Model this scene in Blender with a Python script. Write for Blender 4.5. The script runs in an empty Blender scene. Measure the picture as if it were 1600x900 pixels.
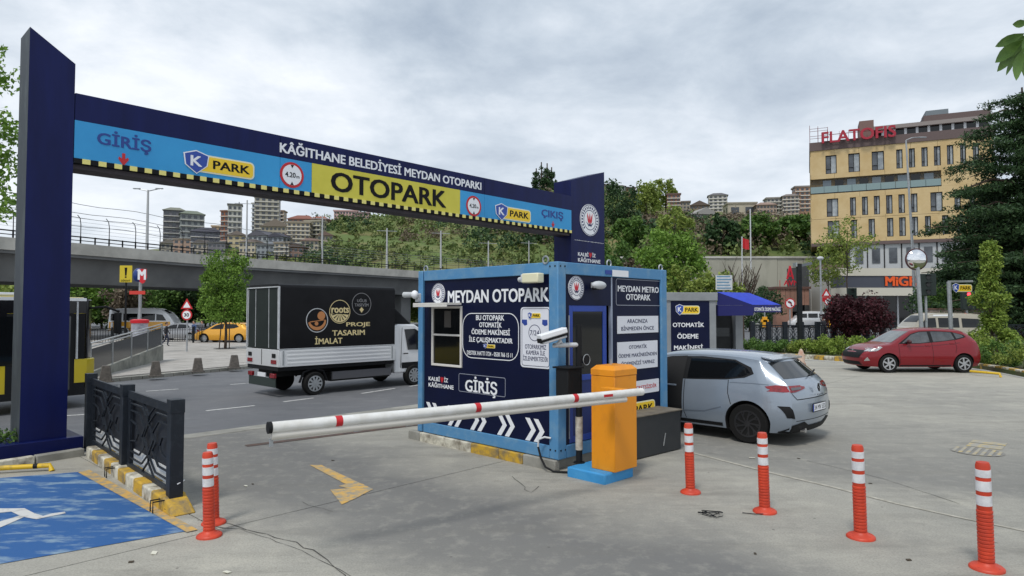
import bpy, bmesh, math, random
import numpy as np
from mathutils import Vector, Matrix
from mathutils.bvhtree import BVHTree
from mathutils.geometry import delaunay_2d_cdt
R = math.radians
random.seed(4)
rng = np.random.default_rng(4)
scene = bpy.context.scene
col = scene.collection

# ------------------------------------------------------------ camera, sky, sun, exposure
FPX, CAMH = 1030.0, 2.1
PITCH = math.atan(37 / FPX)
cam = bpy.data.cameras.new('camera')
cam.lens = 36 * FPX / 1600
cam.sensor_width = 36
cam.clip_end = 6000
camo = bpy.data.objects.new('camera', cam)
col.objects.link(camo)
camo.location = (0, 0, CAMH)
camo.rotation_euler = (math.pi / 2 + PITCH, 0, 0)
scene.camera = camo

SUN_EL, SUN_AZ = 60, 205
world = bpy.data.worlds.new('World')
scene.world = world
world.use_nodes = True
nt = world.node_tree
N, Lk = nt.nodes, nt.links
N.clear()
out = N.new('ShaderNodeOutputWorld')
bg = N.new('ShaderNodeBackground')
bg.inputs['Strength'].default_value = 0.1
sky = N.new('ShaderNodeTexSky')
sky.sky_type = 'NISHITA'
sky.sun_disc = False
sky.sun_elevation = R(SUN_EL)
sky.sun_rotation = R(SUN_AZ)
tc = N.new('ShaderNodeTexCoord')
sep = N.new('ShaderNodeSeparateXYZ')
Lk.new(tc.outputs['Generated'], sep.inputs[0])
zz = N.new('ShaderNodeMath'); zz.operation = 'MAXIMUM'; zz.inputs[1].default_value = 0.0
Lk.new(sep.outputs['Z'], zz.inputs[0])
za = N.new('ShaderNodeMath'); za.operation = 'ADD'; za.inputs[1].default_value = 0.22
Lk.new(zz.outputs[0], za.inputs[0])
dv = N.new('ShaderNodeVectorMath'); dv.operation = 'DIVIDE'
cmb = N.new('ShaderNodeCombineXYZ')
Lk.new(za.outputs[0], cmb.inputs[0]); Lk.new(za.outputs[0], cmb.inputs[1]); cmb.inputs[2].default_value = 1
Lk.new(tc.outputs['Generated'], dv.inputs[0]); Lk.new(cmb.outputs[0], dv.inputs[1])
def noise_node(scale, detail, rough, off=(0, 0, 0), dist=0.0):
    m = N.new('ShaderNodeMapping'); m.inputs['Location'].default_value = off
    Lk.new(dv.outputs[0], m.inputs['Vector'])
    n = N.new('ShaderNodeTexNoise'); n.inputs['Scale'].default_value = scale
    n.inputs['Detail'].default_value = detail; n.inputs['Roughness'].default_value = rough
    n.inputs['Distortion'].default_value = dist
    Lk.new(m.outputs[0], n.inputs['Vector'])
    return n
n1 = noise_node(0.85, 7, 0.55, (3.1, 1.7, 0), 0.4)
n2 = noise_node(2.8, 8, 0.6, (7.3, 2.2, 3), 0.2)
mx = N.new('ShaderNodeMix'); mx.data_type = 'FLOAT'; mx.inputs[0].default_value = 0.40
Lk.new(n1.outputs['Fac'], mx.inputs[2]); Lk.new(n2.outputs['Fac'], mx.inputs[3])
ramp = N.new('ShaderNodeValToRGB')
el = ramp.color_ramp.elements
el[0].position = 0.34; el[0].color = (0.31, 0.37, 0.45, 1)
el[1].position = 0.62; el[1].color = (0.76, 0.79, 0.83, 1)
e = ramp.color_ramp.elements.new(0.45); e.color = (0.46, 0.52, 0.59, 1)
e = ramp.color_ramp.elements.new(0.53); e.color = (0.60, 0.65, 0.71, 1)
Lk.new(mx.outputs[0], ramp.inputs[0])
hz = N.new('ShaderNodeMapRange')          # the overcast thins towards the horizon
hz.inputs[1].default_value = 0.0; hz.inputs[2].default_value = 0.38
hz.inputs[3].default_value = 0.55; hz.inputs[4].default_value = 0.0
Lk.new(zz.outputs[0], hz.inputs[0])
hm = N.new('ShaderNodeMix'); hm.data_type = 'RGBA'
hm.inputs[7].default_value = (0.68, 0.715, 0.76, 1)
Lk.new(hz.outputs[0], hm.inputs[0]); Lk.new(ramp.outputs[0], hm.inputs[6])
sc_ = N.new('ShaderNodeVectorMath'); sc_.operation = 'SCALE'; sc_.inputs['Scale'].default_value = 10.0
Lk.new(hm.outputs[2], sc_.inputs[0])
fm = N.new('ShaderNodeMix'); fm.data_type = 'RGBA'; fm.inputs[0].default_value = 0.94
Lk.new(sky.outputs[0], fm.inputs[6]); Lk.new(sc_.outputs[0], fm.inputs[7])
Lk.new(fm.outputs[2], bg.inputs['Color'])
Lk.new(bg.outputs[0], out.inputs[0])

sl = bpy.data.lights.new('sun', 'SUN')
sl.energy = 1.5; sl.angle = R(12); sl.color = (1, 0.96, 0.9)
so = bpy.data.objects.new('sun', sl); col.objects.link(so)
so.rotation_euler = (R(90 - SUN_EL), 0, R(180 - SUN_AZ))
scene.view_settings.view_transform = 'Standard'
scene.view_settings.look = 'None'
scene.view_settings.gamma = 1
scene.view_settings.exposure = 0.42

# ------------------------------------------------------------ pixel helpers (photo 1600x900)
_cp, _sp = math.cos(PITCH), math.sin(PITCH)
def ray(x, y):
    a = (x - 800) / FPX; b = (450 - y) / FPX
    return Vector((a, _cp - b * _sp, _sp + b * _cp))
def gp(x, y, z=0.0):
    d = ray(x, y); t = (z - CAMH) / d.z
    return Vector((d.x * t, d.y * t, z))
def dp(x, y, Y):
    d = ray(x, y); t = Y / d.y
    return Vector((d.x * t, Y, CAMH + d.z * t))
def lin(r, g, b):
    f = lambda c: (c / 255 / 12.92) if c / 255 <= 0.04045 else ((c / 255 + 0.055) / 1.055) ** 2.4
    return (f(r), f(g), f(b))

# ------------------------------------------------------------ materials
MATS = {}
def mat(name, c, rough=0.6, metal=0.0, c2=None, scale=3.0, detail=5, bump=0.0, bscale=None, coat=0.0,
        trans=0.0, emit=None, island=False, spec=0.5, thr=(0.35, 0.65), stretch=None, alpha=None):
    if name in MATS: return MATS[name]
    m = bpy.data.materials.new(name); m.use_nodes = True
    nt = m.node_tree; b = nt.nodes['Principled BSDF']
    b.inputs['Base Color'].default_value = (*c, 1)
    b.inputs['Roughness'].default_value = rough
    b.inputs['Metallic'].default_value = metal
    b.inputs['Specular IOR Level'].default_value = spec
    if coat: b.inputs['Coat Weight'].default_value = coat; b.inputs['Coat Roughness'].default_value = 0.04
    if emit: b.inputs['Emission Color'].default_value = (*emit[:3], 1); b.inputs['Emission Strength'].default_value = emit[3]
    if trans: b.inputs['Transmission Weight'].default_value = trans
    geo = nt.nodes.new('ShaderNodeNewGeometry')
    vec = geo.outputs['Position']
    if stretch:
        mp = nt.nodes.new('ShaderNodeMapping'); mp.inputs['Scale'].default_value = stretch
        nt.links.new(vec, mp.inputs[0]); vec = mp.outputs[0]
    if c2 is not None:
        if island:
            fac = geo.outputs['Random Per Island']
        else:
            n = nt.nodes.new('ShaderNodeTexNoise'); n.inputs['Scale'].default_value = scale
            n.inputs['Detail'].default_value = detail; n.inputs['Roughness'].default_value = 0.62
            nt.links.new(vec, n.inputs['Vector'])
            mr = nt.nodes.new('ShaderNodeMapRange'); mr.inputs[1].default_value = thr[0]; mr.inputs[2].default_value = thr[1]
            nt.links.new(n.outputs['Fac'], mr.inputs[0]); fac = mr.outputs[0]
        mi = nt.nodes.new('ShaderNodeMix'); mi.data_type = 'RGBA'
        mi.inputs[6].default_value = (*c, 1); mi.inputs[7].default_value = (*c2, 1)
        nt.links.new(fac, mi.inputs[0]); nt.links.new(mi.outputs[2], b.inputs['Base Color'])
    if bump:
        n = nt.nodes.new('ShaderNodeTexNoise'); n.inputs['Scale'].default_value = bscale or scale * 8
        n.inputs['Detail'].default_value = 4
        nt.links.new(vec, n.inputs['Vector'])
        bp = nt.nodes.new('ShaderNodeBump'); bp.inputs['Strength'].default_value = bump; bp.inputs['Distance'].default_value = 0.02
        nt.links.new(n.outputs['Fac'], bp.inputs['Height']); nt.links.new(bp.outputs[0], b.inputs['Normal'])
    MATS[name] = m
    return m

def ground_mat(name, base, dark, light, stain, s_fine=55, s_big=0.22, tyre=False):
    m = bpy.data.materials.new(name); m.use_nodes = True
    nt = m.node_tree; b = nt.nodes['Principled BSDF']; L = nt.links
    geo = nt.nodes.new('ShaderNodeNewGeometry')
    def nz(scale, det=6, ro=0.6, sx=None):
        n = nt.nodes.new('ShaderNodeTexNoise'); n.inputs['Scale'].default_value = scale
        n.inputs['Detail'].default_value = det; n.inputs['Roughness'].default_value = ro
        if sx:
            mp = nt.nodes.new('ShaderNodeMapping'); mp.inputs['Rotation'].default_value = (0, 0, sx[3]); mp.inputs['Scale'].default_value = sx[:3]
            L.new(geo.outputs['Position'], mp.inputs[0]); L.new(mp.outputs[0], n.inputs['Vector'])
        else: L.new(geo.outputs['Position'], n.inputs['Vector'])
        return n
    def mr(n, a, c):
        r = nt.nodes.new('ShaderNodeMapRange'); r.inputs[1].default_value = a; r.inputs[2].default_value = c
        L.new(n.outputs['Fac'], r.inputs[0]); return r.outputs[0]
    def mixc(fac, A, B, k=1.0):
        x = nt.nodes.new('ShaderNodeMix'); x.data_type = 'RGBA'
        if k != 1.0:
            mu = nt.nodes.new('ShaderNodeMath'); mu.operation = 'MULTIPLY'; mu.inputs[1].default_value = k
            L.new(fac, mu.inputs[0]); fac = mu.outputs[0]
        L.new(fac, x.inputs[0])
        if isinstance(A, tuple): x.inputs[6].default_value = (*A, 1)
        else: L.new(A, x.inputs[6])
        if isinstance(B, tuple): x.inputs[7].default_value = (*B, 1)
        else: L.new(B, x.inputs[7])
        return x.outputs[2]
    c = mixc(mr(nz(s_big, 5), 0.38, 0.62), dark, base)
    c = mixc(mr(nz(1.3, 6), 0.5, 0.72), c, light, 0.55)
    c = mixc(mr(nz(0.7, 8, 0.7, (1, 3.2, 1, R(-47))), 0.52, 0.75), c, stain, 0.7)
    c = mixc(mr(nz(s_fine, 3, 0.7), 0.42, 0.75), c, stain, 0.6)
    c = mixc(mr(nz(s_fine * 1.7, 2, 0.7), 0.55, 0.8), c, light, 0.45)
    if tyre:      # lanes darkened by tyres, along the entry and the exit
        mp = nt.nodes.new('ShaderNodeVectorMath'); mp.operation = 'DOT_PRODUCT'; mp.inputs[1].default_value = (math.cos(R(47)), math.sin(R(47)), 0)
        L.new(geo.outputs['Position'], mp.inputs[0])
        wob = nz(.45, 5); ws_ = nt.nodes.new('ShaderNodeMath'); ws_.operation = 'MULTIPLY_ADD'; ws_.inputs[1].default_value = 2.2
        L.new(wob.outputs['Fac'], ws_.inputs[0]); L.new(mp.outputs['Value'], ws_.inputs[2])
        s00 = -6.42 * math.cos(R(47)) + 9.92 * math.sin(R(47)) + 1.1
        rp = nt.nodes.new('ShaderNodeMapRange'); rp.inputs[1].default_value = s00 - 2; rp.inputs[2].default_value = s00 + 18
        L.new(ws_.outputs[0], rp.inputs[0])
        cr = nt.nodes.new('ShaderNodeValToRGB'); E_ = cr.color_ramp.elements
        f = lambda s: (s + 2) / 20
        E_[0].position = f(.1); E_[0].color = (0, 0, 0, 1); E_[1].position = f(17); E_[1].color = (0, 0, 0, 1)
        for p_, v_ in ((.9, .8), (2.2, .95), (3.3, .2), (5.6, 0), (6.4, .6), (9, .5), (12, .2)):
            q_ = E_.new(f(p_)); q_.color = (v_, v_, v_, 1)
        L.new(rp.outputs[0], cr.inputs[0])
        c = mixc(cr.outputs[0], c, tyre)
        c = mixc(mr(nz(s_fine * .8, 3, .7), 0.45, 0.85), c, stain, .25)
        c = mixc(mr(nz(5, 8, .75), 0.5, 0.8), c, light, .35)
        c = mixc(mr(nz(1.9, 4, .55), 0.66, 0.74), c, lin(84, 82, 78), .28)      # oil spots
        vo = nt.nodes.new('ShaderNodeTexVoronoi'); vo.inputs['Scale'].default_value = 2.6; L.new(geo.outputs['Position'], vo.inputs['Vector'])
        vr = nt.nodes.new('ShaderNodeMapRange'); vr.inputs[1].default_value = .045; vr.inputs[2].default_value = .03
        L.new(vo.outputs['Distance'], vr.inputs[0]); c = mixc(vr.outputs[0], c, lin(92, 90, 86), .8)
        c = mixc(mr(nz(.9, 9, .72, (.35, 2.2, 1, R(-47))), 0.5, 0.72), c, stain, .4)
    L.new(c, b.inputs['Base Color'])
    b.inputs['Roughness'].default_value = 0.82
    b.inputs['Specular IOR Level'].default_value = 0.3
    bp = nt.nodes.new('ShaderNodeBump'); bp.inputs['Strength'].default_value = 0.35; bp.inputs['Distance'].default_value = 0.008
    L.new(nz(s_fine, 4, 0.7).outputs['Fac'], bp.inputs['Height']); L.new(bp.outputs[0], b.inputs['Normal'])
    MATS[name] = m
    return m

NAVY = mat('navy_paint', lin(16, 20, 52), 0.45, c2=lin(20, 25, 60), scale=0.8, spec=.2)
NAVY2 = mat('navy_film', lin(6, 14, 46), 0.45, c2=lin(9, 18, 53), scale=1.3, spec=.2)
GATE = mat('gate_navy', lin(3, 14, 66), 0.42, c2=lin(9, 22, 80), scale=1.6, bump=0.03, bscale=1.5, spec=.25, stretch=(2, 2, .3), thr=(.4, .7))
GATEDK = mat('gate_edge', lin(44, 52, 60), 0.6, c2=lin(80, 88, 92), scale=5, stretch=(1, 1, .3), thr=(.5, .8))
CYAN = mat('gate_light_blue', lin(38, 140, 200), 0.45, c2=lin(48, 155, 214), scale=0.6)
YELLOW = mat('gate_yellow', lin(200, 190, 60), 0.5, c2=lin(212, 202, 74), scale=1.2)
KBLUE = mat('booth_frame_blue', lin(82, 136, 180), 0.5, c2=lin(114, 152, 180), scale=5, thr=(.46, .75), spec=.3)
WHITE = mat('white_print', lin(232, 234, 238), 0.5)
OFFW = mat('off_white', lin(205, 208, 212), 0.5, c2=lin(185, 188, 190), scale=6)
BLACK = mat('black_print', lin(14, 14, 16), 0.5, spec=.2)
DARK = mat('dark_metal', lin(22, 25, 28), 0.5, c2=lin(32, 35, 38), scale=3, spec=.25)
FENCEM = mat('fence_anthracite', lin(30, 36, 44), 0.5, c2=lin(44, 50, 58), scale=8, thr=(.5, .7), spec=.3)
RED = mat('red_print', lin(190, 30, 38), 0.5)
ORANGE = mat('barrier_orange', lin(230, 146, 20), 0.4, c2=lin(204, 126, 28), scale=5, thr=(.52, .8), stretch=(1, 1, .5))
BOLL = mat('bollard_orange', lin(206, 66, 36), 0.5, c2=lin(182, 58, 36), scale=8)
REFL = mat('reflective_white', lin(225, 226, 228), 0.35, c2=lin(200, 200, 204), scale=14)
BASEBL = mat('base_blue', lin(50, 140, 200), 0.6, c2=lin(66, 150, 205), scale=5, bump=.2)
GLASSD = mat('dark_glass', (0.006, 0.007, 0.008), 0.05, spec=0.5)
GLASSM = mat('mid_glass', (0.07, 0.08, 0.09), 0.06, spec=0.9, c2=(0.02, 0.025, 0.03), scale=2.5)
GLASSL = mat('windscreen_glass', (0.16, 0.18, 0.18), 0.05, spec=1.0, c2=(0.08, 0.09, 0.09), scale=3)
WINREFL = mat('window_sky_glass', (0.10, 0.13, 0.15), 0.1, spec=1.0, metal=0.25)
RUBBER = mat('tyre_rubber', (0.012, 0.012, 0.012), 0.8, spec=.2)
CHROME = mat('chrome', (0.6, 0.6, 0.62), 0.22, metal=1)
ALU = mat('alloy', (0.5, 0.51, 0.53), 0.35, metal=0.7)
STEEL = mat('galvanised_steel', (0.42, 0.44, 0.46), 0.42, metal=0.5, c2=(0.33, 0.35, 0.36), scale=9)
TRIM = mat('black_plastic', (0.012, 0.0125, 0.014), 0.6, spec=.2)
UNDER = mat('underbody', (0.012, 0.012, 0.012), 0.9)
CONC = mat('concrete', lin(160, 158, 150), 0.85, c2=lin(128, 127, 120), scale=1.6, bump=.3, bscale=30)
CONCD = mat('girder_concrete', lin(118, 120, 120), 0.85, c2=lin(98, 100, 101), scale=.25, bump=.1, bscale=8)
CONCL = mat('parapet_concrete', lin(192, 190, 182), 0.85, c2=lin(165, 163, 156), scale=.5, bump=.1, bscale=8)
KERBW = mat('kerb_white', lin(206, 202, 186), 0.8, c2=lin(128, 120, 106), scale=6, thr=(.42, .64), bump=.4, bscale=40)
KERBY = mat('kerb_yellow', lin(198, 158, 48), 0.8, c2=lin(120, 108, 84), scale=6, thr=(.42, .64), bump=.4, bscale=40)
PAINTY = mat('worn_yellow_paint', lin(200, 160, 84), 0.8, c2=lin(146, 140, 124), scale=8, thr=(.42, .60))
PAINTW = mat('worn_white_paint', lin(200, 200, 198), 0.8, c2=lin(140, 140, 140), scale=8, thr=(.5, .7))
PAINTB = mat('worn_blue_paint', lin(36, 88, 146), 0.75, c2=lin(132, 156, 174), scale=2.0, thr=(.50, .64), detail=12, stretch=(1.0, 2.6, 1), bump=.2, bscale=60)
RUST = mat('rusty_steel', lin(96, 72, 62), 0.8, c2=lin(70, 62, 58), scale=6)
LOT = ground_mat('lot_concrete', lin(174, 171, 160), lin(157, 155, 147), lin(196, 192, 178), lin(112, 110, 104), tyre=lin(108, 108, 107))
LOTD = ground_mat('lot_concrete_worn', lin(168, 165, 155), lin(150, 148, 141), lin(190, 186, 174), lin(108, 106, 101), tyre=lin(104, 104, 104))
ASPH = ground_mat('asphalt', lin(114, 115, 118), lin(102, 104, 108), lin(128, 129, 131), lin(84, 85, 88), 60, .3)
PAVE = mat('paving_stone', lin(176, 172, 166), 0.85, c2=lin(158, 154, 148), scale=1.1, bump=.15, bscale=20)
PAVED = mat('paving_joint', lin(96, 94, 92), 0.9)
BARK = mat('bark', lin(84, 70, 58), 0.9, c2=lin(58, 48, 40), scale=6, bump=.5)
EARTH = mat('hill_earth', lin(88, 106, 52), 0.95, c2=lin(126, 112, 76), scale=.06, detail=8, bump=.3, bscale=1, thr=(.45, .7))
def leafm(name, a, b, tr=0.25):
    m = mat(name, a, 0.6, c2=b, island=True, spec=0.3)
    nt = m.node_tree; p = nt.nodes['Principled BSDF']
    t = nt.nodes.new('ShaderNodeBsdfTranslucent'); ms = nt.nodes.new('ShaderNodeMixShader'); ms.inputs[0].default_value = tr
    src = p.inputs['Base Color'].links[0].from_socket
    nt.links.new(src, t.inputs[0]); o = nt.nodes['Material Output']
    nt.links.new(p.outputs[0], ms.inputs[1]); nt.links.new(t.outputs[0], ms.inputs[2]); nt.links.new(ms.outputs[0], o.inputs[0])
    return m
LF_BRIGHT = leafm('leaf_bright', (0.08, 0.17, 0.022), (0.22, 0.36, 0.06))
LF_MID = leafm('leaf_mid', (0.045, 0.11, 0.022), (0.14, 0.24, 0.05))
LF_YEL = leafm('leaf_yellow_green', (0.12, 0.19, 0.03), (0.30, 0.36, 0.08))
LF_DARK = leafm('needle_dark', (0.014, 0.040, 0.014), (0.060, 0.115, 0.040), .15)
LF_LIME = leafm('leaf_lime', (0.12, 0.20, 0.03), (0.33, 0.43, 0.08))
LF_PURP = leafm('leaf_purple', (0.025, 0.010, 0.012), (0.10, 0.022, 0.032))
LF_BROWN = leafm('twig_brown', (0.10, 0.075, 0.05), (0.20, 0.16, 0.11), .1)
LF_HILL = leafm('leaf_hill', (0.08, 0.13, 0.035), (0.22, 0.27, 0.09), .1)

# ------------------------------------------------------------ object helpers
def tag(o, label=None, cat=None, group=None, kind=None):
    if label: o['label'] = label
    if cat: o['category'] = cat
    if group: o['group'] = group
    if kind: o['kind'] = kind
    return o
def empty(name, loc=(0, 0, 0), rz=0.0, label=None, cat=None, group=None, kind=None, parent=None):
    o = bpy.data.objects.new(name, None); col.objects.link(o)
    o.location = loc; o.rotation_euler = (0, 0, rz); o.empty_display_size = 0.2
    if parent: o.parent = parent
    return tag(o, label, cat, group, kind)
def link(name, me, parent=None, mats=None):
    o = bpy.data.objects.new(name, me); col.objects.link(o)
    if parent is not None: o.parent = parent
    if mats is not None and not me.materials:
        for m in (mats if isinstance(mats, (list, tuple)) else [mats]): me.materials.append(m)
    return o
def copy_tree(o, parent=None):
    c = o.copy(); col.objects.link(c); c.parent = parent
    for ch in list(o.children): copy_tree(ch, c)
    return c
class MB:
    def __init__(s): s.v = []; s.f = []; s.mi = []; s.m = 0; s.M = None
    def add(s, vs, fs):
        n = len(s.v)
        if s.M is not None: vs = [s.M @ Vector(p) for p in vs]
        s.v += [tuple(p) for p in vs]; s.f += [tuple(i + n for i in f) for f in fs]; s.mi += [s.m] * len(fs)
        return s
    def box(s, x0, y0, z0, x1, y1, z1):
        return s.add([(x0, y0, z0), (x1, y0, z0), (x1, y1, z0), (x0, y1, z0), (x0, y0, z1), (x1, y0, z1), (x1, y1, z1), (x0, y1, z1)],
                     [(3, 2, 1, 0), (4, 5, 6, 7), (0, 1, 5, 4), (1, 2, 6, 5), (2, 3, 7, 6), (3, 0, 4, 7)])
    def obox(s, c, size, rot=None):
        h = [k / 2 for k in size]; M = Matrix.Translation(c) @ (rot.to_4x4() if rot else Matrix())
        vs = [M @ Vector((a * h[0], b * h[1], g * h[2])) for g in (-1, 1) for a, b in ((-1, -1), (1, -1), (1, 1), (-1, 1))]
        return s.add(vs, [(3, 2, 1, 0), (4, 5, 6, 7), (0, 1, 5, 4), (1, 2, 6, 5), (2, 3, 7, 6), (3, 0, 4, 7)])
    def bar(s, a, b, w, d=None, up=(0, 0, 1)):
        a, b = Vector(a), Vector(b); d = d or w; z = (b - a).normalized(); u = Vector(up)
        if abs(z.dot(u)) > .98: u = Vector((1, 0, 0))
        x = z.cross(u).normalized(); y = z.cross(x)
        vs = [p + x * (i * w / 2) + y * (j * d / 2) for p in (a, b) for i, j in ((-1, -1), (1, -1), (1, 1), (-1, 1))]
        return s.add(vs, [(3, 2, 1, 0), (4, 5, 6, 7), (0, 1, 5, 4), (1, 2, 6, 5), (2, 3, 7, 6), (3, 0, 4, 7)])
    def tube(s, pts, r, n=8, caps=True):
        pts = [Vector(p) for p in pts]; rs = r if isinstance(r, (list, tuple)) else [r] * len(pts)
        vs = []; px = None
        for i, p in enumerate(pts):
            t = (pts[min(i + 1, len(pts) - 1)] - pts[max(i - 1, 0)]).normalized()
            if px is None:
                u = Vector((0, 0, 1)) if abs(t.z) < .9 else Vector((1, 0, 0)); px = t.cross(u).normalized()
            else: px = (px - t * px.dot(t)).normalized()
            y = t.cross(px)
            for k in range(n):
                a = 2 * math.pi * k / n
                vs.append(p + (px * math.cos(a) + y * math.sin(a)) * rs[i])
        fs = [(i * n + k, i * n + (k + 1) % n, (i + 1) * n + (k + 1) % n, (i + 1) * n + k) for i in range(len(pts) - 1) for k in range(n)]
        if caps: fs += [tuple(range(n - 1, -1, -1)), tuple((len(pts) - 1) * n + k for k in range(n))]
        return s.add(vs, fs)
    def lathe(s, prof, c=(0, 0, 0), n=24, axis='z'):
        vs = []; 
        for r, h in prof:
            for k in range(n):
                a = 2 * math.pi * k / n; x, y = r * math.cos(a), r * math.sin(a)
                p = (x, y, h) if axis == 'z' else ((x, h, y) if axis == 'y' else (h, x, y))
                vs.append((p[0] + c[0], p[1] + c[1], p[2] + c[2]))
        fs = [(i * n + k, i * n + (k + 1) % n, (i + 1) * n + (k + 1) % n, (i + 1) * n + k) for i in range(len(prof) - 1) for k in range(n)]
        fs += [tuple(range(n - 1, -1, -1)), tuple((len(prof) - 1) * n + k for k in range(n))]
        return s.add(vs, fs)
    def prism(s, poly, fn, h0, h1):
        n = len(poly)
        vs = [fn(p[0], p[1], h0) for p in poly] + [fn(p[0], p[1], h1) for p in poly]
        return s.add(vs, [tuple(range(n)), tuple(range(2 * n - 1, n - 1, -1))] + [(i, (i + 1) % n, (i + 1) % n + n, i + n) for i in range(n)])
    def ell(s, c, r, n=12, m=8):
        vs = []; 
        for j in range(m + 1):
            th = math.pi * j / m
            for k in range(n):
                a = 2 * math.pi * k / n
                vs.append((c[0] + r[0] * math.sin(th) * math.cos(a), c[1] + r[1] * math.sin(th) * math.sin(a), c[2] + r[2] * math.cos(th)))
        return s.add(vs, [(j * n + k, (j + 1) * n + k, (j + 1) * n + (k + 1) % n, j * n + (k + 1) % n) for j in range(m) for k in range(n)])
    def mesh(s, name, mats, smooth=None):
        me = bpy.data.meshes.new(name); me.from_pydata(s.v, [], s.f)
        mats = mats if isinstance(mats, (list, tuple)) else [mats]
        for m in mats: me.materials.append(m)
        if len(mats) > 1: me.polygons.foreach_set('material_index', s.mi)
        bm = bmesh.new(); bm.from_mesh(me); bmesh.ops.recalc_face_normals(bm, faces=bm.faces); bm.to_mesh(me); bm.free()
        if smooth:
            for p in me.polygons: p.use_smooth = True
            me.set_sharp_from_angle(angle=R(smooth))
        me.update(); return me
    def build(s, name, mats, parent=None, bevel=0, smooth=None, seg=2, **kw):
        o = link(name, s.mesh(name, mats, smooth or (40 if bevel else None)), parent)
        if bevel:
            b = o.modifiers.new('bevel', 'BEVEL'); b.width = bevel; b.segments = seg; b.limit_method = 'ANGLE'; b.angle_limit = R(35)
        if kw: tag(o, **kw)
        return o
def np_mesh(name, V, F, mats, parent=None, smooth=False):
    me = bpy.data.meshes.new(name); V = np.asarray(V, dtype=np.float32).reshape(-1, 3); F = np.asarray(F, dtype=np.int32)
    k = F.shape[1]
    me.vertices.add(len(V)); me.vertices.foreach_set('co', V.ravel())
    me.loops.add(F.size); me.loops.foreach_set('vertex_index', F.ravel())
    me.polygons.add(len(F)); me.polygons.foreach_set('loop_start', np.arange(0, F.size, k, dtype=np.int32))
    me.polygons.foreach_set('loop_total', np.full(len(F), k, dtype=np.int32))
    if smooth: me.polygons.foreach_set('use_smooth', np.ones(len(F), bool))
    me.update(); me.validate()
    for m in (mats if isinstance(mats, (list, tuple)) else [mats]): me.materials.append(m)
    return link(name, me, parent)
def box_part(name, b, m, parent, bevel=0, **kw): return MB().box(*b).build(name, m, parent, bevel, **kw)

# lettering
_tc = {}
FONT = None
def text_geo(s, bold):
    k = (s, bold)
    if k in _tc: return _tc[k]
    cu = bpy.data.curves.new('lettering', 'FONT'); cu.body = s
    if FONT: cu.font = FONT
    cu.size = 1; cu.offset = 0; cu.extrude = 0.02; cu.resolution_u = 3
    cu.align_x = 'LEFT'
    o = bpy.data.objects.new('lettering', cu); col.objects.link(o)
    dg = bpy.context.evaluated_depsgraph_get(); me = bpy.data.meshes.new_from_object(o.evaluated_get(dg))
    v0 = [tuple(v.co) for v in me.vertices]; f0 = [tuple(p.vertices) for p in me.polygons]
    vs, fs = [], []
    k_ = bold * .75                 # the strokes are thickened by layers that step back 0.2 mm each
    for i, (dx, dy) in enumerate([(0, 0), (-1, -.5), (1, .5), (-1, .6), (1, -.6)] if bold > .008 else [(0, 0)]):
        n = len(vs); vs += [(v[0] + dx * k_, v[1] + dy * k_, v[2] * (1 - .06 * i)) for v in v0]; fs += [tuple(j + n for j in f) for f in f0]
    bpy.data.objects.remove(o); bpy.data.meshes.remove(me); bpy.data.curves.remove(cu)
    _tc[k] = (vs, fs); return _tc[k]

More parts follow.
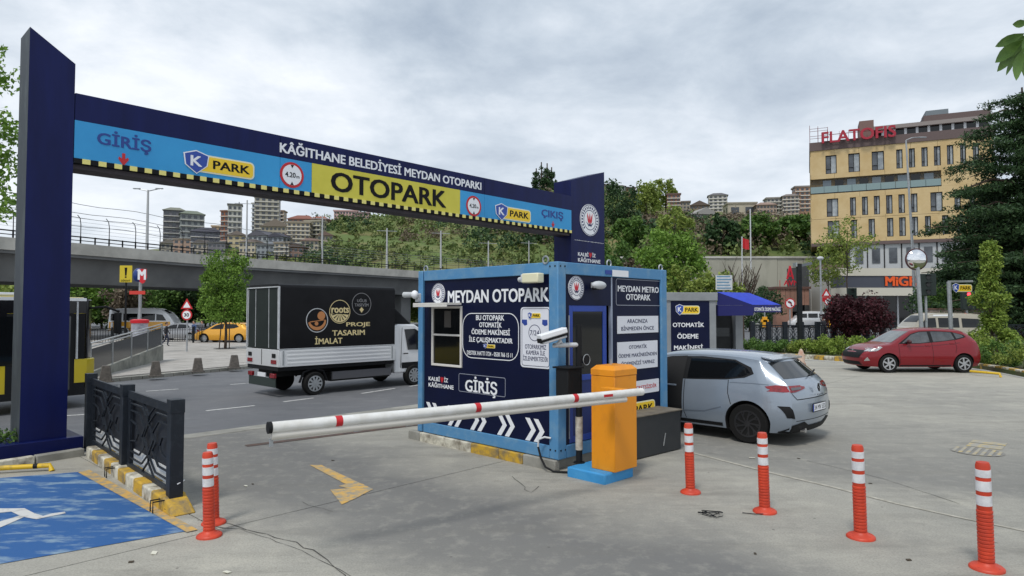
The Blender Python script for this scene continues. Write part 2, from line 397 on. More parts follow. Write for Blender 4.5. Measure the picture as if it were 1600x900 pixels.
class Plane:
    """a sign plane in a thing's own coordinates"""
    def __init__(s, thing, org=(0, 0, 0), u=(1, 0, 0), n=(0, -1, 0), v=(0, 0, 1)):
        s.t = thing; s.o = Vector(org); s.u = Vector(u).normalized(); s.n = Vector(n).normalized(); s.v = Vector(v).normalized()
        M = Matrix.Translation(thing.location) @ Matrix.Rotation(thing.rotation_euler.z, 4, 'Z')
        s.Mi = M.inverted(); s.R3 = s.Mi.to_3x3()
    def px(s, x, y):
        d = s.R3 @ ray(x, y); c = s.Mi @ Vector((0, 0, CAMH))
        t = (s.o - c).dot(s.n) / d.dot(s.n); p = c + d * t - s.o
        return p.dot(s.u), p.dot(s.v)
    def rpx(s, x0, y0, x1, y1):
        a, b = s.px(x0, y0), s.px(x1, y1)
        return min(a[0], b[0]), min(a[1], b[1]), max(a[0], b[0]), max(a[1], b[1])
    def P(s, a, b, h=0): return s.o + s.u * a + s.v * b + s.n * h
    def poly(s, name, pts, m, off=0, th=0.004, parent=None, **kw):
        return MB().prism(pts, s.P, off, off + th).build(name, m, parent or s.t, **kw)
    def rect(s, name, r, m, off=0, th=0.004, parent=None, rad=0, bevel=0, **kw):
        return MB().prism(rrect(r, rad), s.P, off, off + th).build(name, m, parent or s.t, bevel, **kw)
    def ring(s, name, r, w, m, off=0, th=0.003, parent=None, rad=0.0):
        a = rrect(r, rad, 6); b = rrect((r[0] + w, r[1] + w, r[2] - w, r[3] - w), max(rad - w, 0.001) if rad else 0, 6)
        return s.band(name, a, b, m, off, th, parent)
    def band(s, name, a, b, m, off, th, parent=None):
        n = len(a); mb = MB()
        vs = [s.P(*p, off + th) for p in a] + [s.P(*p, off + th) for p in b] + [s.P(*p, off) for p in a] + [s.P(*p, off) for p in b]
        fs = []
        for i in range(n):
            j = (i + 1) % n
            fs += [(i, j, j + n, i + n), (i, j, j + 2 * n, i + 2 * n), (i + n, j + n, j + 3 * n, i + 3 * n)]
        return mb.add(vs, fs).build(name, m, parent or s.t)
    def disc(s, name, c, r, m, off=0, th=0.004, parent=None, n=32, ry=None):
        return s.poly(name, [(c[0] + r * math.cos(2 * math.pi * k / n), c[1] + (ry or r) * math.sin(2 * math.pi * k / n)) for k in range(n)], m, off, th, parent)
    def circ(s, name, c, r0, r1, m, off=0, th=0.004, parent=None, n=36):
        f = lambda r: [(c[0] + r * math.cos(2 * math.pi * k / n), c[1] + r * math.sin(2 * math.pi * k / n)) for k in range(n)]
        return s.band(name, f(r1), f(r0), m, off, th, parent)
    def text(s, string, r, m, off=0.002, th=0.002, parent=None, bold=0.02, name='lettering', ang=0):
        vs, fs = text_geo(string, bold)
        x0 = min(v[0] for v in vs); x1 = max(v[0] for v in vs); y0 = min(v[1] for v in vs); y1 = max(v[1] for v in vs)
        kx = (r[2] - r[0]) / (x1 - x0); ky = (r[3] - r[1]) / (y1 - y0)
        out = []
        for v in vs:
            out.append(s.P(r[0] + (v[0] - x0) * kx, r[1] + (v[1] - y0) * ky, off + (th + (v[2] - .02) * .2 if v[2] > 0 else 0)))
        return MB().add(out, fs).build(name, m, parent or s.t)
def rrect(r, rad=0, k=5):
    x0, y0, x1, y1 = r
    if not rad: return [(x0, y0), (x1, y0), (x1, y1), (x0, y1)]
    rad = min(rad, (x1 - x0) / 2.01, (y1 - y0) / 2.01); o = []
    for cx, cy, a in ((x1 - rad, y0 + rad, -90), (x1 - rad, y1 - rad, 0), (x0 + rad, y1 - rad, 90), (x0 + rad, y0 + rad, 180)):
        for i in range(k + 1):
            t = R(a + 90 * i / k); o.append((cx + rad * math.cos(t), cy + rad * math.sin(t)))
    return o

def kpark(P, r, parent=None, off=0.004, text='PARK', part='logo_plate'):
    """blue K shield beside a yellow rounded plate that reads PARK"""
    u0, z0, u1, z1 = r; h = z1 - z0; w = u1 - u0
    a = P.rect(part, (u0 + w * .14, z0 + h * .06, u1, z1 - h * .1), mat('logo_rim', lin(226, 226, 196), .5), off, .006, parent, rad=h * .22)
    P.rect('yellow_field', (u0 + w * .15, z0 + h * .13, u1 - h * .07, z1 - h * .17), mat('logo_yellow', lin(238, 200, 44), .5), off + .006, .003, a if not parent or parent == P.t else parent, rad=h * .18)
    sub = a if not parent or parent == P.t else parent
    sh = [(u0 + w * .02, z1 - h * .18), (u0 + w * .17, z1), (u0 + w * .33, z1 - h * .16), (u0 + w * .31, z0 + h * .38), (u0 + w * .18, z0), (u0 + w * .04, z0 + h * .34)]
    c = (u0 + w * .18, z0 + h * .5)
    P.poly('shield_rim', [(c[0] + (p[0] - c[0]) * 1.12, c[1] + (p[1] - c[1]) * 1.1) for p in sh], WHITE, off + .009, .003, sub)
    P.poly('shield', sh, mat('shield_blue', lin(40, 72, 160), .4), off + .012, .003, sub)
    P.text('K', (u0 + w * .095, z0 + h * .3, u0 + w * .25, z1 - h * .22), WHITE, off + .0155, .002, sub, .03)
    P.text(text, (u0 + w * .40, z0 + h * .30, u1 - w * .07, z1 - h * .30), BLACK, off + .0095, .002, sub, .035)
    return a
def emblem(P, c, r, parent=None, off=0.002):
    a = P.disc('emblem', c, r, WHITE, off, .012, parent, 40)
    sub = a if not parent or parent == P.t else parent
    nv = mat('emblem_navy', lin(40, 44, 90), .5); rd = mat('emblem_red', lin(196, 36, 52), .5)
    P.circ('emblem_ring', c, r * .93, r * .97, nv, off + .012, .002, sub)
    P.circ('emblem_ring', c, r * .60, r * .645, nv, off + .012, .002, sub)
    mb = MB()
    for k in range(26):
        if 17 <= k <= 21: continue
        a0 = 2 * math.pi * k / 26; cs, sn = math.cos(a0), math.sin(a0)
        q = [(.71, -.05), (.87, -.05), (.87, .05), (.71, .05)]
        mb.prism([(c[0] + r * (x * cs - y * sn), c[1] + r * (x * sn + y * cs)) for x, y in q], P.P, off + .012, off + .014)
    tag(mb.build('ring_lettering', nv, sub), kind='stuff')
    for dx, ang in ((-.16, 14), (0, 0), (.16, -14)):
        pet = [(0, -.28), (.075, -.1), (.07, .18), (0, .46), (-.07, .18), (-.075, -.1)]
        t = R(ang); P.poly('tulip_petal', [(c[0] + r * (dx + x * math.cos(t) - y * math.sin(t)), c[1] + r * (x * math.sin(t) + y * math.cos(t))) for x, y in pet], rd, off + .012, .003, sub)
    P.poly('tulip_base', [(c[0] + r * x, c[1] + r * y) for x, y in ((-.4, -.12), (-.1, -.3), (0, -.18), (.1, -.3), (.4, -.12), (.12, -.42), (0, -.36), (-.12, -.42))], nv, off + .0125, .003, sub)
    return a

# foliage ---------------------------------------------------------------
def leaves(name, centers, rad, per, size, m, parent=None, flat=0.0, seed=0, aspect=0.55, droop=0.0, shape='quad'):
    """many small leaf quads scattered in clumps: centers (n,3), rad (n,) or (n,3)"""
    g = np.random.default_rng(seed); C = np.asarray(centers, float); n = len(C)
    rad = np.asarray(rad, float); rad = np.repeat(rad[:, None], 3, 1) if rad.ndim == 1 else rad
    idx = np.repeat(np.arange(n), per); k = len(idx)
    d = g.normal(size=(k, 3)); d /= np.linalg.norm(d, axis=1)[:, None]
    rr = g.random(k) ** 0.45
    P = C[idx] + d * rr[:, None] * rad[idx]
    nrm = g.normal(size=(k, 3)) + d * .7; nrm[:, 2] = nrm[:, 2] * (1 + flat) + flat
    nrm /= np.linalg.norm(nrm, axis=1)[:, None]
    t = g.normal(size=(k, 3)); t[:, 2] -= droop; t -= nrm * (t * nrm).sum(1)[:, None]; t /= np.linalg.norm(t, axis=1)[:, None]
    b = np.cross(nrm, t); s = size * (0.6 + 0.8 * g.random(k))[:, None]
    V = np.stack([P - t * s * .5, P + b * s * aspect * .5, P + t * s * .5, P - b * s * aspect * .5], 1)
    F = np.arange(k * 4).reshape(-1, 4)
    return np_mesh(name, V, F, m, parent)
def crown_points(n, c, r, seed=0, shape='ball', shell=0.55):
    g = np.random.default_rng(seed); o = []
    while len(o) < n:
        p = g.uniform(-1, 1, 3); q = np.linalg.norm(p)
        if shape == 'ball' and (q > 1 or (q < shell and g.random() < .7)): continue
        if shape == 'cone':
            h = (p[2] + 1) / 2; w = (1 - h) ** .8 + .08
            if math.hypot(p[0], p[1]) > w: continue
        if shape == 'egg':
            h = (p[2] + 1) / 2; w = math.sqrt(max(0, 1 - (abs(h - .38) / .64) ** 2.2)); 
            if math.hypot(p[0], p[1]) > w or (math.hypot(p[0], p[1]) < w * .4 and g.random() < .6): continue
        o.append(p * np.asarray(r) + np.asarray(c))
    return np.array(o)
def trunk_mesh(H, r, seed=0, limbs=7, spread=1.5, top=None, start=0.35, rise=1.0, twigs=2):
    rd = random.Random(seed); mb = MB(); top = top or H
    pts = [(rd.uniform(-.04, .04) * k, rd.uniform(-.04, .04) * k, top * k / 6) for k in range(7)]
    mb.tube(pts, [r * (1 - .13 * k) for k in range(7)], 8)
    for i in range(limbs):
        z0 = H * (start + (1 - start) * i / limbs * .85); a = rd.uniform(0, 6.28) + i * 2.4
        L = spread * rd.uniform(.6, 1.0) * (1 - .35 * i / limbs); p = Vector((0, 0, z0)); ps = [p.copy()]
        for k in range(3):
            p = p + Vector((math.cos(a) * L / 3, math.sin(a) * L / 3, L / 3 * rise * rd.uniform(.5, 1.1))); a += rd.uniform(-.3, .3); ps.append(p.copy())
        rr = r * .42 * (1 - .5 * i / limbs); mb.tube(ps, [rr, rr * .7, rr * .5, rr * .25], 5)
        for _ in range(twigs):
            q = ps[rd.choice((1, 2))]; b = rd.uniform(0, 6.28)
            mb.tube([q, q + Vector((math.cos(b) * L * .3, math.sin(b) * L * .3, L * .3))], [rr * .4, rr * .12], 4)
    return mb
def tree(name, loc, H, cr, cz, r, m, n, per, size, label, cat='tree', group=None, seed=0, shape='ball', trunk_r=None, flat=0, clump=.34, shell=.55):
    t = empty(name, loc, 0, label, cat, group)
    trunk_mesh(cz, trunk_r or H * .02, seed, 7, cr * .8, top=cz + r * .5, start=max(.2, (cz - r) / cz)).build('trunk', BARK, t, smooth=60)
    C = crown_points(n, (0, 0, cz), (cr, cr, r), seed, shape, shell)
    g = np.random.default_rng(seed + 5)
    leaves('crown', C, clump * cr * g.uniform(.6, 1.25, len(C)), per, size, m, t, flat, seed + 1)
    return t
# ============================================================ GROUND
GO = Vector((-6.42, 9.92)); GA = R(47)
E1 = Vector((math.cos(GA), math.sin(GA))); E2 = Vector((-math.sin(GA), math.cos(GA)))
ROAD = -0.42
def sd(x, y):
    p = Vector((x, y)) - GO; return p.dot(E1), p.dot(E2)
def ss(t): t = max(0.0, min(1.0, t)); return t * t * (3 - 2 * t)
def gz(x, y):
    s, d = sd(x, y)
    lat = 1 - ss((s - 15) / 12)          # the street climbs level with the lot further along
    return -0.03 + (ROAD + 0.03) * ss((d - .05) / 3.2) * lat
def wp(s, d, z=None):
    p = GO + E1 * s + E2 * d
    return Vector((p.x, p.y, gz(p.x, p.y) if z is None else z))
ax = np.concatenate([-np.geomspace(2500, 52, 22), np.arange(-50, 50, .8), np.geomspace(52, 2500, 22)])
ay = np.concatenate([[-60, -30, -10], np.arange(-4, 60, .8), np.geomspace(62, 3500, 26)])
XX, YY = np.meshgrid(ax, ay)
ZZ = np.vectorize(gz)(XX, YY)
V = np.stack([XX, YY, ZZ], -1).reshape(-1, 3); nx, ny = len(ax), len(ay)
ii = (np.arange(ny - 1)[:, None] * nx + np.arange(nx - 1)[None]).ravel()
g = np_mesh('ground', V, np.stack([ii, ii + 1, ii + nx + 1, ii + nx], 1), ASPH, smooth=True)
tag(g, kind='structure')

# concrete lot: cast slabs with open joints
lot = empty('parking_lot', (GO.x, GO.y, 0), GA, kind='structure')
bed = MB().box(-30, -60, -.028, 62, -.06, -.024).build('joint_bed', mat('joint_dark', lin(84, 82, 78), .95, c2=lin(110, 106, 98), scale=2), lot)
rd = random.Random(2)
def slab(s0, d0, s1, d1, m=LOT):
    g = .007
    MB().box(s0 + g, d0 + g, -.022, s1 - g, d1 - g, rd.uniform(-.0012, .0012)).build('slab', m, lot)
for i in range(-4, 0): slab(-.1 + i * 5.2, -5.0, 5.1 + i * 5.2, 0, rd.choice((LOT, LOTD)))
for k in range(3): slab(-.1 + k * 20.8, -5.0, -.1 + (k + 1) * 20.8, 0, LOT)
for j in range(3):
    for k in range(-1, 3): slab(-.1 + k * 20.8 - (0 if k > 0 else 0), -25.0 - j * 20.0, -.1 + (k + 1) * 20.8, -5.0 - j * 20, LOT) if k > 0 else (slab(-20.9, -25.0 - j * 20, 20.7, -5.0 - j * 20, LOT) if k == 0 else None)
# ground markings: sheets a few millimetres above the concrete
def ribbon(name, pts, w, m, z=.006, parent=None, **kw):
    mb = MB(); pts = [Vector((p[0], p[1])) for p in pts]; vs = []
    for i, p in enumerate(pts):
        t = (pts[min(i + 1, len(pts) - 1)] - pts[max(i - 1, 0)]).normalized(); nrm = Vector((-t.y, t.x))
        ww = w[i] if isinstance(w, (list, tuple)) else w
        zz = z if not callable(z) else None
        for sg in (-1, 1):
            q = p + nrm * sg * ww / 2; vs.append((q.x, q.y, z(q.x, q.y) if callable(z) else z))
    fs = [(2 * i, 2 * i + 1, 2 * i + 3, 2 * i + 2) for i in range(len(pts) - 1)]
    o = mb.add(vs, fs).build(name, m, parent); return tag(o, **kw) if kw else o
def flat(name, pts, m, z, parent=None, **kw):
    o = MB().add([(p[0], p[1], z) for p in pts], [tuple(range(len(pts)))]).build(name, m, parent); return tag(o, **kw) if kw else o
bay = empty('disabled_parking_bay', (0, 0, 0), 0, kind='structure')
c1, c2 = gp(302, 829), gp(128, 741)
flat('blue_paint', [gp(300, 829), gp(124, 738), gp(-60, 752) , gp(-560, 800), gp(-420, 940), gp(0, 882)], PAINTB, .0052, bay)
flat('yellow_border', [gp(309, 829), gp(292, 833), gp(122, 739), gp(140, 735)], PAINTY, .0092, bay)
ribbon('wheelchair_symbol', [gp(-60, 799), gp(8, 799), gp(28, 798), gp(44, 806), gp(62, 810), gp(84, 805), gp(102, 802)], [.16, .15, .13, .12, .11, .1, .07], PAINTW, .0095, bay)
ribbon('wheelchair_symbol', [gp(-90, 846), gp(-30, 832), gp(0, 820), gp(20, 813), gp(36, 807)], [.2, .19, .17, .12, .08], PAINTW, .0098, bay)
arrow = empty('painted_arrow', (0, 0, 0), 0, kind='structure')
flat('arrow_shaft', [gp(484, 727), gp(502, 727), gp(566, 757), gp(545, 764), gp(529, 760), gp(540, 757)], PAINTY, .0055, arrow)
flat('arrow_head', [gp(516, 766), gp(545, 763.5), gp(566, 756.5), gp(583, 765), gp(556, 779), gp(534, 789)], PAINTY, .0058, arrow)
PAINTF = mat('faded_yellow_paint', lin(186, 166, 112), .8, c2=lin(152, 150, 142), scale=9, thr=(.38, .52))
mhp = gp(1527, 706)
mh = empty('manhole_marking', (mhp.x, mhp.y, 0), GA, kind='structure')
MB().lathe([(.33, .0), (.34, .006)], n=28).build('manhole_cover', mat('cast_iron', lin(138, 136, 130), .85, c2=lin(120, 118, 114), scale=6), mh)
for k in range(-3, 4):
    w = math.sqrt(max(.02, .34 ** 2 - (k * .09) ** 2))
    MB().box(-w, k * .09 - .022, .0095, w, k * .09 + .022, .0115).build('yellow_stripe', PAINTF, mh)
for a, b in ((.4, .75), (.8, 1.05)):
    MB().box(a, -.25, .004, b, .2, .006).build('yellow_stripe', PAINTF, mh)
rd = random.Random(8)
def crack(pts, w=.012, jit=.03, name='crack', m=None):
    q = []
    for a, b in zip(pts[:-1], pts[1:]):
        n = max(2, int((b - a).length / .12))
        for k in range(n):
            p = a.lerp(b, k / n); q.append((p.x + rd.uniform(-jit, jit), p.y + rd.uniform(-jit, jit)))
    q.append((pts[-1].x, pts[-1].y))
    ribbon(name, q, [w * rd.uniform(.4, 1.3) for _ in q], m or mat('crack_dark', lin(72, 71, 68), .95), .0042)['kind'] = 'structure'
crack([gp(318, 822), gp(375, 826), gp(450, 843), gp(505, 868), gp(535, 900), gp(560, 940)], .010)
crack([gp(375, 826), gp(470, 860), gp(560, 905), gp(640, 940)], .005, .012)
crack([gp(310, 812), gp(345, 815), gp(385, 828)], .012)
crack([gp(470, 785), gp(520, 800)], .006)
crack([gp(800, 745), gp(826, 770), gp(842, 760)], .008)
crack([gp(1260, 720), gp(1380, 748), gp(1500, 788)], .007, .01)
ribbon('mortar_joint', [gp(1075, 706), gp(1130, 720), gp(1200, 738), gp(1300, 761), gp(1400, 787), gp(1500, 809), gp(1640, 838)], [.05, .06, .06, .06, .055, .05, .05], mat('mortar', lin(182, 178, 166), .9, c2=lin(150, 146, 134), scale=9), .0048, kind='structure')
# shared joint + drain at the road edge
drain = empty('drain_channel', (0, 0, 0), 0, kind='structure')
a, b = gp(384, 697), gp(660, 663)
ribbon('drain_grate', [a, b], .16, RUST, .006, drain)
strip = [wp(s, .0, .0) for s in (1.3, 7, 14)]
MB().prism([tuple(wp(s, d, 0)[:2]) for s, d in ((.9, -.04), (14.5, -.04), (14.5, .32), (.9, .32))], lambda a, b, h: (a, b, h), -.06, .012).build('kerb_apron', CONC, drain, .01)
# litter
rd = random.Random(5)
lit = MB()
for (x, y, s) in ((1400, 0, 0),) * 0 or ((241, 865, .035), (384, 760, .025), (395, 757, .016), (1175, 716, .04), (1248, 717, .02), (1360, 756, .02), (1420, 876, .02), (1180, 866, .016), (520, 720, .02), (730, 690, .04), (355, 895, .03), (205, 879, .02)):
    p = gp(x, y); a = rd.uniform(0, 3)
    lit.m = 0 if s > .022 else 1
    lit.obox((p.x, p.y, .008), (s * 2, s * 1.2, .006), Matrix.Rotation(a, 3, 'Z') @ Matrix.Rotation(.15, 3, 'X'))
tag(lit.build('litter', [mat('litter_pale', lin(214, 212, 196), .8), mat('litter_dark', lin(70, 62, 50), .9)]), kind='stuff')
p = gp(1112, 806)
wire = MB()
for k in range(3):
    q = [Vector((p.x + rd.uniform(-.13, .13), p.y + rd.uniform(-.1, .1), .01 + rd.uniform(0, .03))) for _ in range(6)]
    wire.tube(q, .0045, 5)
wire.tube([gp(1160, 801, .01), gp(1180, 803, .012), gp(1206, 803, .01)], .005, 5)
tag(wire.build('wire_scrap', DARK), 'tangled scrap of dark wire lying on the concrete near the second bollard', 'wire')

# road lane dashes (follow the road surface)
lanes = empty('lane_markings', (0, 0, 0), 0, kind='structure')
def dash(x0, y0, x1, y1, w=.12):
    a, b = gp(x0, y0, ROAD), gp(x1, y1, ROAD)
    pts = [a.lerp(b, k / 8) for k in range(9)]
    ribbon('lane_dash', pts, w, PAINTW, lambda x, y: gz(x, y) + .006, lanes)
dash(322, 642, 398, 634); dash(443, 628, 490, 622); dash(565, 615, 617, 607); dash(228, 611.5, 279, 608)
dash(100, 650, 205, 643, .12); dash(360, 601, 400, 598); dash(640, 604, 690, 596)

# ============================================================ PLAZA ACROSS THE ROAD
PZ = ROAD + .13
kp = [gp(x, y, ROAD) for x, y in ((-500, 668), (-120, 628), (145, 600), (260, 589), (382, 577), (470, 569), (600, 557))]
def along(pts, n):
    L = [0]; 
    for a, b in zip(pts[:-1], pts[1:]): L.append(L[-1] + (b - a).length)
    o = []
    for k in range(n):
        t = L[-1] * k / (n - 1); i = max(j for j in range(len(L) - 1) if L[j] <= t + 1e-9)
        o.append(pts[i].lerp(pts[i + 1], (t - L[i]) / (L[i + 1] - L[i])))
    return o
plaza = empty('plaza_pavement', (0, 0, 0), 0, kind='structure')
kk = along(kp, 60)
far = [Vector((p.x * 1.0 - 40 * .9, p.y + 40, 0)) for p in kk]
MB().add([(p.x, p.y, PZ - .02) for p in kp] + [(45, 130, PZ - .02), (-20, 150, PZ - .02), (-160, 120, PZ - .02), (-90, 10, PZ - .02)], [tuple(range(len(kp) + 4))]).build('pavement_bed', PAVED, plaza)
kst = empty('plaza_kerb', (0, 0, 0), 0, kind='structure')
for a, b in zip(kk[:-1], kk[1:]):
    t = (b - a).normalized(); n = Vector((-t.y, t.x, 0)); a2 = a + t * .008; b2 = b - t * .008
    q = [a2, b2, b2 + n * .22, a2 + n * .22]
    MB().prism([(p.x, p.y) for p in q], lambda x, y, h: (x, y, h), ROAD - .05, PZ + .012).build('kerb_stone', CONC, kst, .015)
# paving slabs in rows behind the kerb, nearest ones one by one
base = kk[16]; t0 = (kk[44] - kk[16]).normalized(); n0 = Vector((-t0.y, t0.x, 0))
th = math.atan2(t0.y, t0.x)
sl_me = MB().box(-.735, -.485, 0, .735, .485, .026).mesh('paving_slab', PAVE)
cnt = 0
for r_ in range(0, 34):
    for c_ in range(-6, 26):
        p = base + t0 * (c_ * 1.5 + (r_ % 2) * .75) + n0 * (1.3 + r_ * 1.0)
        px = 800 + FPX * p.x / p.y
        if not (118 < px < 440) or p.y > 62 or p.y < 15: continue
        kd = min((p - q).length for q in kk)
        if kd < .8: continue
        o = link('paving_slab', sl_me, plaza); o.location = (p.x, p.y, PZ - .02 + (cnt * 7 % 5) * .0008); o.rotation_euler.z = th; cnt += 1
        if cnt >= 298: break
    if cnt >= 298: break

# ============================================================ ENTRANCE GATE
gate = empty('entrance_gate', (GO.x, GO.y, 0), GA, 'tall navy gateway arch with slanted pillars and a light blue and yellow sign beam', 'gate')
G = Plane(gate, (0, .1, 0))
def pil(name, u0, u1, z0, za, zb, y0=.1, y1=.70):
    mb = MB()
    vs = [(u0, y0, z0), (u1, y0, z0), (u1, y0, zb), (u0, y0, za), (u0, y1, z0), (u1, y1, z0), (u1, y1, zb), (u0, y1, za)]
    mb.add(vs, [(0, 1, 2, 3)]); mb.add(vs, [(7, 6, 5, 4)])
    mb.add(vs, [(1, 5, 6, 2)]); mb.m = 1 if name == 'l' else 0
    mb.add(vs, [(0, 3, 7, 4)]); mb.m = 0; mb.add(vs, [(3, 2, 6, 7)]); mb.add(vs, [(0, 4, 5, 1)])
    return mb.build('pillar', [GATE, GATEDK], gate, .006)
pl_ = pil('l', -.75, -.176, .24, 6.24, 5.85)
pr_ = pil('r', 12.022, 13.67, .2, 5.88, 6.36, .12, .75)
MB().box(-1.25, 0, -.05, .02, .85, .24).build('plinth', GATE, gate, .01)
MB().box(11.9, 0, -.4, 13.85, .95, .2).build('plinth', GATE, gate, .01)
# beam: deep box behind the fascia, dark underside
ZT, ZM, ZB = 5.41, 5.0, 4.42
box_part('beam', (-.170, .128, 4.34, 12.016, .62, ZT - .004), DARK, gate)
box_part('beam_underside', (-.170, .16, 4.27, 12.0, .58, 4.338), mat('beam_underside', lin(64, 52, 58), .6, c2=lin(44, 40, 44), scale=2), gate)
us = [-.17, G.px(438, 230)[0], G.px(757, 300)[0], 12.016]
for a, b in zip(us[:-1], us[1:]):
    f = box_part('fascia_board', (a + .004, .10, ZM, b - .004, .126, ZT), GATE, gate)
uy0, uy1 = G.px(487, 280)[0], G.px(719, 320)[0]
ub = [-.17, us[1], uy0, uy1, us[2], 12.016]
pan = []
for k, (a, b) in enumerate(zip(ub[:-1], ub[1:])):
    pan.append(box_part('sign_board', (a + .003, .10, ZB - .06, b - .003, .126, ZM - .002), YELLOW if k == 2 else CYAN, gate))
# hazard strip blocks, yellow and black by turns
n = 112; L = (12.016 + .17) / n
for k in range(n):
    a = -.17 + k * L
    box_part('hazard_block', (a, .088, 4.345, a + L, .099, 4.42), BLACK if k % 2 == 0 else mat('hazard_yellow', lin(226, 216, 128), .5), gate)
# upper outline strip edge between navy and sky
F0 = pan[0]
G.text('GİRİŞ', G.rpx(152, 200, 236, 243), mat('letter_blue', lin(30, 62, 138), .45), .002, .004, pan[0], .03)
def arrow_dn(c, s, parent):
    G.poly('down_arrow', [(c[0] + s * x, c[1] + s * y) for x, y in ((-.22, 1), (.22, 1), (.22, .1), (.62, .4), (.75, .05), (0, -1), (-.75, .05), (-.62, .4), (-.22, .1))], RED, .002, .004, parent)
arrow_dn(G.px(193, 249.5), .10, pan[0])
r = G.rpx(286, 236, 397, 278); m_ = (r[1] + r[3]) / 2; kpark(G, (r[0], m_ - .20, r[2], m_ + .17), pan[0], .002)
def limit(c, r, parent):
    G.disc('limit_sign', c, r, RED, .002, .006, parent)
    G.disc('sign_face', c, r * .8, WHITE, .0085, .002, parent)
    G.text('4.20', (c[0] - r * .58, c[1] - r * .2, c[0] + r * .3, c[1] + r * .2), BLACK, .011, .002, parent, .03)
    G.text('m', (c[0] + r * .36, c[1] - r * .2, c[0] + r * .62, c[1] - r * .02), BLACK, .011, .002, parent, .02)
    for sg in (-1, 1):
        G.poly('triangle', [(c[0] - r * .14, c[1] + sg * r * .78), (c[0] + r * .14, c[1] + sg * r * .78), (c[0], c[1] + sg * r * .52)], BLACK, .011, .002, parent)
limit(G.px(456, 273.5), .245, pan[1])
limit(G.px(740, 322), .25, pan[3])
r0 = G.px(517, 272)[0]; r1 = G.px(697, 300)[0]
G.text('OTOPARK', (r0, 4.51, r1, 4.91), BLACK, .002, .004, pan[2], .034)
t0_, t1_ = G.px(437, 232)[0], G.px(752, 292)[0]
G.text('KÂĞITHANE BELEDİYESİ MEYDAN OTOPARKI', (t0_, 5.09, t1_, 5.34), WHITE, .002, .004, gate, .035)
r = G.rpx(773, 318, 829, 347); m_ = (r[1] + r[3]) / 2; kpark(G, (r[0], m_ - .22, r[2], m_ + .18), pan[4], .002)
r = G.rpx(846, 326, 880, 351); G.text('ÇIKIŞ', (r[0], 4.64, r[2], 4.90), mat('letter_blue', lin(30, 62, 138), .45), .002, .004, pan[4], .03)
arrow_dn((G.px(864, 353)[0], 4.51), .085, pan[4])
G2 = Plane(gate, (0, .12, 0))
emblem(G2, G2.px(921, 344), .47, pr_, .002)
G2.text('KÂĞITHANE BELEDİYESİ', G2.rpx(898, 374, 943, 381), WHITE, .002, .003, pr_, .03)
def kalbimiz(P, r, parent, off=.002):
    u0, z0, u1, z1 = r; w, h = u1 - u0, z1 - z0
    P.text('KALBİ', (u0, z0 + h * .55, u0 + w * .46, z1), WHITE, off, .002, parent, .03)
    P.text('İZ', (u0 + w * .63, z0 + h * .55, u0 + w * .78, z1), WHITE, off, .002, parent, .03)
    c = (u0 + w * .545, z0 + h * .72); s = w * .06
    P.poly('heart', [(c[0] + s * x, c[1] + s * y * 1.1) for x, y in ((0, -1.3), (1, .1), (1, .8), (.5, 1.1), (0, .6), (-.5, 1.1), (-1, .8), (-1, .1))], RED, off, .002, parent)
    P.text('KÂĞITHANE', (u0, z0, u1, z0 + h * .47), WHITE, off, .002, parent, .03)
kalbimiz(G2, G2.rpx(903, 392, 938, 412), pr_)

# ============================================================ TICKET BOOTH
KA = R(45)
kio = empty('ticket_booth', (.61, 8.74, 0), KA, 'navy container booth with blue steel frame standing between entry and exit lanes', 'booth')
KL, KW, Z0, Z1 = 3.06, 2.67, .145, 2.77
RT = .165
LF = Plane(kio, (0, 0, 0), (0, -1, 0), (-1, 0, 0))
RF = Plane(kio, (0, 0, 0), (1, 0, 0), (0, -1, 0))
LFp = Plane(kio, (.03, 0, 0), (0, -1, 0), (-1, 0, 0)); RFp = Plane(kio, (0, .03, 0), (1, 0, 0), (0, -1, 0))
pw = .165
def post(x0, y0, x1, y1): MB().box(x0, y0, Z0, x1, y1, Z1).build('corner_post', KBLUE, kio, .012)
post(0, 0, pw, pw); post(0, KL - pw * .7, pw * .7, KL); post(KW - .17, 0, KW, pw * .7); post(KW - .15, KL - .15, KW, KL)
for a in (0.003, KL - .103):
    box_part('rail', (pw if a < 1 else .14, a, Z1 - RT, KW - .17, a + .1, Z1 - .003), KBLUE, kio, .008)
    box_part('rail', (pw if a < 1 else .14, a, Z0 + .003, KW - .17, a + .1, Z0 + .17), KBLUE, kio, .008)
for a in (.003, KW - .103):
    box_part('rail', (a, pw, Z1 - RT, a + .1, KL - .15, Z1 - .003), KBLUE, kio, .008)
    box_part('rail', (a, pw, Z0 + .003, a + .1, KL - .15, Z0 + .17), KBLUE, kio, .008)
box_part('roof', (.05, .05, Z1 - .09, KW - .05, KL - .05, Z1 - .012), KBLUE, kio)
box_part('floor', (.05, .05, Z0 + .01, KW - .05, KL - .05, Z0 + .12), DARK, kio)
# window opening in left wall (far end): wall built round it
wr = LFp.rpx(678, 482, 720, 571); wu0, wz0, wu1, wz1 = wr
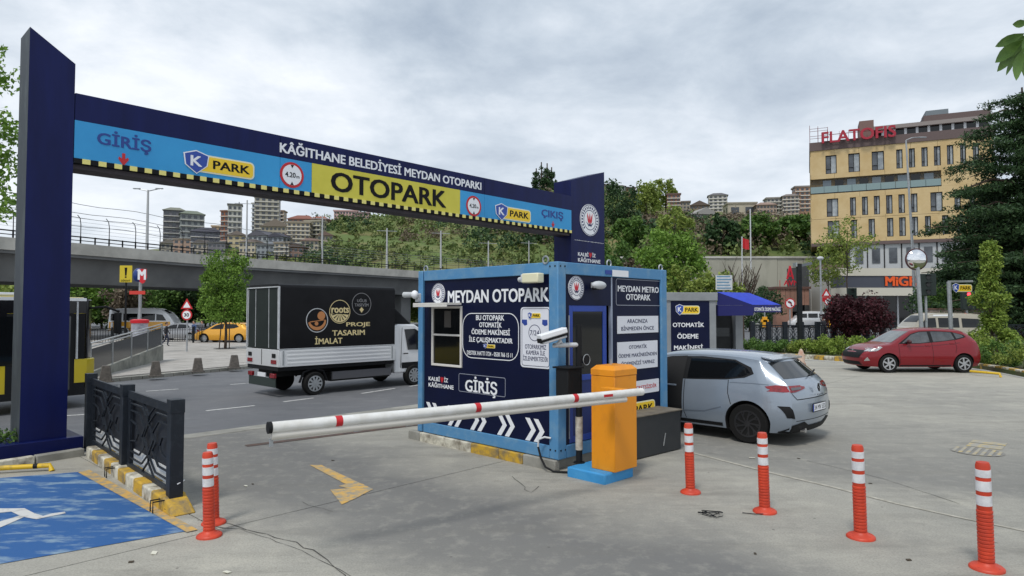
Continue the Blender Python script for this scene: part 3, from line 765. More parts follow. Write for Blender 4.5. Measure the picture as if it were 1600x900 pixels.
# the left wall face lies at x=.03, text direction -y : u=-y
ya, yb = -wu1, -wu0
for nm, b in (('wall_panel', (.03, pw, Z0 + .17, .08, ya, Z1 - RT)), ('wall_panel', (.03, yb, Z0 + .17, .08, KL - .14, Z1 - RT)),
              ('wall_panel', (.03, ya, Z0 + .17, .08, yb, wz0)), ('wall_panel', (.03, ya, wz1, .08, yb, Z1 - RT))):
    wl = box_part(nm, b, NAVY2, kio)
box_part('wall_panel', (.14, KL - .07, Z0 + .17, KW - .15, KL - .02, Z1 - RT), NAVY2, kio)
box_part('wall_panel', (KW - .08, .14, Z0 + .17, KW - .03, KL - .15, Z1 - RT), NAVY2, kio)
box_part('interior', (.5, ya - .3, .4, .55, yb + .25, 2.4), mat('interior_grey', lin(74, 72, 70), .8), kio)
wf = MB(); fr = .035
wf.box(.005, ya - fr, wz0 - fr, .06, yb + fr, wz0); wf.box(.005, ya - fr, wz1, .06, yb + fr, wz1 + fr)
wf.box(.005, ya - fr, wz0, .06, ya, wz1); wf.box(.005, yb, wz0, .06, yb + fr, wz1)
zm = (wz0 + wz1) / 2 + .02; wf.box(.012, ya, zm - .015, .05, yb, zm + .015)
win = wf.build('window', mat('window_frame_white', lin(216, 212, 206), .5), kio, .004)
box_part('pane', (.03, ya, wz0, .036, yb, zm - .015), GLASSD, win); box_part('pane', (.03, ya, zm + .015, .036, yb, wz1), GLASSD, win)
box_part('notice', (.022, (ya + yb) / 2 - .1, zm + .12, .028, (ya + yb) / 2 + .06, zm + .38), mat('notice', lin(70, 66, 62), .7), win)
aw = LF.rpx(661, 478, 720, 482)
aw_ = MB().box(-.30, ya - .05, wz1 + .05, .0, yb + .12, wz1 + .085); aw_.box(-.3, ya - .05, wz1 + .02, -.285, yb + .12, wz1 + .05)
aw_.build('window_canopy', mat('canopy_metal', lin(214, 212, 206), .5), kio, .004)
# left wall lettering
wlp = wl
emblem(LFp, LFp.px(685.5, 459), .165, wlp)
a = LFp.px(700, 458); b = LFp.px(858, 455)
LFp.text('MEYDAN OTOPARK', (a[0], 2.235, b[0], 2.43), WHITE, .002, .003, wlp, .035)
r = LFp.rpx(723, 489, 811, 565); zc = (r[1] + r[3]) / 2
LFp.ring('outline', (r[0], r[1], r[2], r[3]), .012, WHITE, .002, .002, wlp, .2)
def lines(P, items, m, parent, bold=.03, off=.002):
    for s, x0, y0, x1, y1 in items:
        P.text(s, P.rpx(x0, y0, x1, y1), m, off, .002, parent, bold)
def linesz(P, items, m, parent, bold=.03, off=.002):
    """string, pixel x0, x1, text row centre (pixel at x mid), cap height in metres"""
    for s, x0, x1, yc, h in items:
        c = P.px((x0 + x1) / 2, yc)[1]
        d = (any(ch in s for ch in 'İÖĞÜÂ')) * h * .28; dd = ('Ş' in s or 'Ç' in s) * h * .22
        P.text(s, (P.px(x0, yc)[0], c - h / 2 - dd, P.px(x1, yc)[0], c + h / 2 + d), m, off, .002, parent, bold)
linesz(LFp, [('BU OTOPARK', 744, 788, 496.5, .078), ('OTOMATİK', 749, 784, 507.5, .078), ('ÖDEME MAKİNESİ', 737, 797, 519, .078), ('İLE ÇALIŞMAKTADIR', 733, 801, 531.5, .078)], WHITE, wlp)
linesz(LFp, [('DESTEK HATTI 7/24 - 0530 766 15 11', 730, 801, 553, .062)], WHITE, wlp, .02)
r = LFp.rpx(756, 537, 774, 545); kpark(LFp, r, wlp, .002)
kalbimiz(LFp, LFp.rpx(670, 586, 709, 609), wlp)
r = LFp.rpx(717, 583, 790, 623); LFp.ring('outline', (r[0], r[1] + .02, r[2], r[3]), .008, mat('thin_line', lin(150, 155, 170), .5), .002, .002, wlp, .03)
linesz(LFp, [('GİRİŞ', 727, 777, 605, .19)], WHITE, wlp, .03)
wp1 = LFp.rect('notice_board', LFp.rpx(814, 480, 861, 577), mat('board_white', lin(222, 224, 232), .5), .002, .006, kio, rad=.05)
r = LFp.rpx(816, 482, 859, 574); LFp.ring('outline', r, .006, NAVY, .0085, .002, wp1, .04)
nvt = mat('notice_navy', lin(40, 48, 84), .5)
linesz(LFp, [('OTOPARKIMIZ', 821, 854, 542, .062), ('KAMERA İLE', 823, 852, 551, .062), ('İZLENMEKTEDİR', 818, 857, 560.5, .062)], nvt, wp1, .01, .0085)
kpark(LFp, LFp.rpx(826, 488, 846, 498), wp1, .0085)
c = LFp.px(836, 520); LFp.circ('circle', c, .105, .113, nvt, .0085, .002, wp1)
LFp.text('7/24', (c[0] - .085, c[1] - .035, c[0] + .085, c[1] + .035), nvt, .0085, .002, wp1, .005)
for sg in (-1, 1):
    q = (c[0] + sg * .19, c[1] + .13)
    LFp.poly('camera_pictogram', [(q[0] - .05 , q[1] - .01 * sg), (q[0] - .045, q[1] + .05), (q[0] + .045, q[1] + .05 - .0 * sg), (q[0] + .05, q[1] - .02), (q[0], q[1] - .035)], mat('pictogram_blue', lin(36, 66, 150), .5), .0085, .002, wp1)
# chevrons
cz = .48
for k, x in enumerate((666, 700, 735, 777, 821)):
    for j in (0, 1):
        u = LFp.px(x, 655)[0] + j * .16; s = .155
        LFp.poly('chevron', [(u, cz + s), (u + .085, cz + s), (u + .20, cz), (u + .085, cz - s), (u, cz - s), (u + .115, cz)], WHITE, .002, .003, wlp)
# right face: emblem panel + door | pale post | text panel
dr = RFp.rpx(889, 477, 949, 700)
xs = RFp.px(955, 560)[0]
box_part('wall_panel', (pw, .03, dr[3], xs, .08, Z1 - RT), NAVY2, kio)
box_part('wall_panel', (pw, .03, Z0 + .17, dr[0], .08, dr[3]), NAVY2, kio)
wr_ = box_part('wall_panel', (xs + .03, .03, Z0 + .17, KW - .17, .08, Z1 - RT), NAVY2, kio)
box_part('joint_strip', (xs, .024, Z0 + .17, xs + .03, .075, Z1 - RT), mat('pale_strip', lin(150, 160, 180), .4), kio)
door_m = mat('door_blue', lin(28, 66, 160), .4)
d_ = MB(); dz0, dz1, dx0, dx1 = Z0 + .18, dr[3], dr[0], min(dr[2], xs - .005); w_ = .085
zm_ = RFp.px(918, 588)[1]
d_.box(dx0, .034, dz0, dx0 + w_, .07, dz1); d_.box(dx1 - w_, .034, dz0, dx1, .07, dz1)
d_.box(dx0 + w_, .034, dz1 - w_, dx1 - w_, .07, dz1); d_.box(dx0 + w_, .034, dz0, dx1 - w_, .07, dz0 + w_); d_.box(dx0 + w_, .034, zm_ - .05, dx1 - w_, .07, zm_ + .03)
door = d_.build('door', door_m, kio, .004)
box_part('door_panel', (dx0 + w_, .045, dz0 + w_, dx1 - w_, .06, zm_ - .05), mat('door_panel_blue', lin(22, 44, 110), .5), door)
box_part('pane', (dx0 + w_, .045, zm_ + .03, dx1 - w_, .052, dz1 - w_), GLASSD, door)
MB().tube([(dx0 + .04, .02, 1.15), (dx0 + .04, -.02, 1.15), (dx0 + .16, -.02, 1.15)], .012, 8).build('handle', CHROME, door, smooth=50)
MB().tube([(.225, .0, Z0 + .25), (.225, .0, 2.05)], .008, 6).build('lock_rod', STEEL, kio)
emblem(RFp, RFp.px(899.5, 450), .165, kio)
r = RFp.rpx(962, 435, 1032, 478); RFp.ring('outline', r, .009, mat('thin_line', lin(150, 155, 170), .5), .002, .002, wr_, .04)
linesz(RFp, [('MEYDAN METRO', 965, 1029, 452, .092), ('OTOPARK', 978, 1016, 464.5, .092)], WHITE, wr_)
bw = mat('board_white', lin(222, 224, 232), .5)
b1 = RFp.rect('notice_board', RFp.rpx(964, 494, 1028, 519), bw, .002, .006, kio)
linesz(RFp, [('ARACINIZA', 979, 1011, 501.5, .06), ('BİNMEDEN ÖNCE', 970, 1021, 512.8, .06)], nvt, b1, .015, .0085)
b2 = RFp.rect('notice_board', RFp.rpx(964, 535, 1027, 573), bw, .002, .006, kio)
linesz(RFp, [('OTOMATİK', 982, 1010, 541.5, .056), ('ÖDEME MAKİNESİNDEN', 965.5, 1025.5, 554.2, .056), ('ÖDEMENİZİ YAPINIZ', 970, 1022, 566.5, .056)], nvt, b2, .015, .0085)
b3 = RFp.rect('notice_board', RFp.rpx(975, 598, 1029, 611), bw, .002, .006, kio, rad=.02)
linesz(RFp, [('ÜCRETSİZDİR', 989, 1025, 604.2, .056)], RED, b3, .02, .0085)
r = RFp.rpx(966, 630, 1023, 648); kpark(RFp, (r[0], r[1], r[2], r[3]), kio, .002)
r = RFp.rpx(954, 416.5, 979, 424); RF.rect('maker_plate', (r[0], Z1 - .155, r[2], Z1 - .06), WHITE, .001, .004, kio)
r = RFp.rpx(943, 416.5, 953, 424); RF.rect('maker_plate', (r[0], Z1 - .13, r[2], Z1 - .07), mat('pictogram_blue', lin(36, 66, 150), .5), .001, .004, kio)
# container corner fittings and lifting eyes
bolts = MB()
for z in (Z0 + .12, Z1 - .06):
    for u in (.05, .14):
        bolts.lathe([(.012, -.004), (.012, .004)], (u, -.002, z), 10, 'y'); bolts.lathe([(.012, -.004), (.012, .004)], (-.002, u, z), 10, 'x')
bolts.build('bolt', DARK, kio)
for x, y in ((.0, .22), (.02, KL - .18), (KW - .15, .02), (1.15, .02)):
    mb = MB(); pts = [(x, y + .05 * math.cos(a), Z1 + .03 + .05 * math.sin(a)) if x < .1 else (x + .05 * math.cos(a), y, Z1 + .03 + .05 * math.sin(a)) for a in [k * math.pi / 6 for k in range(13)]]
    mb.tube(pts, .012, 6, False).build('lifting_eye', STEEL, kio, smooth=60)
MB().tube([(-.01, .12, .42), (-.05, .2, .43), (-.10, .26, .40), (-.10, .27, .30)], .014, 8).build('cable_conduit', OFFW, kio, smooth=60)
MB().tube([(-.10, .27, .30), (-.10, .22, .16), (-.12, .12, .06), (-.10, 0, .02), (.0, -.16, .02), (.12, -.28, .02)], .014, 8).build('cable', TRIM, kio, smooth=60)

# island kerb under the booth
isl = empty('traffic_island', (.61, 8.74, 0), KA, kind='structure')
box_part('island_core', (.06, .1, -.02, KW - .1, KL + .2, .12), CONC, isl)
ys = [.02, .62, 1.1, 1.7, 2.35, 2.95, 3.26]
km = [CONC, KERBY, KERBY, KERBW, KERBW, CONC]
for k in range(6):
    box_part('kerb_stone', (-.04, ys[k] + .004, -.02, .055, ys[k + 1] - .004, .14 - .002 * (k % 2)), km[k], isl, .012)

# ============================================================ CAMERAS
def bullet_cam(loc, rz, s, label, tilt=-12, arm=(0, 0)):
    t = empty('security_camera', loc, rz, label, 'camera')
    Rt = Matrix.Rotation(R(-tilt), 3, 'Y')
    MB().obox((0, 0, 0), (.30 * s, .10 * s, .09 * s), Rt).build('housing', OFFW, t, .012 * s)
    MB().obox(Rt @ Vector((.158 * s, 0, 0)), (.02 * s, .09 * s, .08 * s), Rt).build('lens_cover', TRIM, t, .008 * s)
    MB().obox(Rt @ Vector((.02 * s, 0, .052 * s)), (.32 * s, .115 * s, .012 * s), Rt).build('sunshield', WHITE, t, .004 * s)
    MB().tube([(-.05 * s, 0, -.04 * s), (-.05 * s, 0, -.1 * s), (-.05 * s + arm[0], arm[1], -.1 * s)], .018 * s, 8).build('bracket', OFFW, t, smooth=60)
    return t
q = kio.matrix_world if False else None
def kw(x, y, z):
    c, s = math.cos(KA), math.sin(KA); return (.61 + x * c - y * s, 8.74 + x * s + y * c, z)
# box camera on left wall near the corner
t = empty('security_camera', kw(-.10, .38, 2.55), KA + R(90), 'cream box camera bolted above the letters near the booth corner', 'camera')
MB().box(-.17, -.06, -.06, .13, .07, .07).build('housing', mat('camera_cream', lin(226, 222, 190), .5), t, .015)
MB().box(.13, -.05, -.05, .16, .06, .06).build('lens_cover', OFFW, t, .01)
MB().tube([(.16, 0, 0), (.24, 0, -.01)], [.04, .035], 10).build('lens', OFFW, t, smooth=50)
MB().box(-.05, -.13, -.04, .05, -.07, .04).build('bracket', OFFW, t, .01)
t = empty('security_camera', kw(-.09, KL - .03, 2.28 + .1), KA + R(90), 'white camera cluster on the far left post of the booth', 'camera')
MB().ell((0, 0, 0), (.07, .06, .07)).build('housing', WHITE, t, smooth=70)
MB().tube([(.03, 0, .0), (.26, .02, .0)], [.045, .05], 10).build('housing', OFFW, t, smooth=50)
MB().tube([(.26, .02, .0), (.275, .02, .0)], .046, 10).build('lens_cover', TRIM, t, smooth=50)
MB().box(-.05, -.1, -.12, .05, -.04, .02).build('bracket', OFFW, t, .01)
p_ = RFp.px(926, 446)
t = empty('security_camera', kw(p_[0], -.08, p_[1]), KA, 'small round-ended white camera beside the emblem above the booth door', 'camera')
MB().ell((0, 0, 0), (.15, .07, .06)).build('housing', OFFW, t, smooth=70)
MB().box(-.1, -.02, -.065, .05, .04, -.02).build('lens_cover', TRIM, t, .01)
MB().box(-.05, .03, -.04, .05, .108, .04).build('bracket', OFFW, t, .01)

# ============================================================ BARRIER
bl = gp(945, 758); fa = R(45)
# base slab: local x along booth right face, near corner at the photographed one
bar = empty('barrier_gate', (bl.x, bl.y, 0), fa, 'orange boom barrier cabinet on light blue base with lowered white double arm', 'barrier')
def bloc(p): 
    v = Vector((p.x - bl.x, p.y - bl.y, 0)); c, s = math.cos(fa), math.sin(fa); return Vector((v.x * c + v.y * s, -v.x * s + v.y * c, p.z))
eL, eR = bloc(gp(882, 748)), bloc(gp(1003, 747))
bw_, bd_ = max(.42, eR.x), max(.6, eL.y)
MB().box(0, 0, -.02, bw_, bd_, .125).build('base', BASEBL, bar, .02)
z0 = .125
BFc = Plane(bar, (0, .06, 0)); BLc = Plane(bar, (.05, 0, 0), (0, -1, 0), (-1, 0, 0))
cz1 = 1.39
_c = bloc(gp(961, 739, .125)); cx0, cy0 = _c.x, _c.y
cx1 = Plane(bar, (0, cy0, 0)).px(995, 660)[0]; cy1 = -Plane(bar, (cx0, 0, 0), (0, -1, 0), (-1, 0, 0)).px(924, 660)[0]
cz1 = Plane(bar, (0, cy0, 0)).px(961, 579)[1] + .05
print('CAB', cx0, cx1, cy0, cy1, cz1)
cb = MB().box(cx0, cy0, z0, cx1, cy1, cz1 - .13).build('cabinet', ORANGE, bar, .006)
ch = .05
mb = MB(); a0, a1, b0, b1_ = cx0 - .004, cx1 + .004, cy0 - .004, cy1 + .004
mb.add([(a0, b0, cz1 - .126), (a1, b0, cz1 - .126), (a1, b1_, cz1 - .126), (a0, b1_, cz1 - .126), (a0, b0, cz1 - .05), (a1, b0, cz1 - .05), (a1, b1_, cz1 - .05), (a0, b1_, cz1 - .05),
        (a0 + ch, b0 + ch, cz1), (a1 - ch, b0 + ch, cz1), (a1 - ch, b1_ - ch, cz1), (a0 + ch, b1_ - ch, cz1)],
       [(3, 2, 1, 0), (0, 1, 5, 4), (1, 2, 6, 5), (2, 3, 7, 6), (3, 0, 4, 7), (4, 5, 9, 8), (5, 6, 10, 9), (6, 7, 11, 10), (7, 4, 8, 11), (8, 9, 10, 11)])
mb.build('cabinet_lid', ORANGE, bar, .003)
MB().tube([(cx0 + .2, cy0 + .2, cz1), (cx0 + .2, cy0 + .2, cz1 + .07)], .01, 6).build('antenna', STEEL, bar)
# arm: from pixel 1000,612 to 422,669 (near cabinet front, lowered across the entry lane)
A0 = dp(1003, 612, bl.y - .10); 
# the arm points towards the gate's left: direction along the photographed line, level
def arm_end(x, y, z):
    d = ray(x, y); t = (z - CAMH) / d.z; return Vector((d.x * t, d.y * t, z))
A1 = arm_end(424, 668, A0.z + .015)
print('ARM', A0, A1, (A1 - A0).length, 'base', bw_, bd_)
A0l, A1l = bloc(A0), bloc(A1)
dirv = (A1l - A0l).normalized()
MB().tube([A0l, A1l], .045, 18).build('arm', mat('arm_white', lin(226, 226, 224), .35, c2=lin(208, 206, 200), scale=7), bar, smooth=40)
MB().tube([A0l.lerp(A1l, .28 / (A1l - A0l).length) - Vector((0, 0, .070)), A1l - Vector((0, 0, .068))], .034, 14).build('lower_arm', mat('arm_grey_white', lin(206, 202, 194), .4), bar, smooth=40)
MB().tube([A1l, A1l + dirv * .03], .049, 18).build('end_cap', TRIM, bar, smooth=40)
MB().tube([A0l - dirv * .012, A0l], [.03, .045], 18).build('end_cap', OFFW, bar, smooth=40)
L = (A1l - A0l).length
def arm_t(x):  # parameter on the arm for a pixel column
    best = min(range(1001), key=lambda k: abs(800 + FPX * (A0.lerp(A1, k / 1000)).x / (A0.lerp(A1, k / 1000)).y - x)); return best / 1000
for x in (897, 745, 530):
    t_ = arm_t(x); p = A0l.lerp(A1l, t_)
    MB().tube([p - dirv * .03, p + dirv * .03], .0465, 18).build('red_band', RED, bar, smooth=40)
t_ = arm_t(946); p = A0l.lerp(A1l, t_)
MB().obox(p + Vector((0, 0, 0)), (.14, .092, .03), Matrix.Rotation(math.atan2(dirv.y, dirv.x), 3, 'Z')).build('sticker', RED, bar)
hb = MB()
for x in (760, 560, 905, 640):
    hb = MB(); p = A0l.lerp(A1l, arm_t(x)); hb.bar(p + Vector((0, 0, -.04)), p + Vector((0, 0, -.108)), .012, .074); hb.build('arm_hanger', STEEL, bar)
hb = MB(); hb.bar(A1l - Vector((0, 0, .09)), A1l - Vector((0, 0, .155)), .012, .03)
hb.build('arm_hanger', STEEL, bar)
# hinge plate between arm and cabinet
pm = A0l.lerp(A1l, arm_t(975))
MB().box(min(pm.x, cx0) - .01 if False else pm.x - .06, min(pm.y, cy0) , pm.z - .1, pm.x + .06, cy0 + .01, pm.z + .05).build('hinge_plate', ORANGE, bar, .004)

# camera pole on the base
pp = gp(905, 726, .1)
pole = empty('camera_pole', (pp.x, pp.y, .125), fa, 'black pole with white taped sleeve carrying a control box beside the barrier', 'pole')
MB().tube([(0, 0, 0), (0, 0, 1.80)], .042, 12).build('pole', TRIM, pole, smooth=50)
MB().lathe([(.075, 0), (.075, .012)], n=16).build('foot_plate', TRIM, pole)
MB().tube([(0, 0, .17), (0, 0, .6)], .049, 12).build('sleeve', mat('tape', lin(196, 190, 178), .7, c2=lin(160, 150, 136), scale=18), pole, smooth=50)
MB().box(-.28, -.05, .86, -.03, .16, 1.24).build('control_box', TRIM, pole, .01)
MB().box(-.30, -.09, 1.24, .0, .2, 1.262).build('box_cover', TRIM, pole, .004)
MB().lathe([(.03, .05), (.05, 0.0), (.075, -.05)], (.10, 0, 1.34), 16, 'y').build('horn', TRIM, pole, smooth=50)
MB().tube([(.10 + .07 * math.cos(k * math.pi / 10), -.05, 1.34 + .07 * math.sin(k * math.pi / 10)) for k in range(21)], .006, 6).build('horn_rim', STEEL, pole, smooth=50)
cp_ = dp(863, 523, pp.y - .22)
t = empty('plate_camera', (cp_.x, cp_.y, cp_.z), 0, 'white and black number plate camera on an arm beside the barrier cabinet', 'camera')
v = Vector((-.87, -.42, -.24)).normalized()
# axis of the housing: pixel left end is nearer and lower
Rt = v.to_track_quat('X', 'Z').to_matrix()
MB().obox((0, 0, .012), (.40, .125, .075), Rt).build('housing', WHITE, t, .015)
MB().obox(Rt @ Vector((0, 0, -.035)), (.395, .128, .03), Rt).build('housing_band', TRIM, t, .008)
MB().obox(Rt @ Vector((.0, 0, -.066)), (.36, .11, .03), Rt).build('housing_tray', OFFW, t, .01)
MB().obox(Rt @ Vector((-.20, 0, .0)), (.012, .12, .1), Rt).build('rear_cap', TRIM, t, .008)
MB().obox(Rt @ Vector((.20, 0, -.03)), (.012, .12, .06), Rt).build('lens_cover', TRIM, t, .006)
pv = Vector((pp.x - cp_.x, pp.y - cp_.y, -.10))
MB().tube([Rt @ Vector((-.08, 0, -.07)), Rt @ Vector((-.1, 0, -.12)) , (.02, .05, -.14), pv + Vector((0, 0, -.04))], [.028, .03, .03, .032], 10).build('bracket', OFFW, t, smooth=60)

# dark ballast box
dL, dRr = gp(999, 718), gp(1064, 702)
an = math.atan2(dRr.y - dL.y, dRr.x - dL.x)
eb = empty('ballast_box', (dL.x, dL.y, 0), an, 'low dark steel box with a plywood top between the barrier and the booth', 'box')
w_ = (dRr - dL).length
hbz = 2.1 - (651 - 487) / FPX * dL.y
MB().box(-.25, 0, .012, w_, .5, hbz).build('body', mat('box_dark', lin(34, 38, 42), .55, c2=lin(44, 46, 48), scale=3), eb, .006)
MB().box(-.27, -.02, hbz + .001, w_ + .02, .52, hbz + .018).build('top_board', mat('ply', lin(120, 112, 98), .7, c2=lin(90, 84, 74), scale=5), eb, .003)
MB().bar((w_ * .55, -.012, .12), (w_ * .6, -.012, .3), .012).build('latch', STEEL, eb)

# ============================================================ BOLLARDS
def bollard(p, H, label, tilt=(0, 0)):
    t = empty('lane_bollard', (p.x, p.y, 0), rd.uniform(0, 3), label, 'bollard', 'orange lane bollards')
    k = H / .86
    MB().lathe([(.125 * k, 0), (.125 * k, .015), (.11 * k, .028), (.068 * k, .04), (.058 * k, .06)], n=24).build('base', BOLL, t, smooth=50)
    bb = MB()
    for a in (0.4, 1.97, 3.54, 5.1): bb.lathe([(.012, .02), (.012, .031)], (.09 * k * math.cos(a), .09 * k * math.sin(a), 0), 8)
    bb.build('bolt', DARK, t)
    prof = []; z = .04
    while z < H * .56:
        prof += [(.058 * k, z), (.058 * k, z + .017), (.0525 * k, z + .021), (.0525 * k, z + .026)]; z += .03
    prof += [(.054 * k, z), (.052 * k, H * .97), (.044 * k, H)]
    sh = MB().lathe(prof, n=20).build('post', BOLL, t, smooth=50)
    for z0, z1 in ((.60, .695), (.735, .83), (.865, .935)):
        MB().lathe([(.0547 * k, H * z0), (.0547 * k, H * z1)], n=20).build('reflective_band', REFL, t, smooth=50)
    return t
for x, y, yt, lb in ((1542, 889, 718, 'orange and white bollard nearest the camera at the right edge'), (1345, 840, 692, 'orange and white bollard second from right on the concrete'),
                     (1195, 800, 673, 'orange and white bollard behind the tangled wire scrap'), (1079, 770, 659, 'orange and white bollard nearest the dark ballast box'),
                     (327, 838, 703, 'front orange bollard of the pair at the end of the black fence'), (334, 818, 689, 'rear orange bollard of the pair at the end of the black fence')):
    p = gp(x, y); H = 2.1 - (yt - 486) / FPX * p.y
    b_ = bollard(p, H, lb)
    b_.rotation_euler = (R(1.0), R(-1.6), b_.rotation_euler.z * 0)

# ============================================================ BLACK ORNAMENTAL FENCE AT LEFT
P0, P1, P2 = gp(272, 795), gp(196, 743), gp(140, 704)
fdir = (P2 - P0).normalized(); P1 = P0 + fdir * (P1 - P0).length; fang = math.atan2(fdir.y, fdir.x)
fen = empty('ornamental_fence', (P0.x, P0.y, 0), fang, 'black ornamental steel fence of two panels between square posts beside the blue bay', 'fence')
L1, L2 = (P1 - P0).length, (P2 - P0).length
Hf = 1.16
for x in (0, L1, L2):
    MB().box(x - .068, -.068, .03, x + .068, .068, Hf).build('fence_post', FENCEM, fen, .006)
    MB().box(x - .12, -.12, .02, x + .12, .12, .045).build('foot_plate', FENCEM, fen, .004)
    MB().box(x - .072, -.072, Hf - .14, x + .072, .072, Hf + .004).build('post_cap', FENCEM, fen, .004)
def orn_panel(x0, x1, parent, z0=.16, z1=1.03, t=.015):
    w = x1 - x0; cx = (x0 + x1) / 2; cz = (z0 + z1) / 2; h = z1 - z0
    fr_ = MB()
    for a, b in (((x0, 0, z0), (x1, 0, z0)), ((x0, 0, z1), (x1, 0, z1))): fr_.bar(a, b, .035, .06)
    for xx in (x0 + .09, x1 - .09, x0 + .03, x1 - .03): fr_.bar((xx, 0, z0), (xx, 0, z1), .028, .03)
    f_ = fr_.build('panel_frame', FENCEM, parent)
    a0, a1 = x0 + .10, x1 - .10; W = a1 - a0
    def B(nm, *segs):
        m = MB()
        for s in segs: 
            q = [(a0 + W * p[0], 0, z0 + h * p[1]) for p in s]
            for u, v_ in zip(q[:-1], q[1:]): m.bar(u, v_, t, .02, up=(0, 1, 0))
        return m.build(nm, FENCEM, parent)
    for sgn in (0, 1):
        f = lambda pts: [((1 - p[0]) if sgn else p[0], p[1]) for p in pts]
        B('scroll_bar', f([(0, .90), (.32, .90), (.5, .72), (.62, .52), (.5, .3), (.32, .12), (0, .12)]))
        B('scroll_bar', f([(0, .80), (.25, .80), (.40, .62), (.32, .5), (.40, .38), (.25, .22), (0, .22)]))
        B('scroll_bar', f([(0, .66), (.16, .62), (.22, .5), (.16, .40), (0, .36)]))
        B('scroll_bar', f([(.32, 1), (.5, .82), (.5, .72)]))
        B('scroll_bar', f([(.32, 0), (.5, .2), (.5, .3)]))
    return f_
orn_panel(.10, L1 - .10, fen); orn_panel(L1 + .10, L2 - .10, fen)
MB().bar((0, 0, Hf - .09), (L2, 0, Hf - .09), .03, .05).build('top_rail', FENCEM, fen)
sheet = mat('dark_banner', lin(26, 30, 38), .6)
for x0, x1 in ((.11, L1 - .11), (L1 + .11, L2 - .11)):
    MB().box(x0, -.045, .24, x1, -.04, .98).build('banner_sheet', sheet, fen)   # dark mesh tied behind the panels
    MB().box(x0 + .10, -.036, .20, x1 - .12, -.030, .37).build('banner_edge', mat('banner_white', lin(210, 212, 212), .6), fen)
MB().tube([(-.1, 0, .28), (0, -.1, .285), (.1, 0, .28), (0, .1, .285), (-.1, 0, .28)], .006, 5).build('cable_tie', WHITE, fen)
for x in (-.05, L1 - .02):
    for dx in (0, .09):
        MB().tube([(x + dx, .0, .12), (x + dx, .22, .12), (x + dx, .22, .01)], .008, 5).build('bracket', DARK, fen)

kb = empty('fence_kerb', (P0.x, P0.y, 0), fang, kind='structure')
xx = -.32; k = 0
for L_ in (.34, .36, .36, .36, .36, .36, .36, .36, .36, .36, .36):
    x2 = xx + L_
    if k == 0:
        MB().add([(xx, -.13, 0), (x2, -.13, 0), (x2, .13, 0), (xx, .13, 0), (xx + .1, -.09, .09), (x2 - .01, -.12, .15), (x2 - .01, .12, .15), (xx + .1, .09, .09)],
                 [(3, 2, 1, 0), (4, 5, 6, 7), (0, 1, 5, 4), (1, 2, 6, 5), (2, 3, 7, 6), (3, 0, 4, 7)]).build('kerb_stone', KERBY, kb, .02)
    else: box_part('kerb_stone', (xx + .006, -.13, -.02, x2 - .006, .13, .15 - (k % 3) * .003), (KERBW, KERBY)[k % 2], kb, .02)
    xx = x2; k += 1
# kerb in front of the plinth and soil behind
q0, q1 = gp(132, 712), gp(-90, 748)
ka = math.atan2(q1.y - q0.y, q1.x - q0.x)
kb2 = empty('planting_kerb', (q0.x, q0.y, 0), ka, kind='structure')
for k in range(5):
    box_part('kerb_stone', (k * .62 + .005, -.10, -.02, k * .62 + .61, .02, .11), (CONC, KERBW, CONC)[k % 3], kb2, .015)
ws0, ws1 = gp(78, 727, .07), gp(-60, 735, .07)
wst = empty('wheel_stop', (0, 0, 0), 0, 'bent yellow steel pipe wheel stop at the head of the blue bay', 'wheel stop')
e_ = ws0 + Vector((.05, -.03, -.07))
MB().tube([ws1, ws1.lerp(ws0, .5), ws0, e_.lerp(ws0, .3), e_], .032, 12).build('pipe', mat('pipe_yellow', lin(214, 176, 32), .5, c2=lin(170, 140, 50), scale=9, thr=(.55, .7)), wst, smooth=50)
pm_ = ws0.lerp(ws1, .14); MB().tube([pm_, pm_ + (ws1 - ws0).normalized() * .05], .034, 12).build('tape_band', TRIM, wst, smooth=50)
sp = gp(-8, 716)
sb = empty('shrub', (sp.x + .1, sp.y - .02, 0), 0, 'small green shrub at the foot of the left gate pillar', 'shrub')
leaves('foliage', crown_points(26, (0, 0, .2), (.26, .22, .2), 3), np.full(26, .09), 40, .045, LF_MID, sb, seed=3)
MB().tube([(0, 0, 0), (0, 0, .25)], .015, 6).build('stem', BARK, sb)
# ============================================================ VEHICLES
def interp(x, pts):
    if x <= pts[0][0]: return pts[0][1]
    for a, b in zip(pts[:-1], pts[1:]):
        if x <= b[0]:
            t = (x - a[0]) / (b[0] - a[0] + 1e-9); return a[1] + (b[1] - a[1]) * t
    return pts[-1][1]
def sinterp(x, pts):
    """piecewise cubic (Catmull-Rom) through pts"""
    if x <= pts[0][0]: return pts[0][1]
    if x >= pts[-1][0]: return pts[-1][1]
    i = max(k for k in range(len(pts) - 1) if pts[k][0] <= x)
    x0, y0 = pts[i]; x1, y1 = pts[i + 1]; h = x1 - x0
    m0 = (y1 - pts[i - 1][1]) / (x1 - pts[i - 1][0]) if i > 0 else (y1 - y0) / h
    m1 = (pts[i + 2][1] - y0) / (pts[i + 2][0] - x0) if i + 2 < len(pts) else (y1 - y0) / h
    t = (x - x0) / h
    return (2*t**3-3*t*t+1)*y0 + (t**3-2*t*t+t)*h*m0 + (-2*t**3+3*t*t)*y1 + (t**3-t*t)*h*m1
SPEC = {}
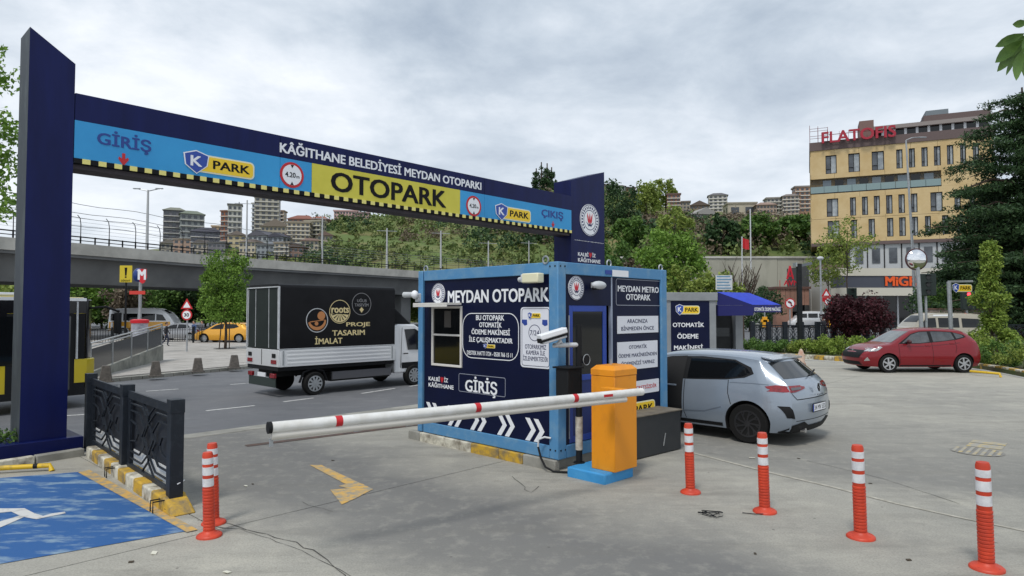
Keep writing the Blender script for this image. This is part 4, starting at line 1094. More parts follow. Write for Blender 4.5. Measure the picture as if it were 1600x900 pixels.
SPEC['hatch'] = dict(xr=-1.97, xf=2.12, hw=.89, wb=(-1.29, 1.29), rw=.325,
    rear=[(.2, .10), (.35, .02), (.55, 0), (.80, .02), (.96, .07), (1.06, .16), (1.22, .33), (1.36, .47), (1.46, .50)],
    front=[(.2, -.10), (.32, -.02), (.5, 0), (.66, -.04), (.78, -.12), (1.0, -.2)],
    top=[(-1.97, 1.37), (-1.45, 1.395), (-1.0, 1.435), (-.4, 1.45), (.1, 1.435), (.45, 1.37), (.8, 1.19), (1.12, .995), (1.3, .93), (1.7, .84), (1.95, .745), (2.12, .64)],
    sect=[(.15, .90), (.28, .955), (.5, 1.0), (.72, .985), (.95, .94), (1.2, .83), (1.42, .70)], bot=.2)
def body_mesh(sp, name, paint, ns=92, open_arch=True):
    xr, xf, hw = sp['xr'], sp['xf'], sp['hw']; ra = sp['rw'] + .055
    xs = [xr + (xf - xr) * (0.5 - 0.5 * math.cos(math.pi * k / ns)) * .35 + (xf - xr) * k / ns * .65 for k in range(ns + 1)]
    for w in sp['wb']:
        for k in range(-8, 9): xs.append(w + ra * math.sin(k * math.pi / 16) * .9995)
        xs += [w - ra * 1.002, w + ra * 1.002]
    xs = sorted(set(round(x, 5) for x in xs))
    def Bt(x):
        z = sp['bot'] + .04 * max(0, (x - xf + .5)) + sp.get('rise', .05) * max(0, (-x + xr + .5))
        for w in sp['wb']:
            if abs(x - w) < ra: z = max(z, sp['rw'] + math.sqrt(ra * ra - (x - w) ** 2))
        return z
    def XX(x, z):
        wr = max(0, 1 - (x - xr) / .62); wf = max(0, 1 - (xf - x) / .62)
        wr = wr * wr * (3 - 2 * wr) * .4 + wr * .6
        return x + interp(z, sp['rear']) * wr + interp(z, sp['front']) * wf
    def W(x, z):
        e1_ = max(0, (x - xf + .75) / .75); e2_ = max(0, (xr + .6 - x) / .6)
        return hw * (1 - sp.get('pf', .20) * e1_ ** 2.4 - sp.get('pr', .13) * e2_ ** 2.4) * sinterp(z, sp['sect'])
    nv, nt_ = 15, 4; rows = []
    for x in xs:
        b, T = Bt(x), sinterp(x, sp['top']); half = []
        r = min(.075, (T - b) * .3)
        for k in range(nv):
            t = k / (nv - 1); z = b + (T - r - b) * t; half.append((W(x, z), z))
        yw = half[-1][0]
        half.append((yw - r * .18, T - r * .45)); half.append((yw - r * .75, T - r * .1))
        for k in range(1, nt_ + 1):
            y = (yw - r * .75) * (1 - k / nt_); half.append((y, T - r * .1 + .045 * (1 - (y / yw) ** 2)))
        row = [(XX(x, z), y, z) for y, z in half] + [(XX(x, z), -y, z) for y, z in reversed(half[:-1])]
        rows.append(row)
    n = len(rows[0]); mb = MB(); vs = [p for r_ in rows for p in r_]
    fs = [(i * n + k, i * n + k + 1, (i + 1) * n + k + 1, (i + 1) * n + k) for i in range(len(rows) - 1) for k in range(n - 1)]
    mb.add(vs, fs)
    mb.m = 1
    mb.add([rows[i][j] for i in range(len(rows)) for j in (0, -1)], [(2 * i, 2 * i + 1, 2 * i + 3, 2 * i + 2) for i in range(len(rows) - 1)])
    mb.m = 0
    for row, sg in ((rows[0], -1), (rows[-1], 1)):      # bulged end caps
        h = (n + 1) // 2; m_ = 8; gv = []
        for k in range(h):
            L_, R_ = row[k], row[n - 1 - k]
            for j in range(m_ + 1):
                t = j / m_; y = L_[1] + (R_[1] - L_[1]) * t; q = 1 - (2 * t - 1) ** 2
                gv.append((L_[0] + sg * sp.get('bulge', .10) * q * min(1, L_[1] / .3), y, L_[2] + (0 if k < h - 4 else 0)))
        mb.add(gv, [(k * (m_ + 1) + j, k * (m_ + 1) + j + 1, (k + 1) * (m_ + 1) + j + 1, (k + 1) * (m_ + 1) + j) for k in range(h - 1) for j in range(m_)])
    me = bpy.data.meshes.new(name); me.from_pydata(mb.v, [], mb.f); me.polygons.foreach_set('material_index', mb.mi)
    for m in (paint, UNDER): me.materials.append(m)
    bm = bmesh.new(); bm.from_mesh(me); bmesh.ops.remove_doubles(bm, verts=bm.verts, dist=.0006); bmesh.ops.recalc_face_normals(bm, faces=bm.faces)
    bvh = BVHTree.FromBMesh(bm); bm.to_mesh(me); bm.free()
    for p in me.polygons: p.use_smooth = True
    me.set_sharp_from_angle(angle=R(38)); me.update()
    return me, bvh
AX = {'+y': (lambda a, b: Vector((a, 9, b)), Vector((0, -1, 0))), '-y': (lambda a, b: Vector((a, -9, b)), Vector((0, 1, 0))),
      '+x': (lambda a, b: Vector((9, a, b)), Vector((-1, 0, 0))), '-x': (lambda a, b: Vector((-9, a, b)), Vector((1, 0, 0)))}
def densify(poly, h, closed=True):
    o = []; n = len(poly)
    for i in range(n if closed else n - 1):
        a, b = poly[i], poly[(i + 1) % n]; m = max(1, int(math.dist(a, b) / h))
        o += [(a[0] + (b[0] - a[0]) * k / m, a[1] + (b[1] - a[1]) * k / m) for k in range(m)]
    if not closed: o.append(poly[-1])
    return o
def inside(p, poly):
    c = False; n = len(poly)
    for i in range(n):
        a, b = poly[i], poly[i - 1]
        if (a[1] > p[1]) != (b[1] > p[1]) and p[0] < (b[0] - a[0]) * (p[1] - a[1]) / (b[1] - a[1]) + a[0]: c = not c
    return c
def patch(bvh, poly, axis, m, name, parent, off=.004, h=.06):
    """a piece that lies on the body surface, outlined in side or end view"""
    f, d = AX[axis]; P = densify(poly, h); n = len(P)
    x0, x1 = min(p[0] for p in P), max(p[0] for p in P); y0, y1 = min(p[1] for p in P), max(p[1] for p in P)
    G_ = []; x = x0 + h * .5
    while x < x1:
        y = y0 + h * .5
        while y < y1:
            if inside((x, y), P) and min(math.dist((x, y), q) for q in P) > h * .4: G_.append((x, y))
            y += h
        x += h
    res = delaunay_2d_cdt([Vector(p) for p in P + G_], [], [list(range(n))], 1, 1e-5)
    vs, fs = res[0], res[2]; out = []; ok = []
    for v in vs:
        hit = bvh.ray_cast(f(v.x, v.y), d)
        if hit[0] is None: out.append((0, 0, 0)); ok.append(False)
        else:
            nr = hit[1]; nr = -nr if nr.dot(d) > 0 else nr
            out.append(tuple(hit[0] + nr * off)); ok.append(True)
    fs = [tuple(q) for q in fs if all(ok[i] for i in q)]
    me = bpy.data.meshes.new(name); me.from_pydata(out, [], fs); me.materials.append(m)
    for p in me.polygons: p.use_smooth = True
    me.update(); return link(name, me, parent)
def seam(bvh, pts, axis, w, m, name, parent, off=.002):
    f, d = AX[axis]; P = densify(pts, .05, False); vs = []; fs = []
    for i, p in enumerate(P):
        t = (Vector(P[min(i + 1, len(P) - 1)]) - Vector(P[max(i - 1, 0)])).normalized(); q = Vector((-t.y, t.x)) * w / 2
        for s in (-1, 1):
            hit = bvh.ray_cast(f(p[0] + q.x * s, p[1] + q.y * s), d)
            if hit[0] is None: return None
            vs.append(tuple(hit[0] - d * off))
    fs = [(2 * i, 2 * i + 1, 2 * i + 3, 2 * i + 2) for i in range(len(P) - 1)]
    return MB().add(vs, fs).build(name, m, parent)
_wc = {}
def wheel(parent, x, y, r, w=.2, style='silver', rear=False):
    k = (r, w, style)
    if k not in _wc:
        a = MB().lathe([(r * .66, -w / 2), (r * .93, -w / 2), (r, -w * .32), (r, w * .32), (r * .93, w / 2), (r * .66, w / 2 - .005)], n=32, axis='y').mesh('tyre', RUBBER, 50)
        rm = {'silver': ALU, 'black': mat('black_alloy', (.075, .075, .08), .3, metal=.7), 'steel': STEEL}[style]
        b = MB().lathe([(r * .68, w * .46), (r * .68, w * .5), (r * .60, w * .5), (r * .57, w * .30)], n=32, axis='y')
        ns = {'silver': 6, 'black': 9, 'steel': 10}[style]
        for i in range(ns):
            t = 2 * math.pi * i / ns; tw = .38 if style != 'steel' else 0
            p0 = Vector((math.cos(t) * r * .10, w * .47, math.sin(t) * r * .10)); p1 = Vector((math.cos(t + tw) * r * .62, w * .47, math.sin(t + tw) * r * .62))
            b.bar(p0, p1, r * (.17 if style != 'black' else .075), .02, up=(0, 1, 0))
            if style == 'black':
                p2 = Vector((math.cos(t + .62) * r * .62, w * .47, math.sin(t + .62) * r * .62)); b.bar(p0.lerp(p1, .55), p2, r * .05, .018, up=(0, 1, 0))
        b.lathe([(r * .15, w * .42), (r * .15, w * .52), (r * .05, w * .53)], n=16, axis='y')
        b = b.mesh('rim', rm, 35)
        c = MB().lathe([(r * .66, -w * .3), (r * .66, w * .28)], n=24, axis='y').mesh('brake_well', UNDER)
        _wc[k] = (a, b, c)
    e = empty('wheel', (x, y, r), 0 if y > 0 else math.pi, parent=parent)
    for nm, me in zip(('tyre', 'rim', 'brake_well'), _wc[k]): link(nm, me, e)
    return e
def paint(name, c, c2=None): return mat(name, c, .28, metal=.25, coat=.8, c2=c2, scale=2)
TAIL = mat('tail_light', (.32, .012, .02), .12, spec=.8, c2=(.16, .01, .015), scale=14)
HEAD = mat('head_light', (.62, .64, .66), .08, spec=1, c2=(.2, .21, .22), scale=16)
def plate(name, parent, c, w, hgt, nx, txt):
    """licence plate facing local +x (nx=1) or -x"""
    b = MB().box(c[0] - .006, c[1] - w / 2, c[2] - hgt / 2, c[0] + .006, c[1] + w / 2, c[2] + hgt / 2).build('licence_plate', WHITE, parent, .003)
    fr_ = MB(); fr_.box(c[0] - .004, c[1] - w / 2 - .012, c[2] - hgt / 2 - .012, c[0] + .004, c[1] + w / 2 + .012, c[2] + hgt / 2 + .012); fr_.build('plate_frame', TRIM, b)
    vs, fs = text_geo(txt, 0); x0 = min(v[0] for v in vs); x1 = max(v[0] for v in vs); y0 = min(v[1] for v in vs); y1 = max(v[1] for v in vs)
    MB().add([(c[0] + nx * (.0065 + (.001 if v[2] > 0 else 0)), c[1] + nx * (-w * .40 + (v[0] - x0) / (x1 - x0) * w * .86), c[2] - hgt * .33 + (v[1] - y0) / (y1 - y0) * hgt * .66) for v in vs], fs).build('lettering', BLACK, b)
    s = -nx
    MB().box(c[0] + nx * .004, c[1] + s * w * .5 if s < 0 else c[1] + w * .44, c[2] - hgt / 2, c[0] + nx * .0068, c[1] - w * .44 if s < 0 else c[1] + w / 2, c[2] + hgt / 2).build('blue_band', mat('plate_blue', lin(20, 60, 160), .5), b)
def mirror(parent, x, y, z, m):
    e = MB().ell((x, y, z), (.07, .11, .075), 12, 8).build('mirror', m, parent, smooth=60)
    s = 1 if y > 0 else -1; MB().bar((x + .02, y - s * .05, z - .03), (x + .06, y - s * .17, z - .05), .05, .03).build('mirror_arm', TRIM, e)

def hatch_car(loc, rz, sp, pm, label, group=None, wheels='silver', kind='clio', scale=1.0, glass=None, full=True, name='parked_car'):
    t = empty(name, loc, rz, label, 'car', group)
    me, bvh = body_mesh(sp, 'body', pm); body = link('body', me, t)
    gl = glass or GLASSM; hw = sp['hw']
    for sg, ax in ((1, '+y'), (-1, '-y')):
        patch(bvh, sp['win_all'], ax, TRIM, 'window_surround', t, .002, .07)
        for w in sp['wins']:
            patch(bvh, w, ax, gl, 'side_window', t, .005, .07)
        for s_ in sp['seams']: seam(bvh, s_, ax, .012, TRIM, 'door_gap', t)
        patch(bvh, sp['sill'], ax, sp.get('sillmat', TRIM), 'sill_trim', t, .004, .1)
        for hx, hz_ in sp['handles']:
            hit = bvh.ray_cast(Vector((hx, sg * 9, hz_)), Vector((0, -sg, 0)))[0]
            if hit: MB().box(hx - .09, hit.y - .012, hz_ - .016, hx + .09, hit.y + .02 * 1, hz_ + .016).build('door_handle', pm, t, .008)
        if sp.get('taillight_side'): patch(bvh, sp['taillight_side'], ax, TAIL, 'taillight', t, .006, .05)
        if sp.get('headlight_side'): patch(bvh, sp['headlight_side'], ax, HEAD, 'headlight', t, .006, .05)
        for w in sp['wb']:
            ring_ = []
            ra = sp['rw'] + .055
            pts = [(w + (ra + .018) * math.cos(a), sp['rw'] + (ra + .018) * math.sin(a)) for a in [math.pi * k / 18 for k in range(0, 19)]]
            if sp.get('archtrim'): seam(bvh, pts, ax, .035, TRIM, 'arch_trim', t, .006)
        mirror(t, sp['mir'][0], sg * (hw + .04), sp['mir'][1], sp.get('mirmat', pm))
    patch(bvh, sp['windscreen'], '+x', GLASSL, 'windscreen', t, .005, .08)
    patch(bvh, sp['backlight'], '-x', sp.get('backglass', gl), 'rear_window', t, .006, .08)
    for nm, pl_, ax, m, o in sp['patches']: patch(bvh, pl_, ax, m, nm, t, o, .05)
    for pts, ax, w in sp['lines']: seam(bvh, pts, ax, w, TRIM, 'panel_gap', t)
    for x in sp['wb']:
        for sg in (1, -1): wheel(t, x, sg * (hw - .115), sp['rw'], .20, wheels)
    # floor pan hides the hollow body
    MB().box(sp['xr'] + .25, -hw + .22, sp['bot'] + .02, sp['xf'] - .25, hw - .22, .45).build('floor_pan', UNDER, t)
    t.scale = (scale,) * 3
    return t, bvh
sym = lambda pl_: [(-a, b) for a, b in pl_]
# ---- grey hatchback
LAMPG = mat('lamp_grey', (.10, .09, .10), .15, spec=.8)
S = dict(SPEC['hatch'])
S['win_all'] = [(.98, .96), (.50, 1.27), (.2, 1.355), (-.4, 1.385), (-1.0, 1.355), (-1.30, 1.24), (-1.36, 1.14), (-1.22, 1.07), (-.9, 1.02), (-.3, .985)]
S['wins'] = [[(.92, .985), (.50, 1.25), (.2, 1.335), (-.12, 1.36), (-.12, 1.0)], [(-.20, 1.0), (-.20, 1.362), (-.5, 1.362), (-1.0, 1.33), (-1.22, 1.23), (-1.30, 1.15), (-1.18, 1.09), (-.9, 1.045)]]
S['seams'] = [[(-.16, .98), (-.16, .42), (-.2, .30)], [(-.95, 1.02), (-.96, .8), (-1.02, .62)], [(1.0, .95), (1.0, .5), (.95, .3)]]
S['sill'] = [(.9, .23), (.9, .29), (-.86, .29), (-.86, .23)]
S['arch'] = []; S['handles'] = [(-.32 + .4, .86)]; S['mir'] = (.78, 1.03)
S['taillight_side'] = [(-1.95, .90), (-1.95, .975), (-1.72, .985), (-1.56, .955), (-1.60, .925), (-1.78, .885)]
S['headlight_side'] = [(2.0, .66), (1.95, .74), (1.6, .80), (1.65, .72)]
S['windscreen'] = [(-.62, 1.02), (.62, 1.02), (.52, 1.33), (-.52, 1.33)]
S['backlight'] = [(-.66, 1.08), (.66, 1.08), (.60, 1.33), (-.60, 1.33)]
S['backglass'] = mat('tinted_glass', (.02, .022, .024), .05, spec=.8)
S['patches'] = [('taillight', [(.84, .88), (.84, .97), (.56, .975), (.32, .95), (.34, .92), (.62, .875)], '-x', TAIL, .008),
                ('taillight', [(-.84, .88), (-.84, .97), (-.56, .975), (-.32, .95), (-.34, .92), (-.62, .875)], '-x', TAIL, .008),
                ('light_glass', [(.70, .905), (.70, .945), (.44, .945), (.46, .915)], '-x', LAMPG, .013),
                ('light_glass', [(-.70, .905), (-.70, .945), (-.44, .945), (-.46, .915)], '-x', LAMPG, .013),
                ('rear_skirt', [(-.8, .2), (.8, .2), (.74, .36), (.45, .40), (.3, .33), (-.3, .33), (-.45, .40), (-.74, .36)], '-x', TRIM, .007),
                ('fog_vent', [(.80, .48), (.84, .66), (.78, .66), (.70, .46)], '-x', TRIM, .008),
                ('fog_vent', [(-.80, .48), (-.84, .66), (-.78, .66), (-.70, .46)], '-x', TRIM, .008),
                ('grille', [(-.6, .3), (.6, .3), (.5, .6), (-.5, .6)], '+x', TRIM, .006)]
S['lines'] = [([(-.70, .84), (-.62, .76), (.62, .76), (.70, .84)], '-x', .014), ([(-.74, 1.0), (-.7, .84)], '-x', .012), ([(.74, 1.0), (.7, .84)], '-x', .012), ([(-.66, .42), (.66, .42)], '-x', .01)]
gw = gp(1168, 693)
ha = R(135)
hd = Vector((math.cos(ha), math.sin(ha), 0)); lf = Vector((-hd.y, hd.x, 0))
org = gw - lf * (.89 - .02) - hd * (-1.29)
GREY = paint('car_grey', lin(140, 151, 164), lin(145, 156, 169))
gcar, bv = hatch_car((org.x, org.y, 0), ha, S, GREY, 'pale blue-grey hatchback seen from behind beside the ticket booth with its front door open', None, 'black', name='parked_car', glass=GLASSD)
gcar.scale = (1, 1, .965)
plate('p', gcar, (-2.085, -.0, .60), .52, .115, -1, '34 MV 533')
seam(bv, [(.9, .42), (.2, .40), (-.55, .46), (-.85, .56)], '+y', .02, mat('crease_shade_grey', lin(104, 114, 126), .4), 'crease_shade_line', gcar, .003)  # flat ribbon in darker grey, painting the shade of a pressed crease
seam(bv, [(-.98, .98), (-1.35, .99), (-1.62, .985)], '+y', .012, MATS['crease_shade_grey'], 'crease_shade_line', gcar, .003)  # same painted crease shade, above the rear wheel
# spoiler, wiper, badge, exhaust, fin
MB().add([(-1.40, -.60, 1.425), (-1.40, .60, 1.425), (-1.62, .56, 1.385), (-1.62, -.56, 1.385), (-1.40, -.60, 1.40), (-1.40, .60, 1.40), (-1.60, .56, 1.355), (-1.60, -.56, 1.355)],
         [(0, 1, 2, 3), (7, 6, 5, 4), (0, 3, 7, 4), (1, 5, 6, 2), (2, 6, 7, 3), (0, 4, 5, 1)]).build('spoiler', GREY, gcar, .008)
MB().bar((-1.93, -.02, 1.10), (-1.86, -.42, 1.17), .02, .02).build('rear_wiper', TRIM, gcar)
bd = MB(); 
for s in (-1, 1):
    bd.bar((-2.075, 0, .985), (-2.08, s * .035, .92), .016, .012); bd.bar((-2.08, s * .035, .92), (-2.09, 0, .855), .016, .012)
bd.build('badge', TRIM, gcar)
Plane(gcar, (-2.10, 0, 0), (0, -1, 0), (-1, 0, 0)).text('C L I O', (-.12, .80, .12, .823), TRIM, 0, .004, gcar, .02)
MB().tube([(-1.85, .42, .25), (-2.03, .42, .25)], .04, 14).build('exhaust_pipe', CHROME, gcar, smooth=40)
# open front-left door: dark doorway panel on body and a swung door
patch(bv, [(.98, .94), (.50, 1.27), (.2, 1.355), (-.12, 1.38), (-.13, .4), (-.1, .3), (.92, .30), (.97, .6)], '+y', mat('car_interior', (.012, .012, .013), .8), 'doorway', gcar, .007, .08)
dr_ = MB(); 
hx, hy, da = .95, .86, R(180 - 58)
dl = 1.05
ca, sa = math.cos(R(122)), math.sin(R(122))
def dpnt(a, z, o=0): return (hx + a * ca - o * sa, hy + a * sa + o * ca, z)
dr_.prism([(0, .3), (dl, .3), (dl + .02, .92), (0, .97)], lambda a, z, h: dpnt(a, z, h), 0, .06)
door_ = dr_.build('door', GREY, gcar, .01)
MB().prism([(.06, .98), (dl, .94), (dl, 1.34), (.72, 1.33), (.45, 1.22)], lambda a, z, h: dpnt(a, z, h), .02, .028).build('door_window', GLASSD, door_)
fm_ = MB(); q = [(.02, .97), (.45, 1.24), (.72, 1.35), (dl, 1.36), (dl, .94)]
for a_, b_ in zip(q[:-1], q[1:]): fm_.bar(dpnt(*a_, .024), dpnt(*b_, .024), .03)
fm_.build('window_frame', TRIM, door_)
MB().bar(dpnt(.1, .62, -.01), dpnt(dl - .1, .66, -.01), .03, .02).build('door_trim', CHROME, door_)

# ---- red hatchback
S2 = dict(SPEC['hatch'])
S2.update(xr=-1.93, xf=2.13, hw=.885, rw=.315, top=[(-1.93, 1.40), (-1.45, 1.44), (-1.0, 1.475), (-.4, 1.50), (.0, 1.49), (.35, 1.43), (.75, 1.22), (1.12, 1.0), (1.3, .965), (1.7, .90), (1.98, .80), (2.13, .68)],
          rear=[(.2, .12), (.35, .03), (.55, 0), (.80, .03), (.96, .06), (1.10, .12), (1.25, .26), (1.38, .42), (1.5, .48)])
S2['win_all'] = [(.94, .99), (.42, 1.33), (.1, 1.415), (-.4, 1.43), (-1.0, 1.40), (-1.40, 1.30), (-1.46, 1.22), (-1.1, 1.13), (-.5, 1.06), (.2, 1.0)]
S2['wins'] = [[(.80, 1.02), (.42, 1.30), (.12, 1.385), (-.16, 1.40), (-.16, 1.055), (.2, 1.02)], [(-.28, 1.06), (-.28, 1.405), (-.6, 1.40), (-.98, 1.375), (-1.04, 1.15), (-.7, 1.10)], [(-1.11, 1.17), (-1.06, 1.37), (-1.34, 1.29), (-1.38, 1.23)]]
S2['seams'] = [[(-.22, 1.06), (-.23, .5), (-.22, .3)], [(-1.04, 1.12), (-1.05, .85), (-1.0, .68)], [(.93, .98), (.92, .5), (.88, .3)]]
S2['sill'] = [(.9, .22), (.9, .27), (-.86, .27), (-.86, .22)]
S2['handles'] = [(-.08, .93), (-.92, 1.0)]; S2['mir'] = (.62, 1.07); S2['mirmat'] = mat('mirror_dark_red', (.05, .005, .008), .3)
S2['headlight_side'] = [(2.04, .70), (1.98, .83), (1.55, .90), (1.5, .87), (1.66, .76)]
S2['taillight_side'] = [(-1.92, .98), (-1.90, 1.08), (-1.66, 1.10), (-1.62, 1.06)]
S2['windscreen'] = [(-.64, 1.03), (.64, 1.03), (.53, 1.41), (-.53, 1.41)]
S2['backlight'] = [(-.6, 1.1), (.6, 1.1), (.5, 1.36), (-.5, 1.36)]
S2['backglass'] = GLASSD
S2['patches'] = [('grille', [(-.56, .50), (.56, .50), (.66, .66), (.62, .76), (-.62, .76), (-.66, .66)], '+x', TRIM, .008),
                 ('headlight', [(.60, .72), (.84, .74), (.82, .84), (.58, .80)], '+x', HEAD, .009), ('headlight', [(-.60, .72), (-.84, .74), (-.82, .84), (-.58, .80)], '+x', HEAD, .009),
                 ('bumper_intake', [(-.62, .26), (.62, .26), (.56, .38), (-.56, .38)], '+x', TRIM, .008),
                 ('fog_trim', [(.72, .40), (.80, .42), (.78, .54)], '+x', CHROME, .009), ('fog_trim', [(-.72, .40), (-.80, .42), (-.78, .54)], '+x', CHROME, .009)]
S2['lines'] = []
REDC = mat('car_red', (.21, .007, .014), .3, metal=.15, coat=.5, spec=.3)
rx = gp(1392, 582.5); rx2 = gp(1510, 582.5)
rc_y = (rx.y + rx2.y) / 2 + .80; rc_x = (rx.x + rx2.x) / 2 - .10
rcar, bv2 = hatch_car((rc_x, rc_y, 0), R(180), S2, REDC, 'dark red hatchback parked along the planted island facing left', None, 'silver', glass=GLASSM, name='parked_car')
plate('p', rcar, (2.16, 0, .60), .50, .11, 1, '34 FT 512')
MB().lathe([(.05, 0), (.05, .01)], (2.09, 0, .74), 14, 'x').build('badge', CHROME, rcar)
seam(bv2, [(.85, .93), (.3, .90), (-.5, .955), (-1.2, 1.03)], '+y', .02, mat('crease_shade_red', (.10, .006, .012), .4), 'crease_shade_line', rcar, .003)  # shade of the side crease painted as a deeper red line

# ---- simpler vehicles far away share the same body builder
def far_car(loc, rz, pm, label, top=None, rear=None, group=None, sc=1, wins=None, cat='car', sect=None, xr=-1.97, xf=2.12, hw=.88, wb=(-1.3, 1.3), rw=.32, name='parked_car', stripe=None, front=None):
    sp = dict(SPEC['hatch']); sp.update(xr=xr, xf=xf, hw=hw, wb=wb, rw=rw)
    if top: sp['top'] = top
    if rear: sp['rear'] = rear
    if front: sp['front'] = front
    if sect: sp['sect'] = sect
    t = empty(name, loc, rz, label, cat, group)
    me, bvh = body_mesh(sp, 'body', pm, 40); link('body', me, t)
    for ax in ('+y', '-y'):
        for w in wins or [[(.90, .985), (.50, 1.25), (.2, 1.335), (-.12, 1.36), (-.12, 1.0)], [(-.20, 1.0), (-.20, 1.362), (-.5, 1.362), (-1.0, 1.33), (-1.25, 1.15), (-.9, 1.045)]]:
            patch(bvh, w, ax, GLASSD, 'side_window', t, .01, .15)
        if stripe: patch(bvh, stripe[0], ax, stripe[1], 'side_band', t, .006, .3)
    zt = max(p[1] for p in sp['top']); zb = zt - .46
    for ax, hh in (('+x', 1), ('-x', 1)):
        patch(bvh, [(-hw * .68, zb), (hw * .68, zb), (hw * .58, zt - .12), (-hw * .58, zt - .12)], ax, GLASSD, 'windscreen' if ax == '+x' else 'rear_window', t, .01, .15)
    for s in (1, -1):
        patch(bvh, [(s * hw * .86, .66), (s * hw * .62, .66), (s * hw * .62, .78), (s * hw * .86, .78)], '+x', HEAD, 'headlight', t, .01, .1)
        patch(bvh, [(s * hw * .86, .74), (s * hw * .66, .74), (s * hw * .66, .94), (s * hw * .86, .94)], '-x', TAIL, 'taillight', t, .01, .1)
        for x in wb: wheel(t, x, s * (hw - .115), rw, .2, 'steel')
    t.scale = (sc,) * 3
    return t
VAN_TOP = [(-2.2, 1.80), (-1.5, 1.85), (0, 1.86), (.7, 1.80), (1.15, 1.45), (1.45, 1.12), (1.8, 1.0), (2.1, .78)]
VAN_REAR = [(.2, .05), (.5, 0), (1.2, .02), (1.85, .08)]
VAN_SECT = [(.15, .92), (.4, .98), (.8, 1), (1.1, .97), (1.5, .9), (1.86, .82)]
BUS_TOP = [(-3.0, 2.45), (-2, 2.55), (0, 2.58), (1.2, 2.52), (1.9, 2.1), (2.4, 1.45), (2.6, 1.25), (2.9, 1.0)]
BUS_SECT = [(.15, .93), (.4, .98), (.9, 1), (1.4, .97), (2.0, .93), (2.58, .84)]
MB_W = [[(1.85, 1.45), (1.5, 2.0), (1.0, 2.05), (1.0, 1.45)], [(.9, 1.45), (.9, 2.08), (-.4, 2.1), (-.4, 1.45)], [(-.55, 1.45), (-.55, 2.1), (-1.7, 2.1), (-1.7, 1.45)], [(-1.85, 1.45), (-1.85, 2.1), (-2.75, 2.08), (-2.75, 1.45)]]
VAN_W = [[(1.25, 1.12), (.85, 1.6), (.35, 1.62), (.35, 1.12)], [(.22, 1.12), (.22, 1.62), (-.85, 1.62), (-.85, 1.12)], [(-1.0, 1.12), (-1.0, 1.6), (-1.95, 1.56), (-1.95, 1.12)]]
P_WHITE = paint('car_white', (.78, .79, .80)); P_TAXI = paint('car_taxi_yellow', (.75, .36, .02)); P_BEIGE = paint('car_beige', (.42, .38, .30)); P_SILV = paint('car_silver', (.30, .31, .33)); P_RED2 = paint('car_bright_red', (.35, .02, .03)); P_DKBL = paint('car_dark_blue', (.03, .04, .09))
BIGS = dict(xr=-3.0, xf=2.9, hw=1.02, wb=(-1.7, 1.9), rw=.36)
# right street
p = dp(1262, 507, 88); far_car((p.x, p.y, 0), R(176), P_WHITE, 'small white panel van parked beyond the fence behind the black post', VAN_TOP, VAN_REAR, wins=VAN_W, sect=VAN_SECT, cat='van', sc=1.15, xr=-2.2, xf=2.1, name='parked_van')
p = dp(1229, 505, 92); far_car((p.x, p.y, 0), R(178), P_RED2, 'bright red car parked on the far street between the white vans', sc=1.15)
p = dp(1215, 505, 100); far_car((p.x, p.y, 0), R(0), P_WHITE, 'long white minibus parked on the far street behind the red car', BUS_TOP, VAN_REAR, wins=MB_W, sect=BUS_SECT, cat='minibus', sc=1.15, name='parked_minibus', **BIGS)
p = dp(1310, 510, 80); far_car((p.x, p.y, 0), R(185), P_TAXI, 'yellow taxi half hidden behind the purple tree', sc=1.1)
p = dp(1458, 532, 38); far_car((p.x, p.y, 0), R(180), P_BEIGE, 'beige minibus parked behind the dark red hatchback', VAN_TOP, VAN_REAR, wins=VAN_W, sect=VAN_SECT, cat='minibus', sc=1.08, xr=-2.2, xf=2.1, name='parked_minibus', stripe=([(-.6, 1.72), (1.0, 1.70), (1.0, 1.78), (-.6, 1.8)], P_WHITE))
# plaza side street
p = dp(232, 508, 66); far_car((p.x, p.y, ROAD + .1), R(8), P_WHITE, 'white and yellow minibus passing behind the metro kiosk', [(a, b * .95) for a, b in BUS_TOP], VAN_REAR, wins=[[(a, b * .95) for a, b in w] for w in MB_W], sect=[(a * .95, b) for a, b in BUS_SECT], cat='minibus', sc=1.12, name='moving_minibus', stripe=([(-2.9, .45), (2.6, .45), (2.4, 1.28), (-2.9, 1.28)], P_TAXI), **BIGS)
p = dp(355, 528, 52); far_car((p.x, p.y, ROAD + .1), R(176), P_TAXI, 'yellow taxi behind the black railing beside the plaza tree', sc=1.08, name='taxi_car', group='yellow taxis on the side street')
p = dp(402, 524, 60); far_car((p.x, p.y, ROAD + .1), R(176), P_TAXI, 'second yellow taxi partly hidden by the canvas truck', sc=1.08, name='taxi_car', group='yellow taxis on the side street')
p = dp(282, 526, 56); far_car((p.x, p.y, ROAD + .1), R(176), P_SILV, 'silver car behind the black railing left of the taxis', sc=1.0)

